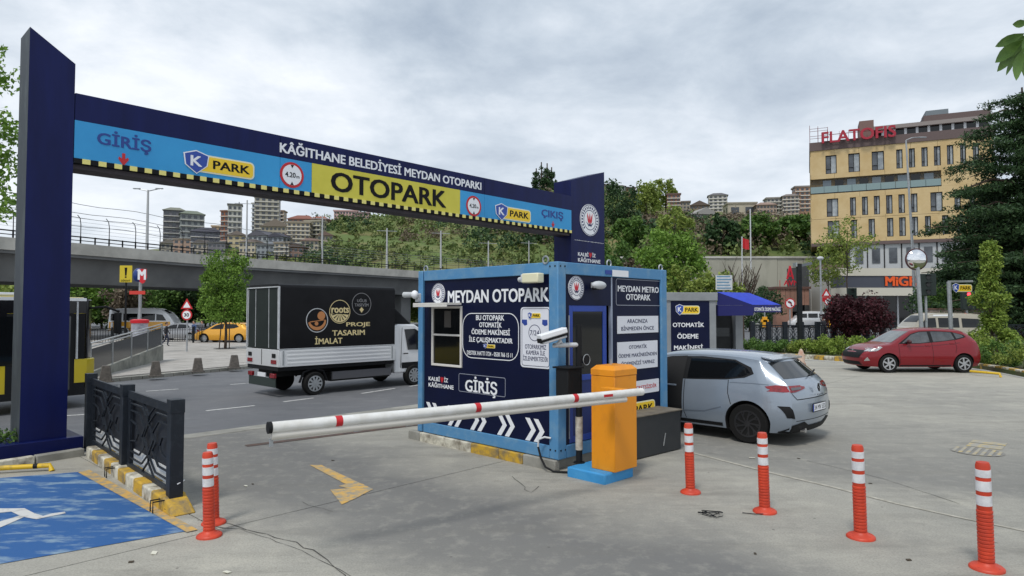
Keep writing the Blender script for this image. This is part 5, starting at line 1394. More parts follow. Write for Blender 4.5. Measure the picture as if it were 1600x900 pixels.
# ---- canvas truck
ta = R(90 - 44); tw = gp(490, 617, ROAD); td = Vector((math.cos(ta), math.sin(ta), 0)); tl = Vector((-td.y, td.x, 0))
torg = tw + tl * .98
tr = empty('canvas_truck', (torg.x, torg.y, ROAD), ta, 'white light truck with black canvas box and gold lettering driving on the road', 'truck')
TP = Plane(tr, (0, -1.06, 0), (1, 0, 0), (0, -1, 0)); TR_ = Plane(tr, (-1.16, 0, 0), (0, -1, 0), (-1, 0, 0))
xb0 = -1.16; xb1 = TP.px(617, 500)[0]; zb = TP.px(436, 574)[1]; zs = TP.px(436, 546)[1]; zt = TP.px(436, 443)[1]
print('TRUCK', xb0, xb1, zb, zs, zt)
zb, zs, zt = zb + 0, zs + 0, zt + 0
print('TRUCK rel', zb, zs, zt)
CANV = mat('canvas_black', lin(12, 12, 15), .5, spec=.2, c2=lin(20, 20, 23), scale=1.5, bump=.25, bscale=2.2); CANVG = mat('canvas_grey_green', lin(28, 36, 34), .55, spec=.2, c2=lin(38, 46, 43), scale=1.2, bump=.2, bscale=2)
H0 = ROAD
sec = [(-1.06, zs), (-1.06, zt - .12), (-1.02, zt - .04), (-.9, zt), (.9, zt), (1.02, zt - .04), (1.06, zt - .12), (1.06, zs)]
MB().prism(sec, lambda y, z, h: (h, y, z), xb0 + .02, xb1).build('canvas_cover', CANV, tr, smooth=50)
rcv = MB().prism([(-1.0, zs + .0), (-1.0, zt - .10), (1.0, zt - .10), (1.0, zs)], lambda y, z, h: (h, y, z), xb0 - .0, xb0 + .018).build('rear_curtain', CANVG, tr)
for y in (-.98, -.42, .46, .98): MB().bar((xb0 - .008, y * 1.0, zs + .02), (xb0 - .008, y * .98 + (.02 if abs(y) < .5 else 0), zt - .12), .02, .012).build('curtain_seam', OFFW, rcv)
MB().bar((xb0 - .01, -1.04, zt - .09), (xb0 - .01, 1.04, zt - .09), .05, .03).build('rear_frame', OFFW, tr)
for s in (-1, 1): MB().bar((xb0 - .01, s * 1.045, zs), (xb0 - .01, s * 1.045, zt - .08), .04, .04).build('rear_frame', OFFW, tr)
MB().box(xb0 - .02, -1.07, zb, xb0 + .03, 1.07, zs - .02).build('tailgate', P_WHITE, tr, .008)
for y in (0,): MB().bar((xb0 - .024, y, zb + .03), (xb0 - .024, y, zs - .03), .015).build('gate_gap', TRIM, tr)
for y in (-.78, .78):
    MB().box(xb0 - .04, y - .16, zb + .08, xb0 - .022, y + .16, zb + .20).build('rear_marker', TAIL, tr, .005)
    MB().box(xb0 - .035, y - .11, zb + .26, xb0 - .022, y + .11, zb + .38).build('gate_grille', TRIM, tr)
for s in (-1, 1):
    sb_ = MB().box(xb0 + .03, s * 1.06 - .02, zb, xb1, s * 1.06 + .02, zs - .02)
    sbo = sb_.build('side_board', P_WHITE, tr, .006)
    for k in range(4):
        z = zb + (zs - zb) * (.14 + .22 * k)
        MB().box(xb0 + .25, s * 1.08 - .008, z, xb1 - .2, s * 1.08 + .008, z + (zs - zb) * .1).build('pressed_rib', P_WHITE, sbo, .006)
    for x in (xb0 + .12, xb1 - .12): MB().box(x - .02, s * 1.085 - .012, zb + .05, x + .02, s * 1.085 + .012, zs - .05).build('latch', STEEL, sbo)
    MB().bar((xb0, s * 1.075, zs), (xb1, s * 1.075, zs), .025, .02).build('canvas_rope', OFFW, tr)
MB().box(xb0, -1.0, zb - .12, xb1, 1.0, zb - .005).build('bed_frame', TRIM, tr)
MB().box(xb0 + .1, -.45, zb - .34, xb1 + 1.4, .45, zb - .12).build('chassis', UNDER, tr)
for s in (-1, 1): MB().box(.62, s * .98 - .03, .42, xb1 - .1, s * .98 + .03, .66).build('side_guard', mat('guard_grey', (.09, .09, .1), .6), tr)
MB().box(.62, -.92, .36, xb1 - .1, .92, .64).build('fuel_tank', UNDER, tr)
rb_ = MB().box(xb0 - .02, -.86, .30, xb0 + .02, .86, .56).build('rear_bumper_plate', mat('bumper_dark_green', lin(40, 52, 48), .5), tr, .006)
for y in (-.72, .72): MB().box(xb0 - .05, y - .14, .57, xb0 + .03, y + .14, .70).build('taillight', TAIL, tr, .01)
MB().box(xb0 - .03, -.25, .58, xb0, .25, .70).build('licence_plate', WHITE, tr)
for x in (0, 3.75):
    for s in (-1, 1): wheel(tr, x, s * .96, .35, .24, 'steel'); 
for s in (-1, 1): MB().tube([(-.46, s * .96, .40), (-.33, s * .96, .70), (0, s * .96, .80), (.33, s * .96, .70), (.46, s * .96, .40)], .035, 6).build('mudguard', TRIM, tr)
# cab
cabp = [(xb1 + .06, .45), (xb1 + .06, 2.02), (xb1 + .25, 2.10), (xb1 + .95, 2.08), (xb1 + 1.25, 1.9), (xb1 + 1.85, 1.32), (xb1 + 2.35, 1.12), (xb1 + 2.62, .9), (xb1 + 2.66, .45)]
mb = MB()
def cabfn(x, z, h): return (x, h * (1 - .09 * max(0, (z - 1.1))), z)
mb.prism(cabp, cabfn, -.99, .99); cab = mb.build('cab', P_WHITE, tr, .05, seg=3)
for s in (-1, 1):
    q = [(xb1 + .62, 1.22), (xb1 + .50, 1.92), (xb1 + .95, 1.93), (xb1 + 1.22, 1.78), (xb1 + 1.66, 1.30), (xb1 + 1.5, 1.2)]
    MB().prism(q, lambda x, z, h: (x, s * (.992 * (1 - .09 * max(0, z - 1.1)) + h), z), -.01, .004).build('side_window', GLASSD, cab)
    MB().box(xb1 + .35, s * .995 - .01, .60, xb1 + 1.6, s * .995 + .012, .80).build('door_moulding', TRIM, cab, .01)
    MB().bar((xb1 + .30, s * .993, .62), (xb1 + .36, s * .98, 1.98), .014, .01).build('door_gap', TRIM, cab)
    MB().box(xb1 + .42, s * 1.0 - .015, 1.08, xb1 + .6, s * 1.0 + .015, 1.115).build('door_handle', TRIM, cab, .006)
    MB().box(xb1 + 1.45, s * 1.16 - .09, 1.22, xb1 + 1.55, s * 1.16 + .09, 1.62).build('mirror', TRIM, cab, .03)
MB().prism([(xb1 + .1, 2.1), (xb1 + .9, 2.09), (xb1 + .25, 2.62), (xb1 + .1, 2.66)], lambda x, z, h: (x, h, z), -.8, .8).build('roof_deflector', TRIM, cab, .06)
# print on the canvas
gold = mat('gold_print', lin(232, 214, 160), .45, metal=.2); TPc = Plane(tr, (0, -1.062, 0), (1, 0, 0), (0, -1, 0))
def rtr(x0, y0, x1, y1): return TPc.rpx(x0, y0, x1, y1)
def zrel(r): return (r[0], r[1], r[2], r[3])
def tp_text(s, x0, x1, yc, h, m=gold, bold=.03):
    c = TPc.px((x0 + x1) / 2, yc)[1]; ex = h * .26 if 'İ' in s else 0
    TPc.text(s, (TPc.px(x0, yc)[0], c - h / 2, TPc.px(x1, yc)[0], c + h / 2 + ex), m, .002, .003, tr, bold)
tp_text('PROJE', 541, 578, 507.5, .17); tp_text('TASARIM', 519, 570, 519.8, .17); tp_text('İMALAT', 492, 535, 532.5, .19)
cA, cB, cC = TPc.px(495.5, 500.5), TPc.px(531, 487), TPc.px(565, 475)
TPc.circ('logo_ring', cA, .345, .37, OFFW, .002, .003, tr); cop = mat('copper_print', lin(196, 132, 80), .45)
TPc.disc('logo_dot', (cA[0] + .14, cA[1] + .14), .13, cop, .002, .003, tr); TPc.disc('logo_dot', (cA[0] - .02, cA[1] - .10), .06, cop, .002, .003, tr)
TPc.band('logo_arc', [(cA[0] + .30 * math.cos(a), cA[1] + .28 * math.sin(a) - .02) for a in [R(-170 + 8 * k) for k in range(23)]], [(cA[0] + .24 * math.cos(a), cA[1] + .20 * math.sin(a)) for a in [R(-170 + 8 * k) for k in range(23)]], cop, .002, .003, tr)
TPc.circ('logo_ring', cB, .35, .37, gold, .002, .003, tr)
TPc.text('roots', (cB[0] - .30, cB[1] - .04, cB[0] + .32, cB[1] + .15), gold, .006, .003, tr, .04)
TPc.poly('logo_field', [(cB[0] + .33 * math.cos(R(a)), cB[1] + .33 * math.sin(R(a))) for a in range(-170, -5, 11)], gold, .002, .003, tr)
for a in range(-160, -15, 24): 
    TPc.poly('logo_ray', [(cB[0] + .05 * math.cos(R(a)), cB[1] - .03 + .05 * math.sin(R(a))), (cB[0] + .29 * math.cos(R(a - 4)), cB[1] + .29 * math.sin(R(a - 4))), (cB[0] + .29 * math.cos(R(a + 4)), cB[1] + .29 * math.sin(R(a + 4)))], CANV, .0055, .002, tr)
TPc.circ('logo_ring', cC, .34, .36, mat('silver_print', lin(130, 130, 132), .5), .002, .003, tr)
sv = mat('silver_print', lin(130, 130, 132), .5)
TPc.text('UĞUR', (cC[0] - .17, cC[1] + .06, cC[0] + .2, cC[1] + .18), sv, .002, .003, tr, .03); TPc.text('TASEVİM', (cC[0] - .26, cC[1] - .08, cC[0] + .26, cC[1] + .05), sv, .002, .003, tr, .03)
TPc.poly('logo_leaf', [(cC[0], cC[1] - .28), (cC[0] + .08, cC[1] - .18), (cC[0], cC[1] - .10), (cC[0] - .08, cC[1] - .18)], gold, .002, .003, tr)

# ---- city bus at left, seen from its right side
ba = R(90 - 36)
bn = dp(143, 560, 17.6); bd_ = Vector((math.cos(ba), math.sin(ba), 0)); blf = Vector((-bd_.y, bd_.x, 0))
borg = Vector((bn.x, bn.y, ROAD)) + blf * 1.2
bus = empty('city_bus', borg, ba, 'black and yellow city bus behind the left gate pillar', 'bus')
zT = 2.1 + 23 / FPX * 17 - ROAD
sec = lambda w, r: [(-w, .40), (-w, zT - r), (-w + r * .3, zT - r * .3), (-w + r, zT), (w - r, zT), (w - r * .3, zT - r * .3), (w, zT - r), (w, .40)]
bx0, bx1 = -11.5, -.15
bm_ = MB()
bm_.prism(sec(1.2, .12), lambda y, z, h: (h, y, z), bx0, bx1)
BUSY = paint('bus_yellow', (.68, .52, .02)); BUSB = mat('bus_black_glass', (.008, .008, .010), .1, spec=.4)
bm_.build('body', BUSY, bus, .05, seg=3)
fs_ = lambda z0, z1, e: MB().prism([(-1.19, bx1), (-1.19, bx1 + .04), (-1.0, bx1 + .20 + e), (-.5, bx1 + .30 + e), (.5, bx1 + .30 + e), (1.0, bx1 + .20 + e), (1.19, bx1 + .04), (1.19, bx1)], lambda y, x, z: (x, y, z), z0, z1)
fs_(.66, 1.28, .10).build('front_bumper', BUSY, bus, .03); fs_(.36, .655, .08).build('lower_bumper', TRIM, bus, .03); fs_(1.285, zT - .06, 0).build('windscreen', BUSB, bus, .02)
MB().box(bx1 - 1.75, -1.2085, .42, bx1 - .02, -1.2, zT - .43).build('door_surround', TRIM, bus)
MB().box(bx0 + .3, -.95, zT + .0, bx1 - .4, .95, zT + .10).build('roof_fairing', P_WHITE, bus, .04)
for s in (-1, 1):
    MB().box(bx0 + .1, s * 1.205 - .006, 1.36, bx1 - 1.75, s * 1.205 + .006, zT - .10).build('window_band', BUSB, bus)
    MB().box(bx1 - 1.75, s * 1.207 - .006, zT - .42, bx1 + .0, s * 1.207 + .006, zT - .10).build('window_band', BUSB, bus)
    MB().box(bx0 + .1, s * 1.206 - .006, zT - .10, bx1, s * 1.206 + .006, zT - .02).build('roof_edge', P_WHITE, bus)
for k in range(8):
    x = bx0 + .3 + k * 1.2
    MB().box(x, -1.216, 1.2, x + 1.08, -1.212, zT - .5).build('side_window', GLASSD, bus)
dx = bx1 - 1.60
drb = MB(); drb.box(dx, -1.225, .42, dx + 1.3, -1.2, zT - .42)
dd_ = drb.build('door', TRIM, bus)
for j in (0, 1):
    MB().box(dx + .06 + j * .63, -1.235, .5, dx + .60 + j * .63, -1.227, zT - .5).build('door_glass', mat('bus_door_glass', (.05, .055, .06), .1, spec=.9), dd_)
    MB().bar((dx + .12 + j * .6, -1.24, .95), (dx + .12 + j * .6, -1.24, 1.6), .03).build('grab_rail', mat('rail_yellow', (.6, .42, .03), .4), dd_)
MB().bar((bx1 - .22, -1.225, 1.29), (bx1 - .22, -1.20, zT - .12), .10, .03).build('front_pillar', OFFW, bus)
MB().box(bx1 - .26, -1.212, .66, bx1 + .04, -1.19, 1.28).build('front_corner', BUSY, bus, .01)
MB().box(bx0 + .1, -1.216, .34, bx1 + .02, -1.15, .52).build('skirt', TRIM, bus)
MB().tube([(bx1 + .15, -1.0, zT - .28), (bx1 + .5, -1.15, zT - .25), (bx1 + .82, -1.2, zT - .38)], .03, 8).build('mirror_arm', TRIM, bus, smooth=60)
MB().box(bx1 + .72, -1.32, zT - .98, bx1 + .84, -1.08, zT - .40).build('mirror', TRIM, bus, .03)
MB().tube([(bx1 + .15, .9, zT - .28), (bx1 + .5, 1.1, zT - .25), (bx1 + .7, 1.15, zT - .4)], .03, 8).build('mirror_arm', TRIM, bus, smooth=60)
for x in (-2.9, -8.6):
    for s in (-1, 1): wheel(bus, x, s * 1.1, .48, .28, 'steel')
    MB().lathe([(.56, -1.214), (.56, -1.206)], (x, 0, .5), 24, 'y').build('wheel_arch', UNDER, bus)
# ============================================================ PLAZA FURNITURE
def wpz(x, y, z=PZ): return gp(x, y, z)
# ramp wall with glass balustrade
ra_, rb2 = wpz(145, 590), wpz(255, 563)
rv = rb2 - ra_; ran = math.atan2(rv.y, rv.x); rl = rv.length
rmp = empty('balustrade', (ra_.x, ra_.y, PZ), ran, 'steel and dark glass balustrade on a low sloping concrete wall beside the plaza', 'balustrade')
hL = lambda u: .95 + .0 * u
MB().prism([(-3, 0), (rl, 0), (rl, .72), (0, .18), (-3, .1)], lambda x, z, h: (x, h, z), 0, .35).build('wall_base', mat('ramp_concrete', lin(150, 150, 140), .85, c2=lin(110, 110, 104), scale=1.5), rmp)
npost = 5
for k in range(npost):
    u = rl * k / (npost - 1) - .0; zb0 = .18 + .54 * max(0, u / rl)
    MB().bar((u, .1, zb0), (u, .1, zb0 + 1.05), .07, .05).build('rail_post', STEEL, rmp)
    if k < npost - 1:
        u2 = rl * (k + 1) / (npost - 1); z2 = .18 + .54 * u2 / rl
        MB().prism([(u + .06, zb0 + .05), (u2 - .06, z2 + .05), (u2 - .06, z2 + .85), (u + .06, zb0 + .85)], lambda x, z, h: (x, h, z), .09, .11).build('glass_panel', mat('smoked_glass', (.015, .017, .017), .12, spec=.6), rmp)
for dz in (1.06, .93): MB().tube([(-3, .1, .1 + dz), (0, .1, .18 + dz), (rl + .05, .1, .72 + dz)], .03, 8).build('handrail', mat('stainless', (.55, .55, .54), .3, metal=.8), rmp, smooth=60)
MB().tube([(-3, 3.2, 1.35), (rl, 3.2, 1.62)], .03, 8).build('handrail', STEEL, rmp, smooth=60)
for k in range(6): MB().bar((-2.5 + k * 1.3, 3.2, .4), (-2.5 + k * 1.3, 3.2, 1.4 + k * .03), .05).build('rail_post', STEEL, rmp)
# kerb bollards
gb = mat('bollard_granite', lin(104, 98, 92), .85, c2=lin(78, 74, 70), scale=9)
for x, y, lb in ((165, 597, 'grey stone block bollard nearest the bus at the plaza kerb'), (243, 588, 'grey stone block bollard below the end of the glass balustrade'),
                 (309, 581.5, 'grey stone block bollard below the plaza tree at the kerb'), (366, 575.5, 'grey stone block bollard closest to the canvas truck')):
    p = wpz(x, y); t = empty('stone_bollard', (p.x, p.y, PZ), R(30), lb, 'bollard', 'stone bollards along the plaza kerb')
    MB().add([(-.20, -.2, 0), (.2, -.2, 0), (.2, .2, 0), (-.2, .2, 0), (-.12, -.12, .56), (.12, -.12, .56), (.12, .12, .56), (-.12, .12, .56)],
             [(3, 2, 1, 0), (4, 5, 6, 7), (0, 1, 5, 4), (1, 2, 6, 5), (2, 3, 7, 6), (3, 0, 4, 7)]).build('block', gb, t, .02)
    MB().box(-.24, -.24, -.0, .24, .24, .05).build('block_base', gb, t, .01)
# black railing behind the plaza
def railing(x0, y0, x1, y1, lb, step=.17, H=1.15, z=PZ, heavy=False, grp='iron railings'):
    a, b = gp(x0, y0, z), gp(x1, y1, z); v = b - a; L = v.length
    t = empty('iron_railing', (a.x, a.y, z), math.atan2(v.y, v.x), lb, 'railing', grp)
    for k in range(int(L / 2.2) + 1): MB().box(k * 2.2 - .06, -.06, 0, k * 2.2 + .06, .06, H + .1).build('rail_post', DARK, t)
    for zz in (.12, H - .02, H - .16): MB().box(0, -.02, zz, L, .02, zz + .04).build('rail', DARK, t)
    br = MB()
    for k in range(int(L / step)): br.box(k * step + .05, -.012, .12, k * step + .085, .012, H)
    n = int(L / step)
    if n > 290: tag(br.build('bar', DARK, t), kind='stuff')
    else:
        me = MB().box(-.016, -.012, .12, .016, .012, H).mesh('bar', DARK)
        for k in range(n): link('bar', me, t).location = (k * step + .07, 0, 0)
    return t
railing(252, 537, 440, 532, 'long black iron railing between the plaza and the side street')
railing(60, 541, 246, 536, 'black iron railing behind the glass balustrade and metro kiosk')
# metro totem
mp = dp(218, 520, 38); tot = empty('metro_totem', (mp.x, mp.y, PZ), math.atan2(mp.x, -mp.y) * 0 + R(8), 'metro station totem with blue ball and red M sign on a pole', 'sign')
zc_ = dp(218, 430, 38).z - PZ
MB().tube([(0, 0, 0), (0, 0, zc_ - .4)], .09, 10).build('pole', STEEL, tot, smooth=50)
MB().ell((-.16, .12, zc_), (.30, .28, .42), 16, 12).build('blue_ball', mat('metro_blue', lin(30, 56, 120), .3), tot, smooth=60)
MT = Plane(tot, (0, -.28, 0))
md = MT.poly('red_shield', [(x * .25 + .20, zc_ - .08 + y * .42) for x, y in ((-.75, 1), (.9, 1), (1, -.1), (.55, -.8), (.1, -1), (-.4, -.8), (-.75, -.1))], mat('metro_red', lin(206, 30, 44), .4), -.02, .08)
MT.text('M', (-.02, zc_ - .28, .42, zc_ + .32), WHITE, .062, .01, md, .06)
MT.rect('station_plate', (-.42, zc_ - 1.12, .42, zc_ - .92), mat('plate_red', lin(206, 62, 50), .5), .1, .05)
# kiosk cylinder with red top
kp_ = dp(218, 520, 37); kk_ = empty('metro_kiosk', (kp_.x, kp_.y, PZ), 0, 'round advertising column with red rim and posters under the metro totem', 'advertising column')
MB().lathe([(.42, 0), (.42, 1.75)], n=24).build('column', mat('poster_grey', lin(150, 150, 160), .5, c2=lin(190, 180, 190), scale=2), kk_, smooth=50)
MB().lathe([(.46, 1.75), (.48, 1.92), (.3, 1.97)], n=24).build('rim', mat('metro_red', lin(206, 30, 44), .4), kk_, smooth=50)
MB().add([(.43 * math.cos(R(a)), .43 * math.sin(R(a)), z) for z in (.2, 1.65) for a in range(-110, -20, 10)], [(i, i + 1, i + 10, i + 9) for i in range(8)]).build('poster', mat('poster_pale', lin(176, 180, 190), .5, c2=lin(120, 118, 128), scale=2.5), kk_, smooth=60)
# yellow warning sign hung from the girder height on its own mast
wp_ = dp(195, 520, 47); ws = empty('warning_sign', (wp_.x, wp_.y, PZ), R(5), 'yellow warning board with exclamation mark on a black mast under the viaduct', 'sign')
zz_ = dp(193, 428, 47).z - PZ
MB().tube([(.0, .05, 0), (0, .05, zz_ + .6)], .07, 8).build('mast', TRIM, ws, smooth=50)
WP = Plane(ws, (0, 0, 0)); WP.rect('board', (-.42, zz_ - .6, .42, zz_ + .6), mat('warn_yellow', lin(206, 184, 40), .5), 0, .03)
WP.poly('exclamation_mark', [(-.09, zz_ + .45), (.09, zz_ + .45), (.05, zz_ - .12), (-.05, zz_ - .12)], BLACK, .032, .01)
WP.rect('exclamation_dot', (-.06, zz_ - .28, .06, zz_ - .18), BLACK, .032, .01)
WP.text('DİKKAT', (-.32, zz_ - .54, .32, zz_ - .38), BLACK, .032, .01)
# road sign pole
sp_ = dp(292, 537, 39.5); rs = empty('road_sign', (sp_.x, sp_.y, PZ), 0, 'small pole with a triangle and two round speed signs on the plaza edge', 'sign')
MB().tube([(0, 0, 0), (0, 0, 3.0)], .05, 8).build('pole', STEEL, rs, smooth=50)
RP = Plane(rs, (0, -.07, 0))
MB().prism([(-.36, 2.55), (.36, 2.55), (0, 3.18)], RP.P, 0, .02).build('triangle_sign', RED, rs); RP.poly('sign_face', [(-.22, 2.63), (.22, 2.63), (0, 3.0)], WHITE, .022, .01)
RP.disc('round_sign', (0, 2.2), .32, RED, 0, .02); RP.disc('sign_face', (0, 2.2), .24, WHITE, .022, .01); RP.text('30', (-.15, 2.1, .15, 2.3), BLACK, .034, .01)
# plaza tree with stakes
tp = wpz(352, 545)
tt = tree('plaza_tree', (tp.x, tp.y, PZ), 6.9, 1.5, 4.3, 2.4, LF_BRIGHT, 130, 110, .15, 'bright green young tree standing staked on the plaza left of the truck', seed=11, shape='egg', trunk_r=.10, clump=.3)
for dx in (-.35, .3): MB().bar((dx, -.1, 0), (dx * .8, 0, 1.7), .05).build('stake', BARK, tt)
MB().lathe([(.7, .005), (.7, .02)], n=20).build('tree_grate', mat('grate', lin(70, 66, 62), .8), tt)

# ============================================================ VIADUCT
vz = lambda Y, top: (487 - top) / FPX * Y + 2.1
vp = [(-420, 330, 33.5), (-150, 352, 41), (0, 369.5, 50), (118, 379.5, 57.5), (311, 397.5, 69), (400, 404.5, 76), (650, 423, 98), (800, 432, 113), (925, 439, 130)]
VT = 7.75
vpt = []
for x, y, Y in vp:
    d = ray(x, 487); k = (VT - CAMH) * FPX / (487 - y) if y < 480 else Y
    vpt.append(Vector(((x - 800) / FPX * k, k, VT)))
via = empty('viaduct', (0, 0, 0), 0, 'long concrete viaduct with pale parapet crossing behind the road', 'bridge')
def offs(pts, o):
    r = []
    for i, p in enumerate(pts):
        t = (pts[min(i + 1, len(pts) - 1)] - pts[max(i - 1, 0)]).normalized(); r.append(p + Vector((-t.y, t.x, 0)) * o)
    return r
VQ = along(vpt, 60)
def sweep(sect):
    rows = [offs(VQ, o) for o, z in sect]; mb = MB(); n = len(sect); vs = []
    for i in range(len(VQ)):
        for j, (o, z) in enumerate(sect): vs.append((rows[j][i].x, rows[j][i].y, z))
    fs = [(i * n + j, i * n + (j + 1) % n, (i + 1) * n + (j + 1) % n, (i + 1) * n + j) for i in range(len(VQ) - 1) for j in range(n)]
    return mb.add(vs, fs)
sweep([(0, VT - .95), (0, VT), (.35, VT), (.35, VT - .95)]).build('parapet', CONCL, via)
sweep([(.12, VT - 1.2), (.12, VT - .951), (11.5, VT - .951), (11.5, VT - 1.2)]).build('deck', CONCD, via)
sweep([(1.6, 4.45), (.9, VT - 1.201), (10.5, VT - 1.201), (9.5, 4.45)]).build('girder', CONCD, via)
sweep([(11.2, VT - .95), (11.2, VT), (11.5, VT), (11.5, VT - .95)]).build('parapet', CONCL, via)
for i in (8, 36, 41, 50, 56):
    a, b = offs(VQ, 3.2)[i], offs(VQ, 8.0)[i]; ang = math.atan2(b.y - a.y, b.x - a.x)
    t_ = MB(); t_.M = Matrix.Translation((a.x, a.y, 0)) @ Matrix.Rotation(ang, 4, 'Z'); t_.box(-.2, -.9, -.6, 5.0, .9, 4.449); t_.build('pier', CONCD, via, .1)
vf = empty('viaduct_fence', (0, 0, 0), 0, 'dark steel railing with curved mesh posts along the viaduct edge', 'fence')
PF = along(offs(VQ, .18), 86)
mb = MB(); mb.tube([(p.x, p.y, VT + .55) for p in PF], .055, 5); mb.build('top_rail', DARK, vf)
mb = MB(); mb.tube([(p.x, p.y, VT + .25) for p in PF], .035, 4); mb.build('mid_rail', DARK, vf)
for i, p in enumerate(PF[:-1]):
    mb = MB(); mb.bar((p.x, p.y, VT - .02), (p.x, p.y, VT + .62), .09); mb.build('rail_post', DARK, vf)
    if i % 2 == 0:
        q = (PF[i + 1] - p).normalized(); nx_ = Vector((-q.y, q.x, 0))
        MB().tube([(p.x, p.y, VT), (p.x, p.y, VT + 1.6), (p.x + nx_.x * .12, p.y + nx_.y * .12, VT + 2.1), (p.x + nx_.x * .45, p.y + nx_.y * .45, VT + 2.4)], .035, 5).build('curved_post', DARK, vf)
for h in (.9, 1.2, 1.5, 1.8, 2.1): MB().tube([(p.x, p.y, VT + h) for p in PF], .012, 3).build('mesh_wire', STEEL, vf)
# masts and overhead wires on the deck
PW = offs(VQ, 4.5)
def mast(x, ytop, r, lb, lamp=False, Yd=None):
    i = min(range(len(PW)), key=lambda k: abs(800 + FPX * PW[k].x / PW[k].y - x)); p = PW[i]
    X_ = (x - 800) / FPX * p.y; zt_ = vz(p.y, ytop)
    t = empty('lamp_post' if lamp else 'catenary_mast', (X_, p.y, VT - .95), 0, lb, 'lamp post' if lamp else 'mast', 'masts on the viaduct')
    MB().tube([(0, 0, 0), (0, 0, zt_ - VT + .95)], [r, r * .6], 8).build('pole', mat('mast_grey', lin(176, 178, 178), .5), t, smooth=60)
    if lamp:
        for s in (-1, 1):
            MB().tube([(0, 0, zt_ - VT + .85), (s * 1.1, 0, zt_ - VT + 1.1)], .05, 6).build('lamp_arm', STEEL, t)
            MB().box(s * 1.1 - .35, -.12, zt_ - VT + 1.05, s * 1.1 + .35, .12, zt_ - VT + 1.15).build('lamp_head', STEEL, t, .03)
    else:
        MB().bar((-1.4, 0, zt_ - VT + .6), (1.4, 0, zt_ - VT + .5), .06).build('cross_arm', STEEL, t)
        for s in (-.9, .9): MB().tube([(s, 0, zt_ - VT + .5), (s, 0, zt_ - VT + .75)], .04, 6).build('insulator', TRIM, t)
    return t
mast(228, 296, .16, 'tall double headed street lamp on the viaduct left of the grey blocks', True)
mast(384, 312, .13, 'tall mast on the viaduct above the plaza tree')
mast(502.5, 336, .15, 'pale catenary mast on the viaduct above the canvas truck roof')
mast(604, 356, .17, 'thick pale catenary mast on the viaduct right of the truck')
mast(688.5, 360, .17, 'pale catenary mast on the viaduct above the booth left corner')
mast(763, 376, .15, 'pale catenary mast on the viaduct above the booth roof middle')
mast(826.5, 376, .13, 'pale catenary mast on the viaduct nearest the right gate pillar')
cw = empty('overhead_wires', (0, 0, 0), 0, 'overhead wires sagging between the masts above the viaduct', 'wires')
for dy, hh in ((0, 4.3), (1.5, 3.7), (0, 3.0), (2.2, 2.5)):
    q = along(offs(VQ, 4.2 + dy), 60)
    MB().tube([(p.x, p.y, VT + hh * (1.0 - .38 * i / 60) + .10 * math.cos(i * 1.25)) for i, p in enumerate(q)], .026, 3).build('wire', DARK, cw)

# ============================================================ HILLS
RIDGE = [(-900, 380), (-200, 395), (150, 395), (230, 392), (330, 384), (400, 366), (450, 352), (500, 346), (560, 341), (620, 333), (700, 326), (780, 318), (850, 300), (900, 291), (945, 298), (980, 305), (1020, 318), (1060, 322), (1110, 331), (1160, 330), (1230, 322), (1280, 320), (1350, 328), (1500, 345), (2400, 365)]
def foot(px): return (128 if px < 900 else 128 - 12 * ss((px - 900) / 150)), -0.6 + 11.7 * ss((px - 900) / 160)
def hillz(px, Y):
    Yf, zf = foot(px); Yr = 265; zr = 2.1 + (487 - sinterp(px, RIDGE)) / FPX * Yr
    t = (Y - Yf) / (Yr - Yf)
    if t > 1: return zr - (t - 1) * 25
    t = max(0, t); return zf + (zr - zf) * (t ** .92)
pxs = np.arange(-900, 2420, 20); hy = np.concatenate([np.linspace(112, 265, 26), np.linspace(280, 420, 5)])
Vh = []
for j, Y in enumerate(hy):
    for i, x in enumerate(pxs):
        Yf, zf = foot(x); YY_ = max(Y, Yf)
        bump = 1.6 * math.sin(x * .031 + Y * .05) * math.sin(Y * .09 + x * .011) * min(1, max(0, (YY_ - Yf) / 30)) * (0.4 if Y > 240 else 1)
        Vh.append(((x - 800) / FPX * YY_, YY_, hillz(x, YY_) + bump - (2.0 if YY_ <= Yf and zf < 1 else 0)))
nx_ = len(pxs); ii = (np.arange(len(hy) - 1)[:, None] * nx_ + np.arange(nx_ - 1)[None]).ravel()
ho = np_mesh('hillside', Vh, np.stack([ii, ii + 1, ii + nx_ + 1, ii + nx_], 1), EARTH, smooth=True); tag(ho, kind='structure')
def on_hill(x, y):
    """depth at which the hill surface shows at pixel y in column x"""
    Yf, _ = foot(x); Y = Yf
    while Y < 262:
        z = hillz(x, Y); 
        if 487 - (z - 2.1) / Y * FPX <= y: break
        Y += 1.5
    return Y
# woodland that reads as one mass, in patches of different growth
def wood(name, n, xr_, dens, m, size, seed, per, rad=(1.6, 3.2), yband=None, label=None):
    g = np.random.default_rng(seed); C = []; Rr = []
    tries = 0
    while len(C) < n and tries < n * 40:
        tries += 1
        x = g.uniform(*xr_); Yf, _ = foot(x); t = g.random() ** .85; Y = Yf + 2 + (262 - Yf) * t
        z = hillz(x, Y); py = 487 - (z - 2.1) / Y * FPX
        if yband and not (yband(x, py)): continue
        if math.sin(x * .021 + seed) + math.sin(Y * .07 + x * .013 + seed * 2) < dens: continue
        r = g.uniform(*rad); C.append(((x - 800) / FPX * Y, Y, z + r * .5)); Rr.append((r, r, r * g.uniform(.7, 1.3)))
    o = leaves(name, C, Rr, per, size, m, seed=seed); tag(o, kind='stuff'); return o
notcity = lambda x, y: x > 470 or y > 395
wood('hillside_wood', 620, (480, 1400), -1.2, LF_HILL, 1.0, 21, 60, rad=(1.3, 2.6), yband=lambda x, y: (x > 900 or y < 368 or y > 384) and (x < 1035 or y > 350))
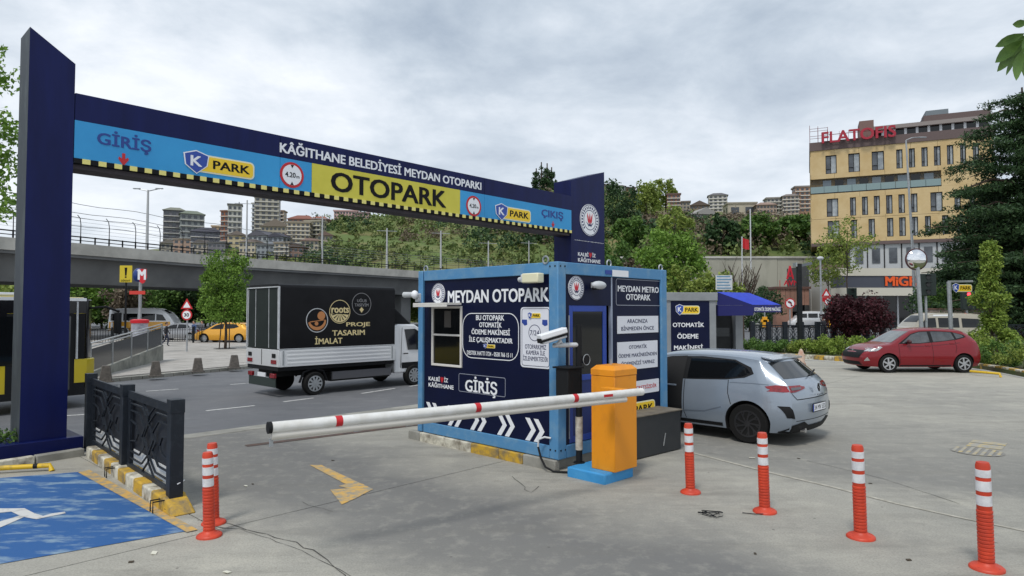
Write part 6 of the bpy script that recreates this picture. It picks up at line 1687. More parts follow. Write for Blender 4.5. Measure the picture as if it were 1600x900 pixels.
wood('bare_hillside_wood', 360, (950, 1290), -.9, LF_BROWN, .7, 22, 70, yband=lambda x, y: y > 345)
wood('dark_hillside_wood', 200, (480, 1320), .15, LF_DARK, 1.0, 23, 70, yband=lambda x, y: y > 318 and (x < 1035 or y > 350))
wood('hillside_scrub', 800, (300, 900), -1.8, leafm('leaf_scrub', (.07, .11, .025), (.20, .20, .07), .1), .8, 24, 26, (.8, 1.5))
wood('bare_hillside_wood', 110, (620, 900), -.6, LF_BROWN, .8, 27, 50, yband=lambda x, y: y < 380)
for (x, y, rr, hh, mm, lb) in ((965, 372, 5.5, 15, LF_DARK, 'large dark evergreen on the slope just right of the gate pillar'), (985, 396, 3.6, 9, LF_MID, 'dark green tree on the slope behind the right gate pillar'),
                               (1010, 348, 4.5, 12, LF_YEL, 'pale green tree on the ridge left of the brick house'), (1040, 330, 3.6, 12, LF_YEL, 'yellow-green tree in front of the brick-coloured house on the ridge'),
                               (1245, 384, 3.6, 6, LF_MID, 'green tree low on the slope left of the yellow office building'), (1185, 392, 3.5, 7, LF_MID, 'round green tree above the concrete retaining wall'),
                               (1130, 398, 3.2, 7, LF_DARK, 'dark evergreen above the retaining wall behind the flag'), (1120, 356, 2.6, 4, LF_DARK, 'dark tree below the white tower on the ridge')):
    Y = on_hill(x, y); p = dp(x, y, Y)
    tree('slope_tree', (p.x, Y, hillz(x, Y) - .5), hh, rr, hh * .6, hh * .42, mm, 46, 60, .8, lb, seed=int(x), trunk_r=.3)
for k, (x, h) in enumerate(((838, 12), (846, 14), (855, 13), (862, 11))):
    Y = 262; p = dp(x, 300, Y); t = empty('ridge_conifer', (p.x, Y, hillz(x, Y) - 1), 0, ('leftmost', 'tallest', 'third', 'rightmost')[k] + ' dark conifer in the clump above the right end of the sign beam', 'tree', 'conifers on the ridge')
    MB().tube([(0, 0, 0), (0, 0, h)], .25, 5).build('trunk', BARK, t)
    leaves('crown', crown_points(30, (0, 0, h * .55), (2.4, 2.4, h * .45), x, 'cone'), np.full(30, 1.1), 60, .7, LF_DARK, t, seed=x)

# ============================================================ HOUSES ON THE HILL
def house(x, ybase, w, h, c, lb, roof='flat', rc=(96, 84, 78), rot=-18, floors=4, bays=4, wc=(52, 58, 66), Y=None, cat='apartment block', depth=None, band=None):
    Y = Y or on_hill(x, ybase); p = dp(x, ybase, Y); W = w / FPX * Y; Hh = h / FPX * Y
    D = depth or W * .8
    t = empty('hill_house', (p.x, Y, p.z), R(rot), lb, cat, 'houses on the hill')
    cm = mat('wall_%d_%d_%d' % c, lin(*c), .85, c2=lin(*[int(k * .88) for k in c]), scale=.25)
    MB().box(-W / 2, 0, -4, W / 2, D, Hh).build('wall', cm, t)
    rm_ = mat('roof_%d_%d_%d' % rc, lin(*rc), .8)
    if roof == 'flat': MB().box(-W / 2 - .3, -.3, Hh, W / 2 + .3, D + .3, Hh + .5).build('roof', rm_, t)
    elif roof == 'gable': MB().prism([(-W / 2 - .5, Hh), (W / 2 + .5, Hh), (0, Hh + W * .28)], lambda a, z, k: (a, k, z), -.5, D + .5).build('roof', rm_, t)
    else: 
        a = W / 2 + .5
        MB().add([(-a, -.5, Hh), (a, -.5, Hh), (a, D + .5, Hh), (-a, D + .5, Hh), (-a * .4, D * .5, Hh + W * .2), (a * .4, D * .5, Hh + W * .2)], [(0, 1, 5, 4), (1, 2, 5), (2, 3, 4, 5), (3, 0, 4), (3, 2, 1, 0)]).build('roof', rm_, t)
    g = MATS.get('hwin_%d' % wc[0]) or mat('hwin_%d' % wc[0], lin(*wc), .25, spec=.8)
    wn = MB(); fh = Hh / floors; bwid = W / bays
    for f in range(floors):
        for b in range(bays):
            x0 = -W / 2 + (b + .22) * bwid; z0_ = f * fh + fh * .28
            wn.box(x0, -.06, z0_, x0 + bwid * .56, -.01, z0_ + fh * .5)
        nb = max(2, int(D / bwid))
        for b in range(nb):
            y0 = (b + .25) * D / nb; z0_ = f * fh + fh * .28
            wn.box(W / 2 + .01, y0, z0_, W / 2 + .06, y0 + D / nb * .5, z0_ + fh * .5); wn.box(-W / 2 - .06, y0, z0_, -W / 2 - .01, y0 + D / nb * .5, z0_ + fh * .5)
    tag(wn.build('window', g, t), kind='stuff')
    sl_ = MB()
    for f in range(1, floors): sl_.box(-W / 2 - .1, -.45, f * fh - .12, W / 2 + .1, -.0, f * fh + .12)
    if band and floors > 1: tag(sl_.build('balcony_slab', mat('band_%d' % band[0], lin(*band), .8), t), kind='stuff')
    return t
HH = [
 (271, 392, 30, 64, (104, 104, 110), 'dark grey apartment block with brick side on the skyline left of the plaza tree', 'hip', (120, 122, 110), 22, 7, 3),
 (300, 392, 34, 58, (140, 146, 146), 'grey glass fronted block with sloping green roof beside the dark grey one', 'hip', (110, 118, 104), 30, 6, 4),
 (350, 392, 13, 62, (156, 100, 76), 'narrow brick red tower on the left skyline', 'flat', (120, 90, 76), -10, 8, 2),
 (366, 392, 20, 72, (178, 178, 172), 'pale tower with grey cap beside the brick red tower', 'flat', (96, 96, 92), 20, 8, 3),
 (416, 372, 36, 64, (168, 164, 150), 'tall beige tower block under the left half of the sign beam', 'flat', (150, 148, 140), 14, 9, 4),
 (398, 374, 12, 56, (182, 192, 200), 'pale blue slab tower behind the beige tower block', 'flat', (150, 148, 140), -20, 8, 2),
 (322, 396, 44, 34, (98, 100, 112), 'slate roofed dark house left of the plaza tree', 'hip', (62, 62, 72), 20, 4, 6),
 (284, 398, 26, 24, (176, 148, 132), 'low pinkish house at the left end of the hill', 'flat', (150, 140, 130), 5, 3, 3),
 (262, 398, 22, 18, (150, 146, 138), 'small grey house at the far left of the skyline', 'gable', (110, 104, 98), 5, 2, 3),
 (344, 388, 26, 34, (196, 172, 142), 'sand coloured house behind the slate roofed house', 'flat', (190, 170, 140), 12, 4, 3),
 (370, 392, 28, 24, (202, 186, 150), 'cream gabled house above the plaza tree', 'gable', (120, 110, 104), 8, 3, 3),
 (402, 398, 34, 30, (176, 182, 184), 'white house with wide grey gable right of the plaza tree', 'gable', (88, 88, 96), -14, 3, 4),
 (430, 396, 26, 26, (150, 156, 164), 'blue-grey house with dark roof above the truck', 'gable', (70, 70, 80), -14, 3, 3),
 (444, 390, 20, 22, (132, 96, 84), 'brown house between grey roofs above the truck', 'flat', (110, 80, 70), 4, 4, 3),
 (430, 376, 44, 22, (176, 168, 150), 'long beige terrace below the tall tower block', 'gable', (120, 110, 100), 4, 3, 7),
 (466, 386, 34, 38, (188, 176, 152), 'cream five storey block above the truck roof', 'flat', (150, 140, 124), 10, 6, 5),
 (488, 380, 26, 34, (166, 164, 142), 'olive beige block next to the cream block', 'flat', (150, 146, 130), -10, 5, 4),
 (470, 358, 40, 16, (170, 130, 116), 'reddish roofed house row behind the cream block', 'hip', (130, 84, 70), 6, 2, 5),
 (496, 356, 28, 14, (186, 150, 138), 'small terracotta house at the top of the cream block row', 'hip', (140, 90, 74), -6, 2, 4),
 (312, 400, 24, 20, (168, 160, 150), 'small stone coloured house just above the railing left of the plaza tree', 'gable', (96, 90, 88), -8, 2, 3),
 (338, 402, 26, 22, (120, 118, 124), 'grey balconied house just above the railing behind the plaza tree', 'flat', (90, 90, 92), 6, 3, 4),
 (386, 404, 28, 26, (196, 186, 164), 'pale cream house just above the railing right of the plaza tree', 'hip', (104, 92, 84), -12, 3, 4),
 (414, 405, 26, 22, (146, 152, 158), 'blue-grey fronted house just above the railing', 'flat', (100, 100, 104), 8, 3, 4),
 (440, 406, 24, 26, (178, 168, 150), 'beige narrow house low above the truck roof', 'flat', (140, 130, 118), -6, 4, 3),
 (462, 404, 24, 18, (134, 108, 98), 'brown house low above the truck roof', 'gable', (84, 72, 68), -6, 2, 3),
 (484, 398, 26, 22, (190, 182, 160), 'cream house at the edge of the green slope', 'hip', (110, 88, 78), 8, 3, 4),
 (508, 384, 24, 16, (172, 164, 146), 'stone coloured house alone at the top of the green slope', 'gable', (110, 92, 84), 4, 2, 4),
 (432, 352, 22, 22, (180, 160, 140), 'tan block directly right of the beige tower', 'flat', (140, 120, 104), 4, 4, 3),
 (540, 346, 36, 16, (206, 172, 168), 'wide pink building on the ridge under the sign beam', 'flat', (190, 160, 156), 6, 3, 8),
 (565, 346, 22, 13, (196, 168, 160), 'smaller pink building right of the wide pink building', 'flat', (150, 130, 130), 6, 3, 5),
 (952, 303, 16, 14, (170, 150, 132), 'tan house touching the right gate pillar on the skyline', 'hip', (96, 88, 84), 10, 3, 3),
 (969, 304, 16, 13, (184, 184, 186), 'white house second from the gate pillar on the skyline', 'hip', (96, 88, 84), -6, 3, 3),
 (986, 308, 15, 14, (176, 140, 116), 'brown fronted house third from the gate pillar on the skyline', 'flat', (86, 80, 78), 8, 3, 3),
 (1003, 316, 15, 19, (168, 176, 190), 'blue and white narrow house right of the tan roofs', 'flat', (110, 110, 116), -12, 4, 3),
 (1053, 332, 20, 28, (156, 112, 92), 'brick coloured house behind the yellow-green ridge tree', 'flat', (100, 80, 76), -8, 5, 3),
 (1070, 332, 16, 16, (168, 158, 146), 'grey stepped house below the brick coloured house', 'flat', (120, 110, 104), -14, 3, 3),
 (1093, 334, 28, 13, (140, 124, 112), 'low brown roofed row left of the white tower', 'gable', (96, 84, 78), -10, 2, 5),
 (1122, 331, 28, 26, (206, 202, 196), 'white and brown striped tower block alone on the ridge', 'hip', (90, 88, 90), -14, 5, 4),
 (1103, 353, 40, 18, (190, 190, 188), 'glass gabled white building below the ridge tower', 'gable', (150, 148, 144), 12, 3, 7),
 (1160, 342, 44, 24, (184, 176, 158), 'long blank beige building right of the ridge tower', 'flat', (150, 144, 130), -6, 1, 2),
 (1198, 340, 30, 20, (180, 160, 146), 'tan terrace with red window frames on the ridge', 'hip', (140, 118, 106), -10, 3, 6),
 (1214, 332, 30, 22, (170, 168, 160), 'grey stepped block behind the tan terrace', 'flat', (140, 136, 130), -10, 4, 5),
 (1236, 334, 24, 28, (190, 176, 164), 'beige stepped block second from the yellow office building', 'hip', (120, 112, 108), -16, 5, 4),
 (1258, 332, 28, 40, (172, 138, 116), 'tall brown and white block next to the yellow office building', 'flat', (130, 124, 120), -10, 6, 4),
]
for q in HH:
    house(q[0], q[1], q[2], q[3], q[4], q[5], q[6], q[7], q[8], q[9], q[10], band=(200, 198, 192) if q[9] >= 4 else None, Y=on_hill(q[0], q[1]))
# ============================================================ TREES UNDER AND BEYOND THE VIADUCT
g = np.random.default_rng(77)
proto = {}
KND = {'a': (LF_MID, 'mid green'), 'b': (LF_BRIGHT, 'bright green'), 'c': (LF_YEL, 'yellow-green'), 'd': (LF_DARK, 'dark green'), 'e': (LF_BROWN, 'bare brown')}
LM = [(-60, 84, 'b', 'beyond the left edge pillar'), (-10, 88, 'a', 'at the far left edge under the viaduct'), (20, 80, 'c', 'left of the gate pillar under the viaduct'), (60, 86, 'a', 'hidden mostly by the left gate pillar'),
      (122, 82, 'b', 'just right of the left gate pillar above the bus mirror'), (140, 96, 'c', 'above the bus mirror arm'), (160, 84, 'a', 'above the glass balustrade'), (182, 92, 'e', 'brown and bare below the yellow warning board'),
      (200, 78, 'e', 'leafless beside the metro pole'), (236, 88, 'b', 'just right of the metro pole'), (258, 80, 'a', 'behind the white and yellow minibus'), (276, 94, 'c', 'left of the round speed sign'),
      (300, 82, 'd', 'right of the round speed sign'), (322, 92, 'a', 'left of the plaza tree crown'), (345, 84, 'b', 'behind the plaza tree'), (372, 80, 'a', 'between plaza tree and truck'), (395, 88, 'c', 'behind the truck rear curtain'),
      (430, 84, 'a', 'behind the black canvas box'), (640, 108, 'c', 'beside the booth left post'), (615, 104, 'a', 'behind the truck cab')]
for k, (x, Y, kd, lb) in enumerate(LM):
    m, w = KND[kd]
    if kd not in proto:
        proto[kd] = tree('street_tree', (0, 0, 0), 7, 2.9, 4.0, 2.9, m, 60, 70, .42, 'x', seed=40 + k, trunk_r=.16, shape='ball')
        t = proto[kd]
    else: t = copy_tree(proto[kd])
    t.location = ((x - 800) / FPX * Y, Y, ROAD - .1); t.rotation_euler.z = g.uniform(0, 6); s_ = g.uniform(.85, 1.15); t.scale = (s_, s_, s_)
    tag(t, w + ' tree ' + lb, 'tree', 'trees behind the viaduct')

# ============================================================ RIGHT SIDE: WALL, SHOP, HOTEL
rw0 = dp(1075, 402, 113); rwl = empty('retaining_wall', (rw0.x, 111, 0), 0, 'long grey concrete retaining wall below the wooded slope', 'wall')
x0 = -12; W_ = 40
for k in range(13):
    a = x0 + k * 4.4; MB().box(a + .03, -.3 - .04 * (k % 2), -.5, a + 4.37, .3, 11.05 - .12 * (k % 3) * 0).build('concrete_panel', mat('wall_concrete', lin(168, 166, 152), .9, c2=lin(128, 128, 116), scale=.22, detail=8, thr=(.4, .65), bump=.2, bscale=2, stretch=(1, 1, .35)), rwl)
MB().box(x0, -.5, 11.06, x0 + 13 * 4.4, .5, 11.4).build('coping', CONCL, rwl, .03)
MB().box(x0 - 30, -.2, -.5, x0 - .01, .3, 9.0).build('side_wall', mat('wall_concrete', (0, 0, 0)), rwl)
MB().box(x0 + 57.3, -.2, -.5, x0 + 150, .3, 10.8).build('side_wall', mat('wall_concrete', (0, 0, 0)), rwl)
# glass and frame building piece
gb0 = dp(1268, 500, 92); gbb = empty('glass_building', (gb0.x, 92, 0), 0, 'grey framed glass office corner between the black post and the supermarket', 'building')
s92 = 92 / FPX
def Z92(y, Y=92): return 2.1 + (487 - y) / FPX * Y
wx = 52 * s92
MB().box(0, .3, -.2, wx, 8, Z92(414)).build('wall', mat('office_dark', lin(60, 62, 66), .4), gbb)
fm_ = MB()
frm = mat('office_frame', lin(160, 160, 156), .7)
MB().box(-.1, -.05, Z92(421), wx, .3, Z92(413)).build('roof_edge', mat('office_brown', lin(110, 92, 84), .7), gbb)
for yy in (444, 476): MB().box(-.1, -.1, Z92(yy + 3), wx, .3, Z92(yy - 2)).build('slab_band', frm, gbb)
for k in range(4): MB().box(k * wx / 3 - .12, -.08, 0, k * wx / 3 + .14, .3, Z92(421)).build('column', frm, gbb)
for k in range(3):
    for (ya, yb) in ((442, 421), (473, 448), (500, 479)):
        MB().box(k * wx / 3 + .3, .15, Z92(ya), (k + 1) * wx / 3 - .2, .29, Z92(yb)).build('window', WINREFL if (k + ya) % 2 else GLASSD, gbb)
# brown low block with red roof sign
bb0 = dp(1213, 500, 89); s89 = 89 / FPX
bbk = empty('brown_block', (bb0.x, 89, 0), 0, 'low brown clad block with a red rooftop sign behind the no turn sign', 'building')
brn = mat('brown_cladding', lin(150, 112, 96), .8, c2=lin(132, 98, 84), scale=.5)
w_ = 52 * s89; zt89 = 2.1 + (487 - 449) / FPX * 89
for k in range(7): MB().box(k * w_ / 7 + .02, 0, 3.0, (k + 1) * w_ / 7 - .02, 6, zt89 - .2).build('cladding_panel', brn, bbk)
MB().box(-.2, -.2, zt89 - .2, w_ + .2, 6.2, zt89 + .1).build('roof', mat('roof_dark_brown', lin(96, 70, 62), .8), bbk)
MB().box(.1, 1.2, -.2, w_ - .1, 6, 3.0).build('shopfront', GLASSD, bbk); MB().box(0, 0, -.2, 2.2, 1.2, 3.0).build('wall', brn, bbk)
BP = Plane(bbk, (0, -.1, 0))
sg = mat('sign_red', lin(196, 30, 50), .5)
zb_ = zt89 + .1
BP.poly('sign_letter', [(1.35, zb_ + 1.0), (1.55, zb_ + 1.0), (1.85, zb_ + 2.2), (2.15, zb_ + 1.0), (2.35, zb_ + 1.0), (1.93, zb_ + 2.8), (1.77, zb_ + 2.8)], sg, 0, .2); BP.rect('sign_letter', (1.6, zb_ + 1.35, 2.1, zb_ + 1.5), sg, 0, .2)
BP.text('PLAZA', (-.4, zb_ + .2, 3.6, zb_ + 1.0), sg, 0, .2, bbk, .04) if False else BP.text('AVM', (1.0, zb_ + .15, 3.0, zb_ + .85), sg, 0, .2, bbk, .0)
for x in (.6, 1.8, 3.0): MB().bar((x, .1, zb_), (x, .1, zb_ + .9), .06).build('sign_post', RED, bbk)

# supermarket
Ym = 84; sm = Ym / FPX
def zM(y): return 2.1 + (487 - y) / FPX * Ym
mk0 = dp(1313, 500, Ym)
mk = empty('supermarket', (mk0.x, Ym, 0), 0, 'supermarket front with dark fascia and orange lettering beneath the yellow office building', 'shop')
mw = 205 * sm
MB().box(0, 2.0, -.2, mw, 14, zM(424)).build('wall', mat('shop_wall', lin(170, 168, 160), .8), mk)
MB().box(-.2, -.2, zM(431), mw, 2.2, zM(419)).build('roof_edge', mat('roof_edge_pale', lin(204, 200, 186), .8), mk)
MB().box(-.1, -.1, zM(449.5), mw, 2.1, zM(431) - .01).build('fascia', mat('fascia_slate', lin(72, 76, 88), .6), mk)
MB().box(-.1, -.15, zM(462), mw, 2.1, zM(449.5) - .01).build('fascia_band', mat('roof_edge_pale', (0, 0, 0)), mk)
MB().box(0, 1.8, -.2, mw, 1.99, zM(462)).build('shop_glass', GLASSD, mk)
for k in range(9): MB().box(k * mw / 8 - .1, 1.7, -.2, k * mw / 8 + .12, 1.79, zM(462)).build('mullion', OFFW, mk)
MP = Plane(mk, (0, -.1, 0)); r = MP.rpx(1382, 432.5, 1433, 447)
MP.text('MiGR', (r[0], r[1], r[2], r[3] + .05), mat('sign_orange', lin(238, 92, 24), .45), .02, .12, mk, .05)
MP.text('OS', (r[2] + .15, r[1], r[2] + 2.6, r[3] - .1), mat('sign_orange', (0, 0, 0)), .02, .12, mk, .05)
MP2 = Plane(mk, (0, 1.8, 0)); MP2.rect('poster', MP2.rpx(1447, 462, 1467, 500), OFFW, 0, .06, mk); MP2.rect('poster_print', MP2.rpx(1449, 472, 1465, 497), mat('poster_orange', lin(214, 140, 90), .6), .07, .02, mk)
# yellow office building
HO = dp(1268, 380, 105); hang = math.atan2(-.41, .912)
hot = empty('office_building', (HO.x, HO.y, 0), hang, 'large yellow office building with red roof sign and a recessed glass balcony floor', 'building')
HP = Plane(hot, (0, 0, 0))
def HZ(x, y): return HP.px(x, y)
zt = (HZ(1270, 238)[1] + HZ(1500, 214)[1]) / 2; zb = (HZ(1270, 380)[1] + HZ(1425, 375)[1]) / 2; wH = HZ(1552, 200)[0]
YEL = mat('hotel_stone', lin(204, 182, 138), .8, c2=lin(188, 162, 114), scale=.35, detail=7)
zr1 = (HZ(1272, 281)[1] + HZ(1460, 266)[1]) / 2; zr0 = (HZ(1274, 304)[1] + HZ(1460, 291)[1]) / 2
xrc = HZ(1471, 280)[0]
print('HOTEL', zt, zb, zr1, zr0, xrc, HZ(1555, 200))
g0 = lambda x0, y0, x1, y1: HP.rpx(1250 + x0 / 3, 170 + y0 / 3, 1250 + x1 / 3, 170 + y1 / 3)
wins = []
rowA = [(120, 172), (227, 281), (337, 395), (452, 482), (511, 540), (570, 600), (629, 661), (690, 721), (752, 780), (812, 842), (872, 902)]
rowB = [(122, 176), (231, 259), (287, 315), (343, 371), (400, 430), (458, 488), (517, 547), (608, 665), (720, 750), (790, 820)]
rowC = [(125, 180), (235, 262), (316, 346), (402, 432), (459, 490), (518, 548), (580, 608), (660, 690), (730, 760)]
zz3 = [((HZ(1290 , 272)[1]), HZ(1290, 243.5)[1]), (HZ(1291, 339)[1], HZ(1291, 311)[1]), (HZ(1292, 373.5)[1], HZ(1292, 345.5)[1])]
for row, (za, zb2) in zip((rowA, rowB, rowC), zz3):
    for a, b in row:
        u0 = HP.px(1250 + a / 3, 260)[0]; u1 = HP.px(1250 + b / 3, 260)[0]
        if u1 < wH - .3: wins.append((u0, za, u1, zb2))
# stone skin as courses split round the windows
def skin(z0, z1, ws, u0=0, u1=wH):
    ws = sorted(w for w in ws if w[1] >= z0 - .01 and w[3] <= z1 + .01); u = u0
    zs = sorted({z0, z1} | {w[1] for w in ws} | {w[3] for w in ws})
    if not ws: MB().box(u0, 0, z0, u1, .5, z1).build('facade_panel', YEL, hot); return
    a, b = ws[0][1], ws[0][3]
    n = 7
    for k in range(n):
        p0, p1 = u0 + (u1 - u0) * k / n, u0 + (u1 - u0) * (k + 1) / n
        MB().box(p0 + .015, 0, z0, p1 - .015, .5, a - .01).build('facade_panel', YEL, hot); MB().box(p0 + .015, 0, b + .01, p1 - .015, .5, z1).build('facade_panel', YEL, hot)
    for w in ws:
        if w[0] - u > .05: MB().box(u, .003, a - .009, w[0], .5, b + .009).build('facade_panel', YEL, hot)
        u = w[2]
    MB().box(u, .003, a - .009, u1, .5, b + .009).build('facade_panel', YEL, hot)
wH = min(wH, HZ(1553, 205)[0]) if False else wH
zmid = (zz3[1][0] + zz3[2][1]) / 2
skin(zr1, zt, wins); skin(zmid + .02, zr0, wins); skin(zb, zmid - .02, wins)
MB().box(xrc, .0, zr0 + .01, wH, .5, zr1 - .01).build('facade_panel', YEL, hot)
MB().box(.1, .5, zb, wH - .1, 18, zt - .05).build('core', mat('hotel_core', lin(150, 128, 90), .9), hot)
MB().box(-.02, 0, zb, .1, 18, zr0).build('side_wall', YEL, hot); MB().box(-.02, 0, zr1, .1, 18, zt).build('side_wall', YEL, hot)
drk = mat('window_dark', lin(92, 98, 104), .2, spec=.8, c2=lin(58, 62, 68), scale=.5)
for w in wins:
    f = MB(); e = .09
    f.box(w[0], .16, w[1], w[0] + e, .30, w[3]); f.box(w[2] - e, .16, w[1], w[2], .30, w[3]); f.box(w[0] + e, .16, w[1], w[2] - e, .3, w[1] + e); f.box(w[0] + e, .16, w[3] - e, w[2] - e, .3, w[3])
    wd = w[2] - w[0]
    f.box(w[0] + wd * .45, .18, w[1] + e, w[0] + wd * .45 + .07, .28, w[3] - e); f.box(w[0] + e, .18, w[1] + .75, w[0] + wd * .45, .28, w[1] + .82)
    wo = f.build('window', TRIM, hot)
    MB().box(w[0], .32, w[1], w[0] + wd * .45, .36, w[3]).build('pane', drk, wo)
    MB().box(w[0] + wd * .45 + .001, .32, w[1], w[2], .36, w[3]).build('pane', mat('curtained_glass', lin(176, 182, 184), .25, spec=.8, c2=lin(120, 128, 134), scale=.8), wo)
# recessed balcony floor
MB().box(.1, .5, zr0 + .01, xrc, .55, zr1).build('recess_wall', mat('recess_grey', lin(120, 124, 124), .6), hot)
MB().box(0, 0, zr1 - .0, xrc, .5, zr1 + .001) 
MB().box(0, -.02, zr0 - .01, xrc, .5, zr0 + .12).build('balcony_slab', TRIM, hot)
nb = 9
for k in range(nb):
    u0 = 1.8 + (xrc - 2.2) * k / nb
    MB().box(u0, .42, zr0 + .15, u0 + 1.2, .49, zr1 - .25).build('balcony_door', GLASSD if k % 2 else WINREFL, hot)
    MB().box((xrc) * k / nb, -.03, zr0 + .14, xrc * (k + 1) / nb - .06, .0, zr0 + 1.15).build('glass_railing', mat('railing_glass', lin(120, 142, 142), .15, spec=.8), hot)
# top brown roof storey
BRF = mat('hotel_brown_roof', lin(98, 84, 82), .8)
u9 = HZ(1555, 200)[0]
MB().box(-.1, -.15, zt + .01, wH + .2, 18, zt + 1.35).build('parapet', BRF, hot)
zq = zt + 1.36
MB().box(HZ(1380, 220)[0], 2.5, zq, wH, 16, zq + 1.5).build('top_floor', GLASSD, hot)
for k in range(12): MB().box(HZ(1380, 220)[0] + k * 1.55, 2.3, zq, HZ(1380, 220)[0] + k * 1.55 + .35, 2.49, zq + 1.5).build('mullion', OFFW, hot)
MB().box(HZ(1365, 220)[0], 1.8, zq + 1.5, wH + .5, 17, zq + 2.1).build('roof_slab', mat('roof_grey', lin(140, 132, 128), .8), hot)
MB().box(HZ(1450, 220)[0], 3.5, zq + 2.11, wH + .5, 15, zq + 3.4).build('upper_roof', BRF, hot)
MB().box(HZ(1344, 210)[0], 1.5, zq, HZ(1367, 210)[0], 5, zq + 3.1).build('stair_box', mat('stair_brown', lin(120, 96, 90), .8), hot)
MB().box(HZ(1455, 200)[0], 4.5, zq + 3.41, HZ(1492, 200)[0], 9, zq + 4.4).build('plant_unit', mat('plant_grey', lin(110, 120, 126), .6), hot)
FS = Plane(hot, (0, -.8, 0))
sr = mat('sign_red_dark', lin(158, 28, 50), .6)
ua, ub_ = FS.px(1284, 225)[0], FS.px(1400, 212)[0]
FS.text('FLATOFIS', (ua, zt + .9, ub_, zt + 2.7), sr, 0, .25, hot, .03)
sf = MB()
for k in range(9):
    u = ua + (ub_ - ua) * k / 8; sf.bar((u, -.4, zt + 1.0), (u, .2, zt + 2.9), .05)
sf.bar((ua, -.5, zt + 1.3), (ub_, -.5, zt + 1.3), .08); sf.bar((ua, -.5, zt + 2.3), (ub_, -.5, zt + 2.3), .08)
sf.build('sign_frame', mat('sign_frame_red', lin(120, 40, 50), .6), hot)
sc2 = MB()
for a in (0, 1.2, 2.6): 
    for b in (0, 1.6): sc2.bar((a, b, zt), (a, b, zt + 4.2 - a * .2), .07)
for z in (1.2, 2.4, 3.6): sc2.bar((0, 0, zt + z), (2.6, 0, zt + z), .05); sc2.bar((0, 1.6, zt + z), (2.6, 1.6, zt + z), .05)
sc2.build('roof_scaffold', mat('scaffold_red', lin(110, 52, 56), .6), hot)
# lower grey storeys of the yellow building
MB().box(5.5, .4, -.5, wH, 17, zb - .02).build('lower_wall', mat('lower_pale', lin(176, 180, 182), .7), hot)
MB().box(0, -.02, zb - .5, wH, .5, zb - .01).build('soffit', BRF, hot)
for k in range(10):
    u = 6.2 + k * 2.3
    for z in (zb - 3.4, zb - 7.2):
        MB().box(u, .30, z, u + 1.1, .39, z + 2.3).build('window', drk, hot)
    MB().box(u + 1.6, .30, zb - 8.5, u + 1.75, .38, zb - .5).build('mullion', TRIM, hot)
MB().box(3, -.6, zb - 6.0, wH, .4, zb - 4.4).build('terrace_wall', BRF, hot)
# wall with letters at right edge and ivy wall
iw = dp(1400, 520, 50); ivw = empty('ivy_wall', (iw.x, 50, 0), 0, 'low stone wall topped by ivy behind the purple tree and lime tree', 'wall')
for k in range(12): MB().box(2.6 + k * 1.6, 0, -.2, 2.6 + k * 1.6 + 1.57, .4, 2.1 + (487 - 484) / FPX * 50 + 0).build('wall_panel', mat('pinkish_wall', lin(150, 138, 130), .9, c2=lin(118, 108, 102), scale=.8), ivw)
MB().box(2.5, -.05, 2.26, 22, .5, 2.36).build('coping', mat('coping_brown', lin(110, 84, 74), .8), ivw)
cc = np.array([(3 + g.random() * 18, .9 + g.random() * .5, 2.4 + g.random() * 1.9 * (1 if k % 3 else .5)) for k in range(110)])
leaves('ivy', cc, np.full(110, .5), 60, .16, LF_MID, ivw, seed=9)
IL = Plane(ivw, (0, .3, 0)); r = IL.rpx(1577, 458, 1602, 470)
IL.text('DEN', (r[0], r[1], r[2] + .3, r[3]), mat('letters_grey', lin(150, 150, 150), .5), 0, .1, ivw, .04)
MB().box(r[0] - .3, .35, 2.37, r[2] + 4, .55, r[3] + .3).build('name_wall', mat('name_dark', lin(60, 62, 60), .7), ivw)

# ============================================================ RIGHT SIDE: ISLAND, KERB, PLANTS
kpts = [gp(x, y, 0) for x, y in ((1168, 556), (1200, 558), (1262, 561.5), (1330, 566), (1415, 569), (1500, 573), (1540, 578), (1570, 583), (1605, 590), (1680, 604), (1900, 640))]
kal = along(kpts, 44)
ik = empty('island_kerb', (0, 0, 0), 0, kind='structure')
for k, (a, b) in enumerate(zip(kal[:-1], kal[1:])):
    t = (b - a).normalized(); n = Vector((-t.y, t.x, 0)); a2, b2 = a + t * .012, b - t * .012
    MB().prism([(p.x, p.y) for p in (a2, b2, b2 + n * .22, a2 + n * .22)], lambda x, y, h: (x, y, h), -.02, .20).build('kerb_stone', (KERBW, KERBY)[k % 2], ik, .02)
isl2 = empty('planting_soil', (0, 0, 0), 0, kind='structure')
MB().prism([(p.x, p.y + .2) for p in kpts] + [(60, 30), (40, 40.5), (16, 40), (11.5, 33)], lambda x, y, h: (x, y, h), -.02, .14).build('soil', mat('soil', lin(84, 78, 60), .95, c2=lin(70, 84, 40), scale=1.4, thr=(.4, .6)), isl2)
pt = empty('light_kerb_apron', (0, 0, 0), 0, kind='structure')
ribbon('apron_strip', [(p.x, p.y - .45) for p in kpts], .75, mat('apron_pale', lin(176, 176, 170), .85, c2=lin(150, 150, 146), scale=2), .008, pt)
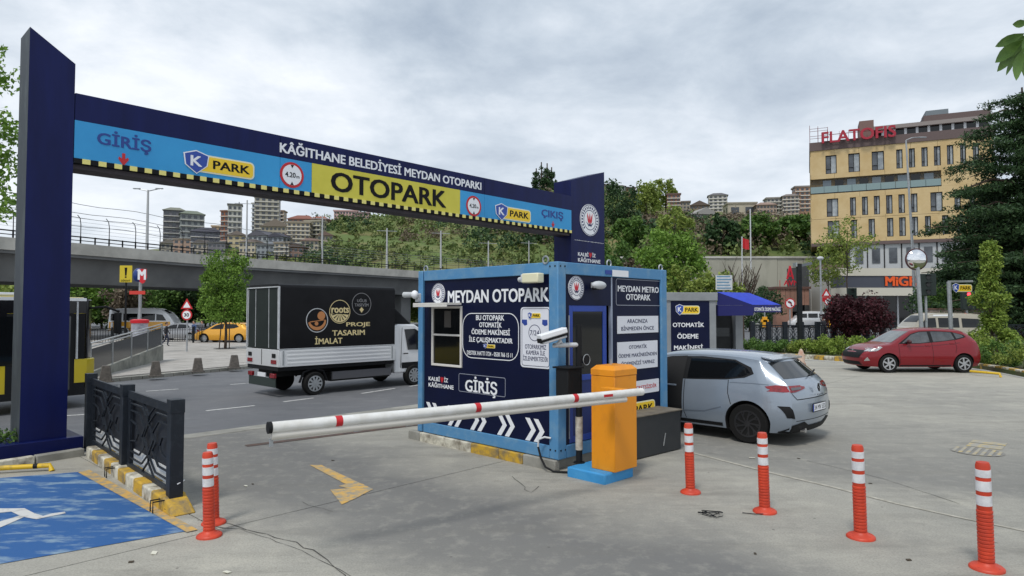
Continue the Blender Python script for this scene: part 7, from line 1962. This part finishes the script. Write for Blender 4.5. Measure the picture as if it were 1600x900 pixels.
# fence panels behind hedge
fa_, fb_ = gp(1176, 541, .1), gp(1405, 541, .1)
n = 9; st = (fb_ - fa_) / n; st.z = 0
pf = None
for seg, (s0, s1, lb) in enumerate(((0, 6, 'dark ornamental fence with white backing behind the hedge and black post'),)):
    f = empty('ornamental_fence', (fa_.x, fa_.y, .1), math.atan2(st.y, st.x), lb, 'fence')
    Ls = st.length
    for k in range(n):
        MB().box(k * Ls - .12, -.12, 0, k * Ls + .12, .12, 1.42).build('fence_post', FENCEM, f, .01)
        orn_panel(k * Ls + .12, (k + 1) * Ls - .12, f, .15, 1.2, .035)
    MB().box(.15, .08, .1, Ls * n, .1, .55).build('backing_sheet', mat('backing_pale', lin(170, 176, 182), .6), f)
f2a = gp(1485, 539, .1); f2 = empty('ornamental_fence', (f2a.x, f2a.y, .1), 0, 'dark ornamental fence right of the parked red hatchback under the lime tree', 'fence')
for k in range(5):
    MB().box(k * 1.6 - .08, -.08, 0, k * 1.6 + .08, .08, 1.35).build('fence_post', FENCEM, f2, .01); orn_panel(k * 1.6 + .08, (k + 1) * 1.6 - .08, f2, .15, 1.2, .035)
# hedge (low shrubs you can pick apart as rounded clumps)
hed = [(1186, 552, 1.0, .55, LF_MID), (1212, 553, 1.1, .5, LF_MID), (1238, 554, 1.1, .55, LF_MID), (1262, 555, 1.0, .55, LF_YEL), (1284, 556, 1.1, .75, LF_LIME), (1304, 557, 1.2, .85, LF_LIME), (1326, 558, 1.2, .8, LF_LIME), (1348, 558, 1.0, .8, LF_LIME), (1380, 560, 1.2, .8, LF_MID), (1420, 561, 1.2, .8, LF_MID), (1460, 562, 1.2, .8, LF_MID), (1500, 564, 1.0, .9, LF_MID),
       (1522, 568, 1.0, 1.0, LF_LIME), (1545, 571, 1.1, .95, LF_YEL), (1568, 573, 1.0, .9, LF_LIME), (1590, 576, 1.1, .95, LF_MID), (1612, 580, 1.0, .9, LF_YEL)]
hl = ['behind the payment booth awning', 'low and dark left of the black post', 'directly left of the black post', 'at the foot of the black post', 'bright just right of the black post', 'brightest in front of the person', 'lime coloured left of the red car nose', 'behind the red car bonnet', 'behind the red car windscreen', 'behind the red car roof', 'behind the red car rear window', 'behind the red car tail',
      'touching the red car tail at the kerb', 'below the lime tree trunk', 'right of the lime tree at the kerb', 'dark near the right edge kerb', 'cut by the right edge of the picture']
for k, ((x, y, w, h, m), lb) in enumerate(zip(hed, hl)):
    p = gp(x, y - 3, .14)
    t = empty('hedge_shrub', (p.x, p.y + .3, .14), 0, 'rounded hedge shrub ' + lb, 'shrub', 'hedge shrubs on the island')
    leaves('foliage', crown_points(26, (0, 0, h * .45), (w * .95, w * .7, h * .5), k), np.full(26, .2), 60, .10, m, t, seed=k)
    MB().tube([(0, 0, 0), (0, 0, h * .6)], .03, 5).build('stem', BARK, t)
# purple maple, lime column tree, cedar, others
p = gp(1362, 548); tree('purple_maple', (p.x, p.y + 1.5, .14), 3.4, 1.65, 1.75, 1.15, LF_PURP, 130, 95, .14, 'dark purple leaved maple behind the nose of the red hatchback', seed=5, trunk_r=.07, clump=.28, shell=.3)
p = gp(1567, 564); t = empty('lime_column_tree', (p.x, p.y + .6, .14), 0, 'narrow lime green tree rising from the hedge at the right', 'tree')
hh = 2.1 + (487 - 385) / FPX * p.y
trunk_mesh(hh * .9, .07, 3, 10, .8, top=hh, start=.1, rise=.8).build('trunk', BARK, t, smooth=60)
cp = []; gg = np.random.default_rng(12)
for _ in range(150):
    z = gg.uniform(.4, hh); w = 1.0 * (1 - z / hh) ** .85 * (.75 + .35 * math.sin(z * 3.1)) + .12; a = gg.uniform(0, 6.28); rr = w * gg.random() ** .5
    cp.append((rr * math.cos(a), rr * math.sin(a), z))
leaves('crown', cp, np.full(150, .26), 75, .12, LF_LIME, t, flat=.3, seed=31)
# cedar: layered boughs
def cedar(x, Y, H, Rr, lb, seed, base=0):
    X = (x - 800) / FPX * Y; t = empty('cedar_tree', (X, Y, base), 0, lb, 'tree'); gg = np.random.default_rng(seed); mb = MB()
    mb.tube([(0, 0, 0), (.2, 0, H * .5), (0, 0, H)], [.55, .35, .06], 8); C = []; Rs = []
    nb = 80
    for k in range(nb):
        z = H * (.10 + .88 * k / nb); L = Rr * (1 - (z / H)) ** .5 * gg.uniform(.7, 1.1) + .6; a = k * 2.4 + gg.uniform(-.3, .3); d = Vector((math.cos(a), math.sin(a), 0))
        e = Vector((0, 0, z)) + d * L + Vector((0, 0, L * gg.uniform(-.10, .12))); mb.tube([(0, 0, z), tuple(Vector((0, 0, z)) + d * L * .5 + Vector((0, 0, L * .08))), tuple(e)], [.12, .08, .03], 4)
        for j in range(max(4, int(L * 2.4))):
            f = (j + .6) / max(4, int(L * 2.4)); q = Vector((0, 0, z + L * .08 * math.sin(f * 3.1))).lerp(e, f); s_ = gg.uniform(-1, 1) * L * .26 * f
            C.append((q.x - d.y * s_, q.y + d.x * s_, q.z - .1 - abs(s_) * .1)); Rs.append((1.0, 1.0, .34))
    for q in crown_points(int(H * 9), (0, 0, H * .52), (Rr * .8, Rr * .8, H * .46), seed, 'cone'): C.append(tuple(q)); Rs.append((1.1, 1.1, .8))
    mb.build('trunk', BARK, t, smooth=60)
    leaves('crown', C, Rs, 84, .28, LF_DARK, t, flat=.4, seed=seed, aspect=.35, droop=.4)
    return t
cedar(1606, 50, 19.3, 8.3, 'huge dark cedar with layered boughs at the right edge', 5)
cedar(1556, 55, 12.5, 4.8, 'smaller dark cedar in front of the large cedar at its left', 8)
for x, Y, H_, lb, m, sd_ in ((1500, 54, 5.2, 'dark bushy tree below the cedar behind the lit traffic light', LF_DARK, 4), (1590, 50, 5.6, 'dark bushy tree below the cedar at the right edge', LF_DARK, 6), (1478, 60, 5.2, 'dark bushy tree behind the PARK sign pole', LF_DARK, 8)):
    p = dp(x, 500, Y); tree('bushy_tree', (p.x, Y, 0), H_, 2.6, H_ * .55, H_ * .42, m, 60, 90, .3, lb, seed=sd_, trunk_r=.15)
# trees at the middle
p = dp(1042, 500, 44); tree('round_tree', (p.x, 44, 0), 8, 2.2, 4.9, 2.6, LF_BRIGHT, 120, 95, .24, 'bright green round tree rising behind the right corner of the booth', seed=17, trunk_r=.15)
p = dp(1055, 500, 72); tree('pale_tree', (p.x, 72, 0), 11, 2.0, 11.2, 2.6, LF_YEL, 40, 50, .4, 'thin pale green tree top above the bright round tree', seed=18, trunk_r=.18)
for k, (x, y, lb) in enumerate(((1062, 412, 'left of the striped information board'), (1086, 414, 'directly behind the payment booth roof'), (1108, 420, 'beside the information board'), (1128, 414, 'right of the information board'))):
    p = dp(x, y, 38); tree('shrubby_tree', (p.x, 38, 0), p.z, 1.1, p.z * .58, p.z * .40, LF_YEL, 50, 60, .2, 'shrubby yellow-green small tree ' + lb, seed=50 + k, trunk_r=.06, group='yellow-green small trees behind the payment booth')
p = dp(958, 500, 40); tree('dark_tree', (p.x, 40, 0), 6.4, 1.3, 4.3, 2.2, LF_MID, 60, 70, .22, 'dark green tree directly right of the gate pillar behind the booth', seed=71, trunk_r=.1)
p = dp(985, 500, 42); tree('brown_tree', (p.x, 42, 0), 5.4, 1.0, 3.9, 1.6, LF_BROWN, 40, 60, .18, 'brownish thin tree between gate pillar and bright round tree', seed=72, trunk_r=.1)
# bare tree
p = dp(1160, 500, 48); bt = empty('bare_tree', (p.x, 48, 0), 0, 'leafless tree with upswept twigs behind the payment booth awning', 'tree')
rb = random.Random(3); mb = MB(); top = 2.1 + (487 - 402) / FPX * 48
mb.tube([(0, 0, 0), (0, 0, top * .42)], [.14, .11], 7)
for k in range(16):
    a = k * 2.4; q0 = Vector((0, 0, top * (.30 + .12 * rb.random()))); q1 = q0 + Vector((math.cos(a) * .7, math.sin(a) * .7, top * .22)); q2 = q1 + Vector((math.cos(a) * .55, math.sin(a) * .5, top * .3 * rb.uniform(.6, 1)))
    mb.tube([q0, q1, q2], [.055, .04, .015], 5)
    for j in range(5):
        s = q0.lerp(q2, rb.uniform(.35, .9)); b = rb.uniform(0, 6.28); mb.tube([s, s + Vector((math.cos(b) * .4, math.sin(b) * .4, rb.uniform(.5, 1.1)))], [.025, .01], 4)
mb.build('trunk', BARK, bt)
# light sparse trees in front of the yellow building
for k, (x, yt, Y, r, lb) in enumerate(((1322, 348, 78, 2.9, 'sparse yellow-green tree in front of the lower windows of the yellow building'), (1292, 392, 82, 2.3, 'small sparse tree left of the yellow building front'))):
    p = dp(x, yt, Y); tree('sparse_tree', (p.x, Y, 0), p.z, r, p.z - r * .9, r, LF_YEL, 46, 42, .3, lb, seed=90 + k, trunk_r=.12, shell=.2)
for k, (x, yt, Y, r, lb, m) in enumerate(((1170, 442, 70, 1.9, 'dark shrub under the leafless tree', LF_DARK), (1196, 446, 74, 1.8, 'dark shrub left of the brown clad block', LF_DARK), (1306, 462, 74, 1.2, 'narrow dark shrub under the office corner', LF_DARK))):
    p = dp(x, yt, Y); tree('dark_shrub', (p.x, Y, 0), p.z, r, p.z * .52, p.z * .46, m, 40, 60, .26, lb, seed=120 + k, trunk_r=.1)

# payment booth
Yp = 22.0; pb0 = gp(1043, 587.5); pb0 = Vector((dp(1043, 500, Yp).x, Yp, 0))
pay = empty('payment_booth', (pb0.x - .25, Yp, 0), R(2), 'grey automatic payment booth with navy poster and blue awning behind the grey hatchback', 'booth')
PP = Plane(pay, (0, 0, 0)); ztp = PP.px(1080, 457)[1]; w1 = PP.px(1119, 500)[0]; w2 = PP.px(1167, 500)[0]
GRYB = mat('booth_grey', lin(142, 146, 150), .6, c2=lin(128, 132, 136), scale=2)
MB().box(0, 0, 0, w1, 2.2, ztp - .28).build('wall', GRYB, pay, .01); MB().box(-.03, -.05, ztp - .28, w1 + .05, 2.25, ztp).build('roof', GRYB, pay, .02)
ps = PP.rect('poster', PP.rpx(1048, 470, 1109, 556), NAVY2, .002, .01, pay)
r = PP.rpx(1055, 476, 1093, 492); kpark(PP, r, ps, .013)
linesz(PP, [('OTOMATİK', 1051, 1100, 507.5, .15), ('ÖDEME', 1058, 1091, 525.5, .15), ('MAKİNESİ', 1053, 1098, 543, .15)], WHITE, ps, .03, .0135)
# recessed machine bay on the right part under the awning
MB().box(w1 + .06, .9, 0, w2, 2.2, ztp - .3).build('bay_back', GRYB, pay); MB().box(w2 - .25, .35, 0, w2, .899, ztp - .31).build('bay_side', GRYB, pay)
MB().box(w1 + .08, .55, .5, w2 - .3, .89, ztp - .75).build('payment_machine', DARK, pay, .01)
MB().box(w1 + .15, .53, 1.25, w2 - .4, .549, 1.55).build('machine_screen', mat('screen_dark', (.02, .025, .03), .2), pay)
aw0, aw1 = PP.px(1119, 456)[0], PP.px(1188, 470)[0]
AWN = mat('awning_blue', lin(42, 66, 190), .6, c2=lin(36, 58, 170), scale=3); AWD = mat('awning_navy', lin(24, 28, 96), .6)
z1, z2, z3 = ztp + .02, ztp - .42, ztp - .78
MB().add([(w1 + .06, .05, z1), (w1 + 1.15, .05, z1 - .03), (aw1 + .35, -.75, z2), (w1 + .95, -.75, z2), (w1 + .06, .05, z2)], [(0, 1, 2, 3), (0, 3, 4)]).build('awning_top', AWN, pay)
MB().add([(w1 + .06, .0, z1 - .01), (w1 + .95, -.77, z2 - .01), (w1 + .06, .0, z2 - .01)], [(0, 1, 2)]).build('awning_cheek', AWD, pay)
MB().box(w1 + .06, -.02, z3, w1 + .065, .9, z2).build('awning_side', AWD, pay)
MB().add([(w1 + .06, .0, z2 - .015), (w1 + .95, -.78, z2 - .015), (w1 + .95, -.78, z3 + .02), (w1 + .06, .0, z3)], [(0, 1, 2, 3)]).build('awning_side', AWD, pay)
vl = MB().add([(w1 + .955, -.78, z2 - .012), (aw1 + .36, -.78, z2 - .012), (aw1 + .36, -.78, z3 + .12), (w1 + .955, -.78, z3 + .12)], [(0, 1, 2, 3)]).build('valance', AWD, pay)
VP = Plane(pay, (0, -.785, 0)); VP.text('OTOMATİK ÖDEME MAKİNESİ', (w1 + .98, z3 + .16, aw1 + .33, z2 - .05), WHITE, 0, .004, vl, .02)
# information board with stripes
p = dp(1131, 441, 33); ib = empty('information_board', (p.x, 33, 0), 0, 'white information board with blue lines above the payment booth', 'sign')
IP = Plane(ib, (0, 0, 0)); r = IP.rpx(1118, 430, 1144, 453); MB().bar(((r[0] + r[2]) / 2, .06, 0), ((r[0] + r[2]) / 2, .06, r[3]), .08).build('pole', STEEL, ib)
IP.rect('board', r, OFFW, 0, .04)
for k in range(5): IP.rect('blue_line', (r[0] + .05, r[1] + .06 + k * .145, r[2] - .06 - .05 * (k % 3), r[1] + .12 + k * .145), mat('line_blue', lin(100, 140, 170), .5), .042, .005)
# black post with arm
p = gp(1262, 556); h = 2.1 + (487 - 410) / FPX * p.y
bp_ = empty('black_lamp_column', (p.x, p.y + .8, 0), 0, 'tall square black lamp column with a short arm standing in the hedge', 'lamp post')
MB().box(-.10, -.10, 0, .10, .10, h).build('column', DARK, bp_, .01)
MB().bar((-.05, 0, h - .12), (.62, 0, h + .02), .13).build('lamp_arm', mat('arm_grey', lin(100, 106, 112), .5), bp_)
MB().box(-.22, -.2, h - .15, -.165, .2, h + .05).build('lamp_head', STEEL, bp_)
# convex mirror on pole
p = dp(1440, 560, 27.5); h = 2.1 + (487 - 405) / FPX * 27.5
cm_ = empty('convex_mirror', (p.x, 27.5, 0), 0, 'round convex traffic mirror on a grey pole behind the red hatchback', 'mirror')
MB().tube([(.08, 0, 0), (-.1, 0, h - .1)], .085, 10).build('pole', STEEL, cm_, smooth=50)
mb = MB(); mb.lathe([(.02, -.16), (.16, -.145), (.28, -.11), (.38, -.05), (.42, 0)], (-.12, 0, h), 32, 'y'); mb.build('mirror_face', mat('mirror_glass', (.85, .86, .87), .02, metal=1), cm_, smooth=60)
MB().lathe([(.42, -.01), (.46, .0), (.46, .05), (.1, .12)], (-.12, 0, h), 32, 'y').build('mirror_rim', mat('rim_dark_red', lin(70, 36, 40), .5), cm_, smooth=50)
# PARK sign pole
p = dp(1488, 560, 30); h = 2.1 + (487 - 440) / FPX * 30
pk = empty('direction_sign', (p.x, 30, 0), 0, 'grey gallows pole carrying the small yellow PARK sign behind the red hatchback', 'sign')
MB().tube([(0, 0, 0), (-.08, 0, h)], .09, 8).build('pole', STEEL, pk, smooth=50); MB().bar((-.1, 0, h), (1.0, 0, h + .02), .09).build('arm', STEEL, pk)
KP = Plane(pk, (0, -.05, 0)); r = KP.rpx(1488, 443, 1519, 457); kpark(KP, r, pk, 0)
# traffic lights
def tlight(x, yt, yb, Y, lb, lit=None, pole=True, wide=.34):
    p = dp(x, (yt + yb) / 2, Y); t = empty('traffic_light', (p.x, Y, 0), 0, lb, 'traffic light', 'traffic lights')
    za, zb_ = 2.1 + (487 - yb) / FPX * Y, 2.1 + (487 - yt) / FPX * Y
    MB().tube([(0, .1, 0), (0, .1, zb_)], .06, 8).build('pole', STEEL, t, smooth=50)
    MB().box(-wide / 2, -.12, za, wide / 2, .12, zb_).build('housing', mat('signal_green_black', lin(26, 40, 36), .5), t, .02)
    for k in range(3):
        zc = zb_ - (zb_ - za) * (k + .5) / 3; on = lit == k
        m_ = mat('lit_red', (.8, .02, .03), .3, emit=(1, .03, .05, 4)) if on else mat('lens_off', (.03, .03, .03), .3)
        MB().lathe([(.11, -.13), (.10, -.145)], (0, 0, zc), 16, 'y').build('lens', m_, t)
        MB().box(-.13, -.28, zc + .10, .13, -.12, zc + .12).build('visor', TRIM, t)
    return t
tlight(1512, 455, 484, 40, 'traffic light showing red behind the lime tree', 0, wide=.75)
tlight(1448, 428, 462, 34, 'dark green backed traffic light directly right of the convex mirror pole', wide=.85)
tlight(1331, 450, 476, 60, 'dark traffic light above the purple maple by the shop', wide=.8)
tlight(1313, 470, 500, 70, 'narrow dark traffic light left of the purple maple', wide=.7)
# street lamp in front of the yellow building
p = dp(1421, 470, 62); t = empty('street_lamp', (p.x, 62, 0), 0, 'very tall thin grey street lamp in front of the yellow building', 'lamp post')
h = 2.1 + (487 - 217) / FPX * 62
MB().tube([(.6, 0, 0), (.35, 0, h * .5), (0, 0, h)], [.16, .12, .07], 8).build('pole', STEEL, t, smooth=60); MB().tube([(0, 0, h), (.6, 0, h + .25), (1.6, 0, h + .3)], .05, 6).build('lamp_arm', STEEL, t); MB().box(1.2, -.12, h + .22, 1.9, .12, h + .32).build('lamp_head', STEEL, t, .03)
p = dp(1283, 480, 66); t = empty('street_lamp', (p.x, 66, 0), 0, 'short pale street lamp above the office corner', 'lamp post'); h = 2.1 + (487 - 405) / FPX * 66
MB().tube([(0, 0, 0), (0, 0, h)], .09, 8).build('pole', STEEL, t); MB().ell((0, 0, h + .1), (.35, .2, .2)).build('lamp_head', OFFW, t)
# signs
def rsign(x, y, r_px, Y, lb, base=0, arrow=True):
    p = dp(x, y, Y); t = empty('round_sign', (p.x, Y, base), 0, lb, 'sign', 'round prohibition signs'); r_ = r_px / FPX * Y; z = p.z - base
    MB().tube([(0, .05, 0), (0, .05, z + r_)], .045, 8).build('pole', STEEL, t, smooth=50)
    Q = Plane(t, (0, 0, 0)); a = Q.disc('sign_disc', (0, z), r_, RED, 0, .02); Q.disc('sign_face', (0, z), r_ * .78, WHITE, .022, .004, a)
    Q.poly('arrow', [(r_ * .1, z - r_ * .6), (r_ * .3, z - r_ * .6), (r_ * .3, z + r_ * .1), (r_ * .1, z + r_ * .35), (-r_ * .1, z + r_ * .35), (-r_ * .1, z + r_ * .55), (-r_ * .5, z + r_ * .22), (-r_ * .1, z - r_ * .08), (-r_ * .1, z + r_ * .14), (r_ * .05, z + r_ * .14), (r_ * .1, z)], BLACK, .027, .004, a)
    Q.poly('slash', [(-r_ * .6, z + r_ * .5), (-r_ * .5, z + r_ * .6), (r_ * .6, z - r_ * .5), (r_ * .5, z - r_ * .6)], RED, .032, .004, a)
    return t
rsign(1234.5, 474, 8, 45, 'large round no left turn sign behind the payment booth awning')
rsign(1294, 471, 6, 58, 'smaller round no turn sign left of the purple maple')
p = dp(1291, 460, 59); t = empty('red_triangle_sign', (p.x, 59, 0), 0, 'red and white warning sign stacked above the smaller no turn sign', 'sign')
MB().tube([(0, .1, 0), (0, .1, p.z)], .05, 6).build('pole', STEEL, t); Q = Plane(t, (0, 0, 0)); Q.poly('sign_board', [(-.45, p.z - .2), (.45, p.z - .2), (0, p.z + .55)], RED, 0, .03); Q.poly('sign_face', [(-.24, p.z - .1), (.24, p.z - .1), (0, p.z + .3)], WHITE, .032, .01)
MB().box(-.35, -.02, p.z - .65, .35, .02, p.z - .25).build('lower_board', RED, t)
for x, lb in ((1195, 'yellow pedestrian push button post under the blue awning'), (1299, 'yellow pedestrian push button post right of the dark clothed person')):
    p = dp(x, 510, 50); t = empty('yellow_post', (p.x, 50, 0), 0, lb, 'post', 'yellow posts by the crossing')
    za, zb_ = 2.1 + (487 - 512) / FPX * 50, 2.1 + (487 - 495) / FPX * 50
    MB().tube([(0, 0, 0), (0, 0, zb_ + .4)], .05, 8).build('pole', STEEL, t)
    m = mat('post_yellow', lin(236, 168, 30), .5)
    MB().box(-.17, -.1, za, .17, .1, zb_).build('yellow_box', m, t, .02); MB().box(-.28, -.1, (za + zb_) / 2, .28, .1, (za + zb_) / 2 + .2).build('yellow_arm', m, t, .02)
# flag, white pole
p = dp(1163, 385, 60); t = empty('flag', (p.x, 60, 0), 0, 'small red flag on a thin white pole above the leafless tree', 'flag')
MB().tube([(-.3, 0, 0), (-.2, 0, p.z + .9)], .05, 6).build('pole', OFFW, t)
MB().add([(-.2, 0, p.z + .8), (.1, .1, p.z + .7), (.4, -.05, p.z + .6), (.45, 0, p.z - .3), (.1, .12, p.z - .25), (-.2, 0, p.z - .1)], [(0, 1, 4, 5), (1, 2, 3, 4)]).build('cloth', RED, t)
p = dp(1203, 400, 100); t = empty('white_pole', (p.x, 108, 9), 0, 'thin white pole standing on the slope above the retaining wall', 'pole'); MB().tube([(0, 0, 0), (0, 0, 10)], .1, 6).build('pole', OFFW, t)
# pale stone bollard behind grey car
p = gp(1252, 572); t = empty('pale_bollard', (p.x, p.y, 0), 0, 'pale stubby bollard at the island kerb just above the grey car tail', 'bollard')
MB().lathe([(.17, 0), (.17, .1), (.13, .16), (.14, .42), (.10, .5), (.06, .62), (.03, .66)], n=20).build('body', mat('boll_pale', lin(206, 196, 180), .7, c2=lin(180, 140, 120), scale=5), t, smooth=40)
a, b = gp(1516, 580, .12), gp(1562, 584, .12)
t = empty('wheel_stop', (0, 0, 0), 0, 'yellow pipe wheel stop on the ground behind the red hatchback', 'wheel stop')
MB().tube([a, b, b + Vector((.02, -.02, -.11))], .04, 8).build('pipe', mat('pipe_yellow', lin(214, 176, 32), .5), t, smooth=50)

# ============================================================ PEOPLE
def person(loc, rz, top, legs, lb, hair=(.02, .015, .012), stride=.25, H=1.74, arm=.1):
    t = empty('person', loc, rz, lb, 'person'); k = H / 1.74
    V = [((0, 0, .96), .15, .11), ((0, .0, 1.18), .15, .10), ((0, .01, 1.36), .19, .11), ((0, .01, 1.47), .08, .07), ((0, .02, 1.56), .055, .055),
         ((.10, 0, .90), .095, .1), ((.11, stride * .5, .50), .065, .07), ((.11, stride * .25 , .10), .045, .05), ((.11, stride * .25 + .15, .035), .04, .03),
         ((-.10, 0, .90), .095, .1), ((-.11, -stride * .2, .50), .065, .07), ((-.11, -stride, .12), .045, .05), ((-.11, -stride + .14, .035), .04, .03),
         ((.21, 0, 1.41), .06, .06), ((.27, -.04 - arm, 1.14), .045, .045), ((.27, .06 - arm, .90), .035, .035), ((.27, .10 - arm, .82), .03, .02),
         ((-.21, 0, 1.41), .06, .06), ((-.27, -.04 + arm, 1.14), .045, .045), ((-.27, .08 + arm, .92), .035, .035), ((-.27, .12 + arm, .84), .03, .02)]
    E = [(0, 1), (1, 2), (2, 3), (3, 4), (0, 5), (5, 6), (6, 7), (7, 8), (0, 9), (9, 10), (10, 11), (11, 12), (2, 13), (13, 14), (14, 15), (15, 16), (2, 17), (17, 18), (18, 19), (19, 20)]
    me = bpy.data.meshes.new('body'); me.from_pydata([tuple(c * k for c in v[0]) for v in V], E, [])
    sk = mat('skin', lin(196, 150, 124), .6)
    o = link('body', me, t); sm_ = o.modifiers.new('skin', 'SKIN')
    for i, v in enumerate(V): me.skin_vertices[0].data[i].radius = (v[1] * k, v[2] * k)
    me.skin_vertices[0].data[0].use_root = True
    ss_ = o.modifiers.new('sub', 'SUBSURF'); ss_.levels = ss_.render_levels = 1
    dg = bpy.context.evaluated_depsgraph_get(); m2 = bpy.data.meshes.new_from_object(o.evaluated_get(dg))
    o.modifiers.clear(); o.data = m2; m2.materials.clear(); 
    for m_ in (top, legs, sk, TRIM): m2.materials.append(m_)
    for p_ in m2.polygons:
        c = p_.center / k; p_.use_smooth = True
        p_.material_index = 3 if c.z < .09 else 1 if c.z < .95 and abs(c.x) < .22 else 2 if (c.z > 1.50 or (c.z < .88 and abs(c.x) > .22)) else 0
    MB().ell((0, .03 * k, 1.65 * k), (.075 * k, .095 * k, .115 * k), 14, 10).build('head', sk, t, smooth=80)
    fc = MB(); fc.ell((0, .125 * k, 1.64 * k), (.014, .02, .025), 8, 6); fc.build('nose', sk, t, smooth=80)
    for s in (-1, 1):
        MB().ell((s * .03 * k, .112 * k, 1.665 * k), (.012, .008, .008), 8, 6).build('eye', TRIM, t); MB().ell((s * .078 * k, .02 * k, 1.65 * k), (.012, .022, .032), 8, 6).build('ear', sk, t)
    MB().box(-.022, .108 * k, 1.595 * k, .022, .118 * k, 1.602 * k).build('mouth', RED, t)
    MB().ell((0, .005 * k, 1.685 * k), (.086 * k, .10 * k, .10 * k), 14, 10).build('hair', mat('hair_dark', hair, .7), t, smooth=80)
    return t
dk = mat('cloth_black', (.02, .02, .025), .8); dk2 = mat('cloth_navy', (.02, .025, .05), .8); gy = mat('cloth_grey', (.12, .12, .13), .8); bg_ = mat('cloth_blue', (.05, .09, .2), .8)
p = dp(1287, 520, 43); person((p.x, p.y, 0), R(20), dk, dk, 'person in dark clothes standing behind the fence beside the black lamp column', H=1.78, stride=.05)
p = dp(260, 520, 46); person((p.x, p.y, PZ), R(-70), dk, dk2, 'person in black walking past the end of the glass balustrade', stride=.35, H=1.62)
p = dp(303, 516, 54); person((p.x, p.y, ROAD), R(160), bg_, gy, 'distant person in blue standing beyond the railing right of the speed sign', stride=.1)
p = dp(316, 516, 55); person((p.x, p.y, ROAD), R(150), gy, dk2, 'distant person in grey beside the person in blue', stride=.15)

# ============================================================ FRAMING FOLIAGE
# tree at the left edge, its trunk just outside the picture
lt = empty('left_edge_tree', (-13.6, 15.2, -.3), 0, 'leafy tree whose branch tips enter at the left edge above the bus', 'tree')
mb = trunk_mesh(7.4, .18, 9, 9, 2.3, top=8.2, start=.4, rise=.5); mb.build('trunk', BARK, lt, smooth=60)
C = []
gg = np.random.default_rng(5)
for x, y in ((-30, 110), (-20, 130), (2, 98), (10, 104), (-4, 120), (-40, 200), (-25, 215), (-8, 190), (8, 182), (12, 196), (0, 215), (-14, 235), (5, 240), (14, 228), (18, 250), (-6, 262), (10, 270), (16, 285), (-20, 280), (-45, 250), (-60, 150), (-70, 230), (2, 300), (12, 312), (-40, 300), (-5, 330), (6, 345)):
    q = dp(x, y, 15.2 + gg.uniform(-.4, .4)); C.append((q.x + 13.6, q.y - 15.2, q.z + .3))
C = [tuple(np.array(c) + gg.normal(0, .22, 3)) for c in C for _ in range(3)]
C += [tuple(c) for c in crown_points(260, (-1.6, 0, 6.3), (2.1, 2.2, 2.6), 6) if (c[0] - 13.6) / (c[1] + 15.2) < -.83 or c[2] > 12]
leaves('crown', C, np.full(len(C), .26), 26, .12, LF_BRIGHT, lt, seed=8)
for k, (x, y) in enumerate(((8, 104), (14, 190), (10, 240), (14, 290), (6, 340))):
    q = dp(x, y, 15.2); MB().tube([(.2, 0, q.z - .3), ((q.x + 13.6) * .6, 0, q.z + .1), (q.x + 13.6, 0, q.z + .3)], [.04, .02, .006], 5).build('twig', BARK, lt)
# branch at the top right, trunk outside the frame
bo = dp(1720, 120, 4.6)
br = empty('overhanging_tree', (bo.x + 2.2, 4.6, 0), 0, 'broad green leaves of a near tree hanging in at the top right corner', 'tree')
MB().tube([(0, 0, 0), (-.05, 0, 2.5), (-.2, 0, 5.2)], [.16, .13, .07], 10).build('trunk', BARK, br, smooth=60)
def L_(x, y, Y=4.6): q = dp(x, y, Y); return Vector((q.x - bo.x - 2.2, q.y - 4.6, q.z))
stem = [Vector((-.1, 0, 3.9)), Vector((-1.2, 0, 4.3)), L_(1660, 60), L_(1618, 62), L_(1598, 80)]
MB().tube(stem, [.05, .03, .012, .007, .004], 6).build('branch', BARK, br, smooth=60)
leaves('crown', crown_points(70, (.1, .2, 5.6), (1.7, 1.9, 1.2), 3), np.full(70, .45), 16, .22, LF_MID, br, seed=4)
def leaf(base, tip, w, bend, nm='leaf'):
    base, tip = Vector(base), Vector(tip); ax_ = tip - base; L = ax_.length; ax_.normalize(); sd_ = ax_.cross(Vector((0, 1, 0.25 + bend))).normalized(); nn = sd_.cross(ax_)
    vs = []; fs = []
    prof = [(0, .02), (.12, .35), (.3, .8), (.5, 1), (.7, .85), (.88, .45), (1, .02)]
    for f, ww in prof:
        c = base + ax_ * (L * f) + nn * (L * .12 * math.sin(f * 3.1)); 
        vs += [c + sd_ * (w * ww) - nn * (w * .25 * ww), c, c - sd_ * (w * ww) - nn * (w * .25 * ww)]
    for i in range(len(prof) - 1): fs += [(3 * i, 3 * i + 1, 3 * i + 4, 3 * i + 3), (3 * i + 1, 3 * i + 2, 3 * i + 5, 3 * i + 4)]
    return MB().add(vs, fs).build(nm, mat('broad_leaf', (.06, .13, .02), .45, c2=(.10, .19, .03), scale=14), br, smooth=60)
for (x0, y0, x1, y1, w, Y) in ((1606, 36, 1582, 38, .028, 4.6), (1602, 52, 1555, 73, .035, 4.6), (1600, 62, 1555, 98, .045, 4.55), (1600, 70, 1558, 112, .040, 4.65), (1598, 76, 1572, 118, .02, 4.6), (1600, 74, 1588, 126, .038, 4.5),
                               (1610, 70, 1604, 125, .045, 4.7), (1604, 58, 1578, 66, .04, 4.7), (1604, 64, 1580, 88, .05, 4.6), (1620, 40, 1600, 28, .03, 4.6), (1606, 50, 1612, 90, .05, 4.5), (1622, 70, 1630, 130, .05, 4.6), (1640, 50, 1625, 20, .04, 4.6)):
    leaf(L_(x0, y0, Y), L_(x1, y1, Y + .03), w, .1)
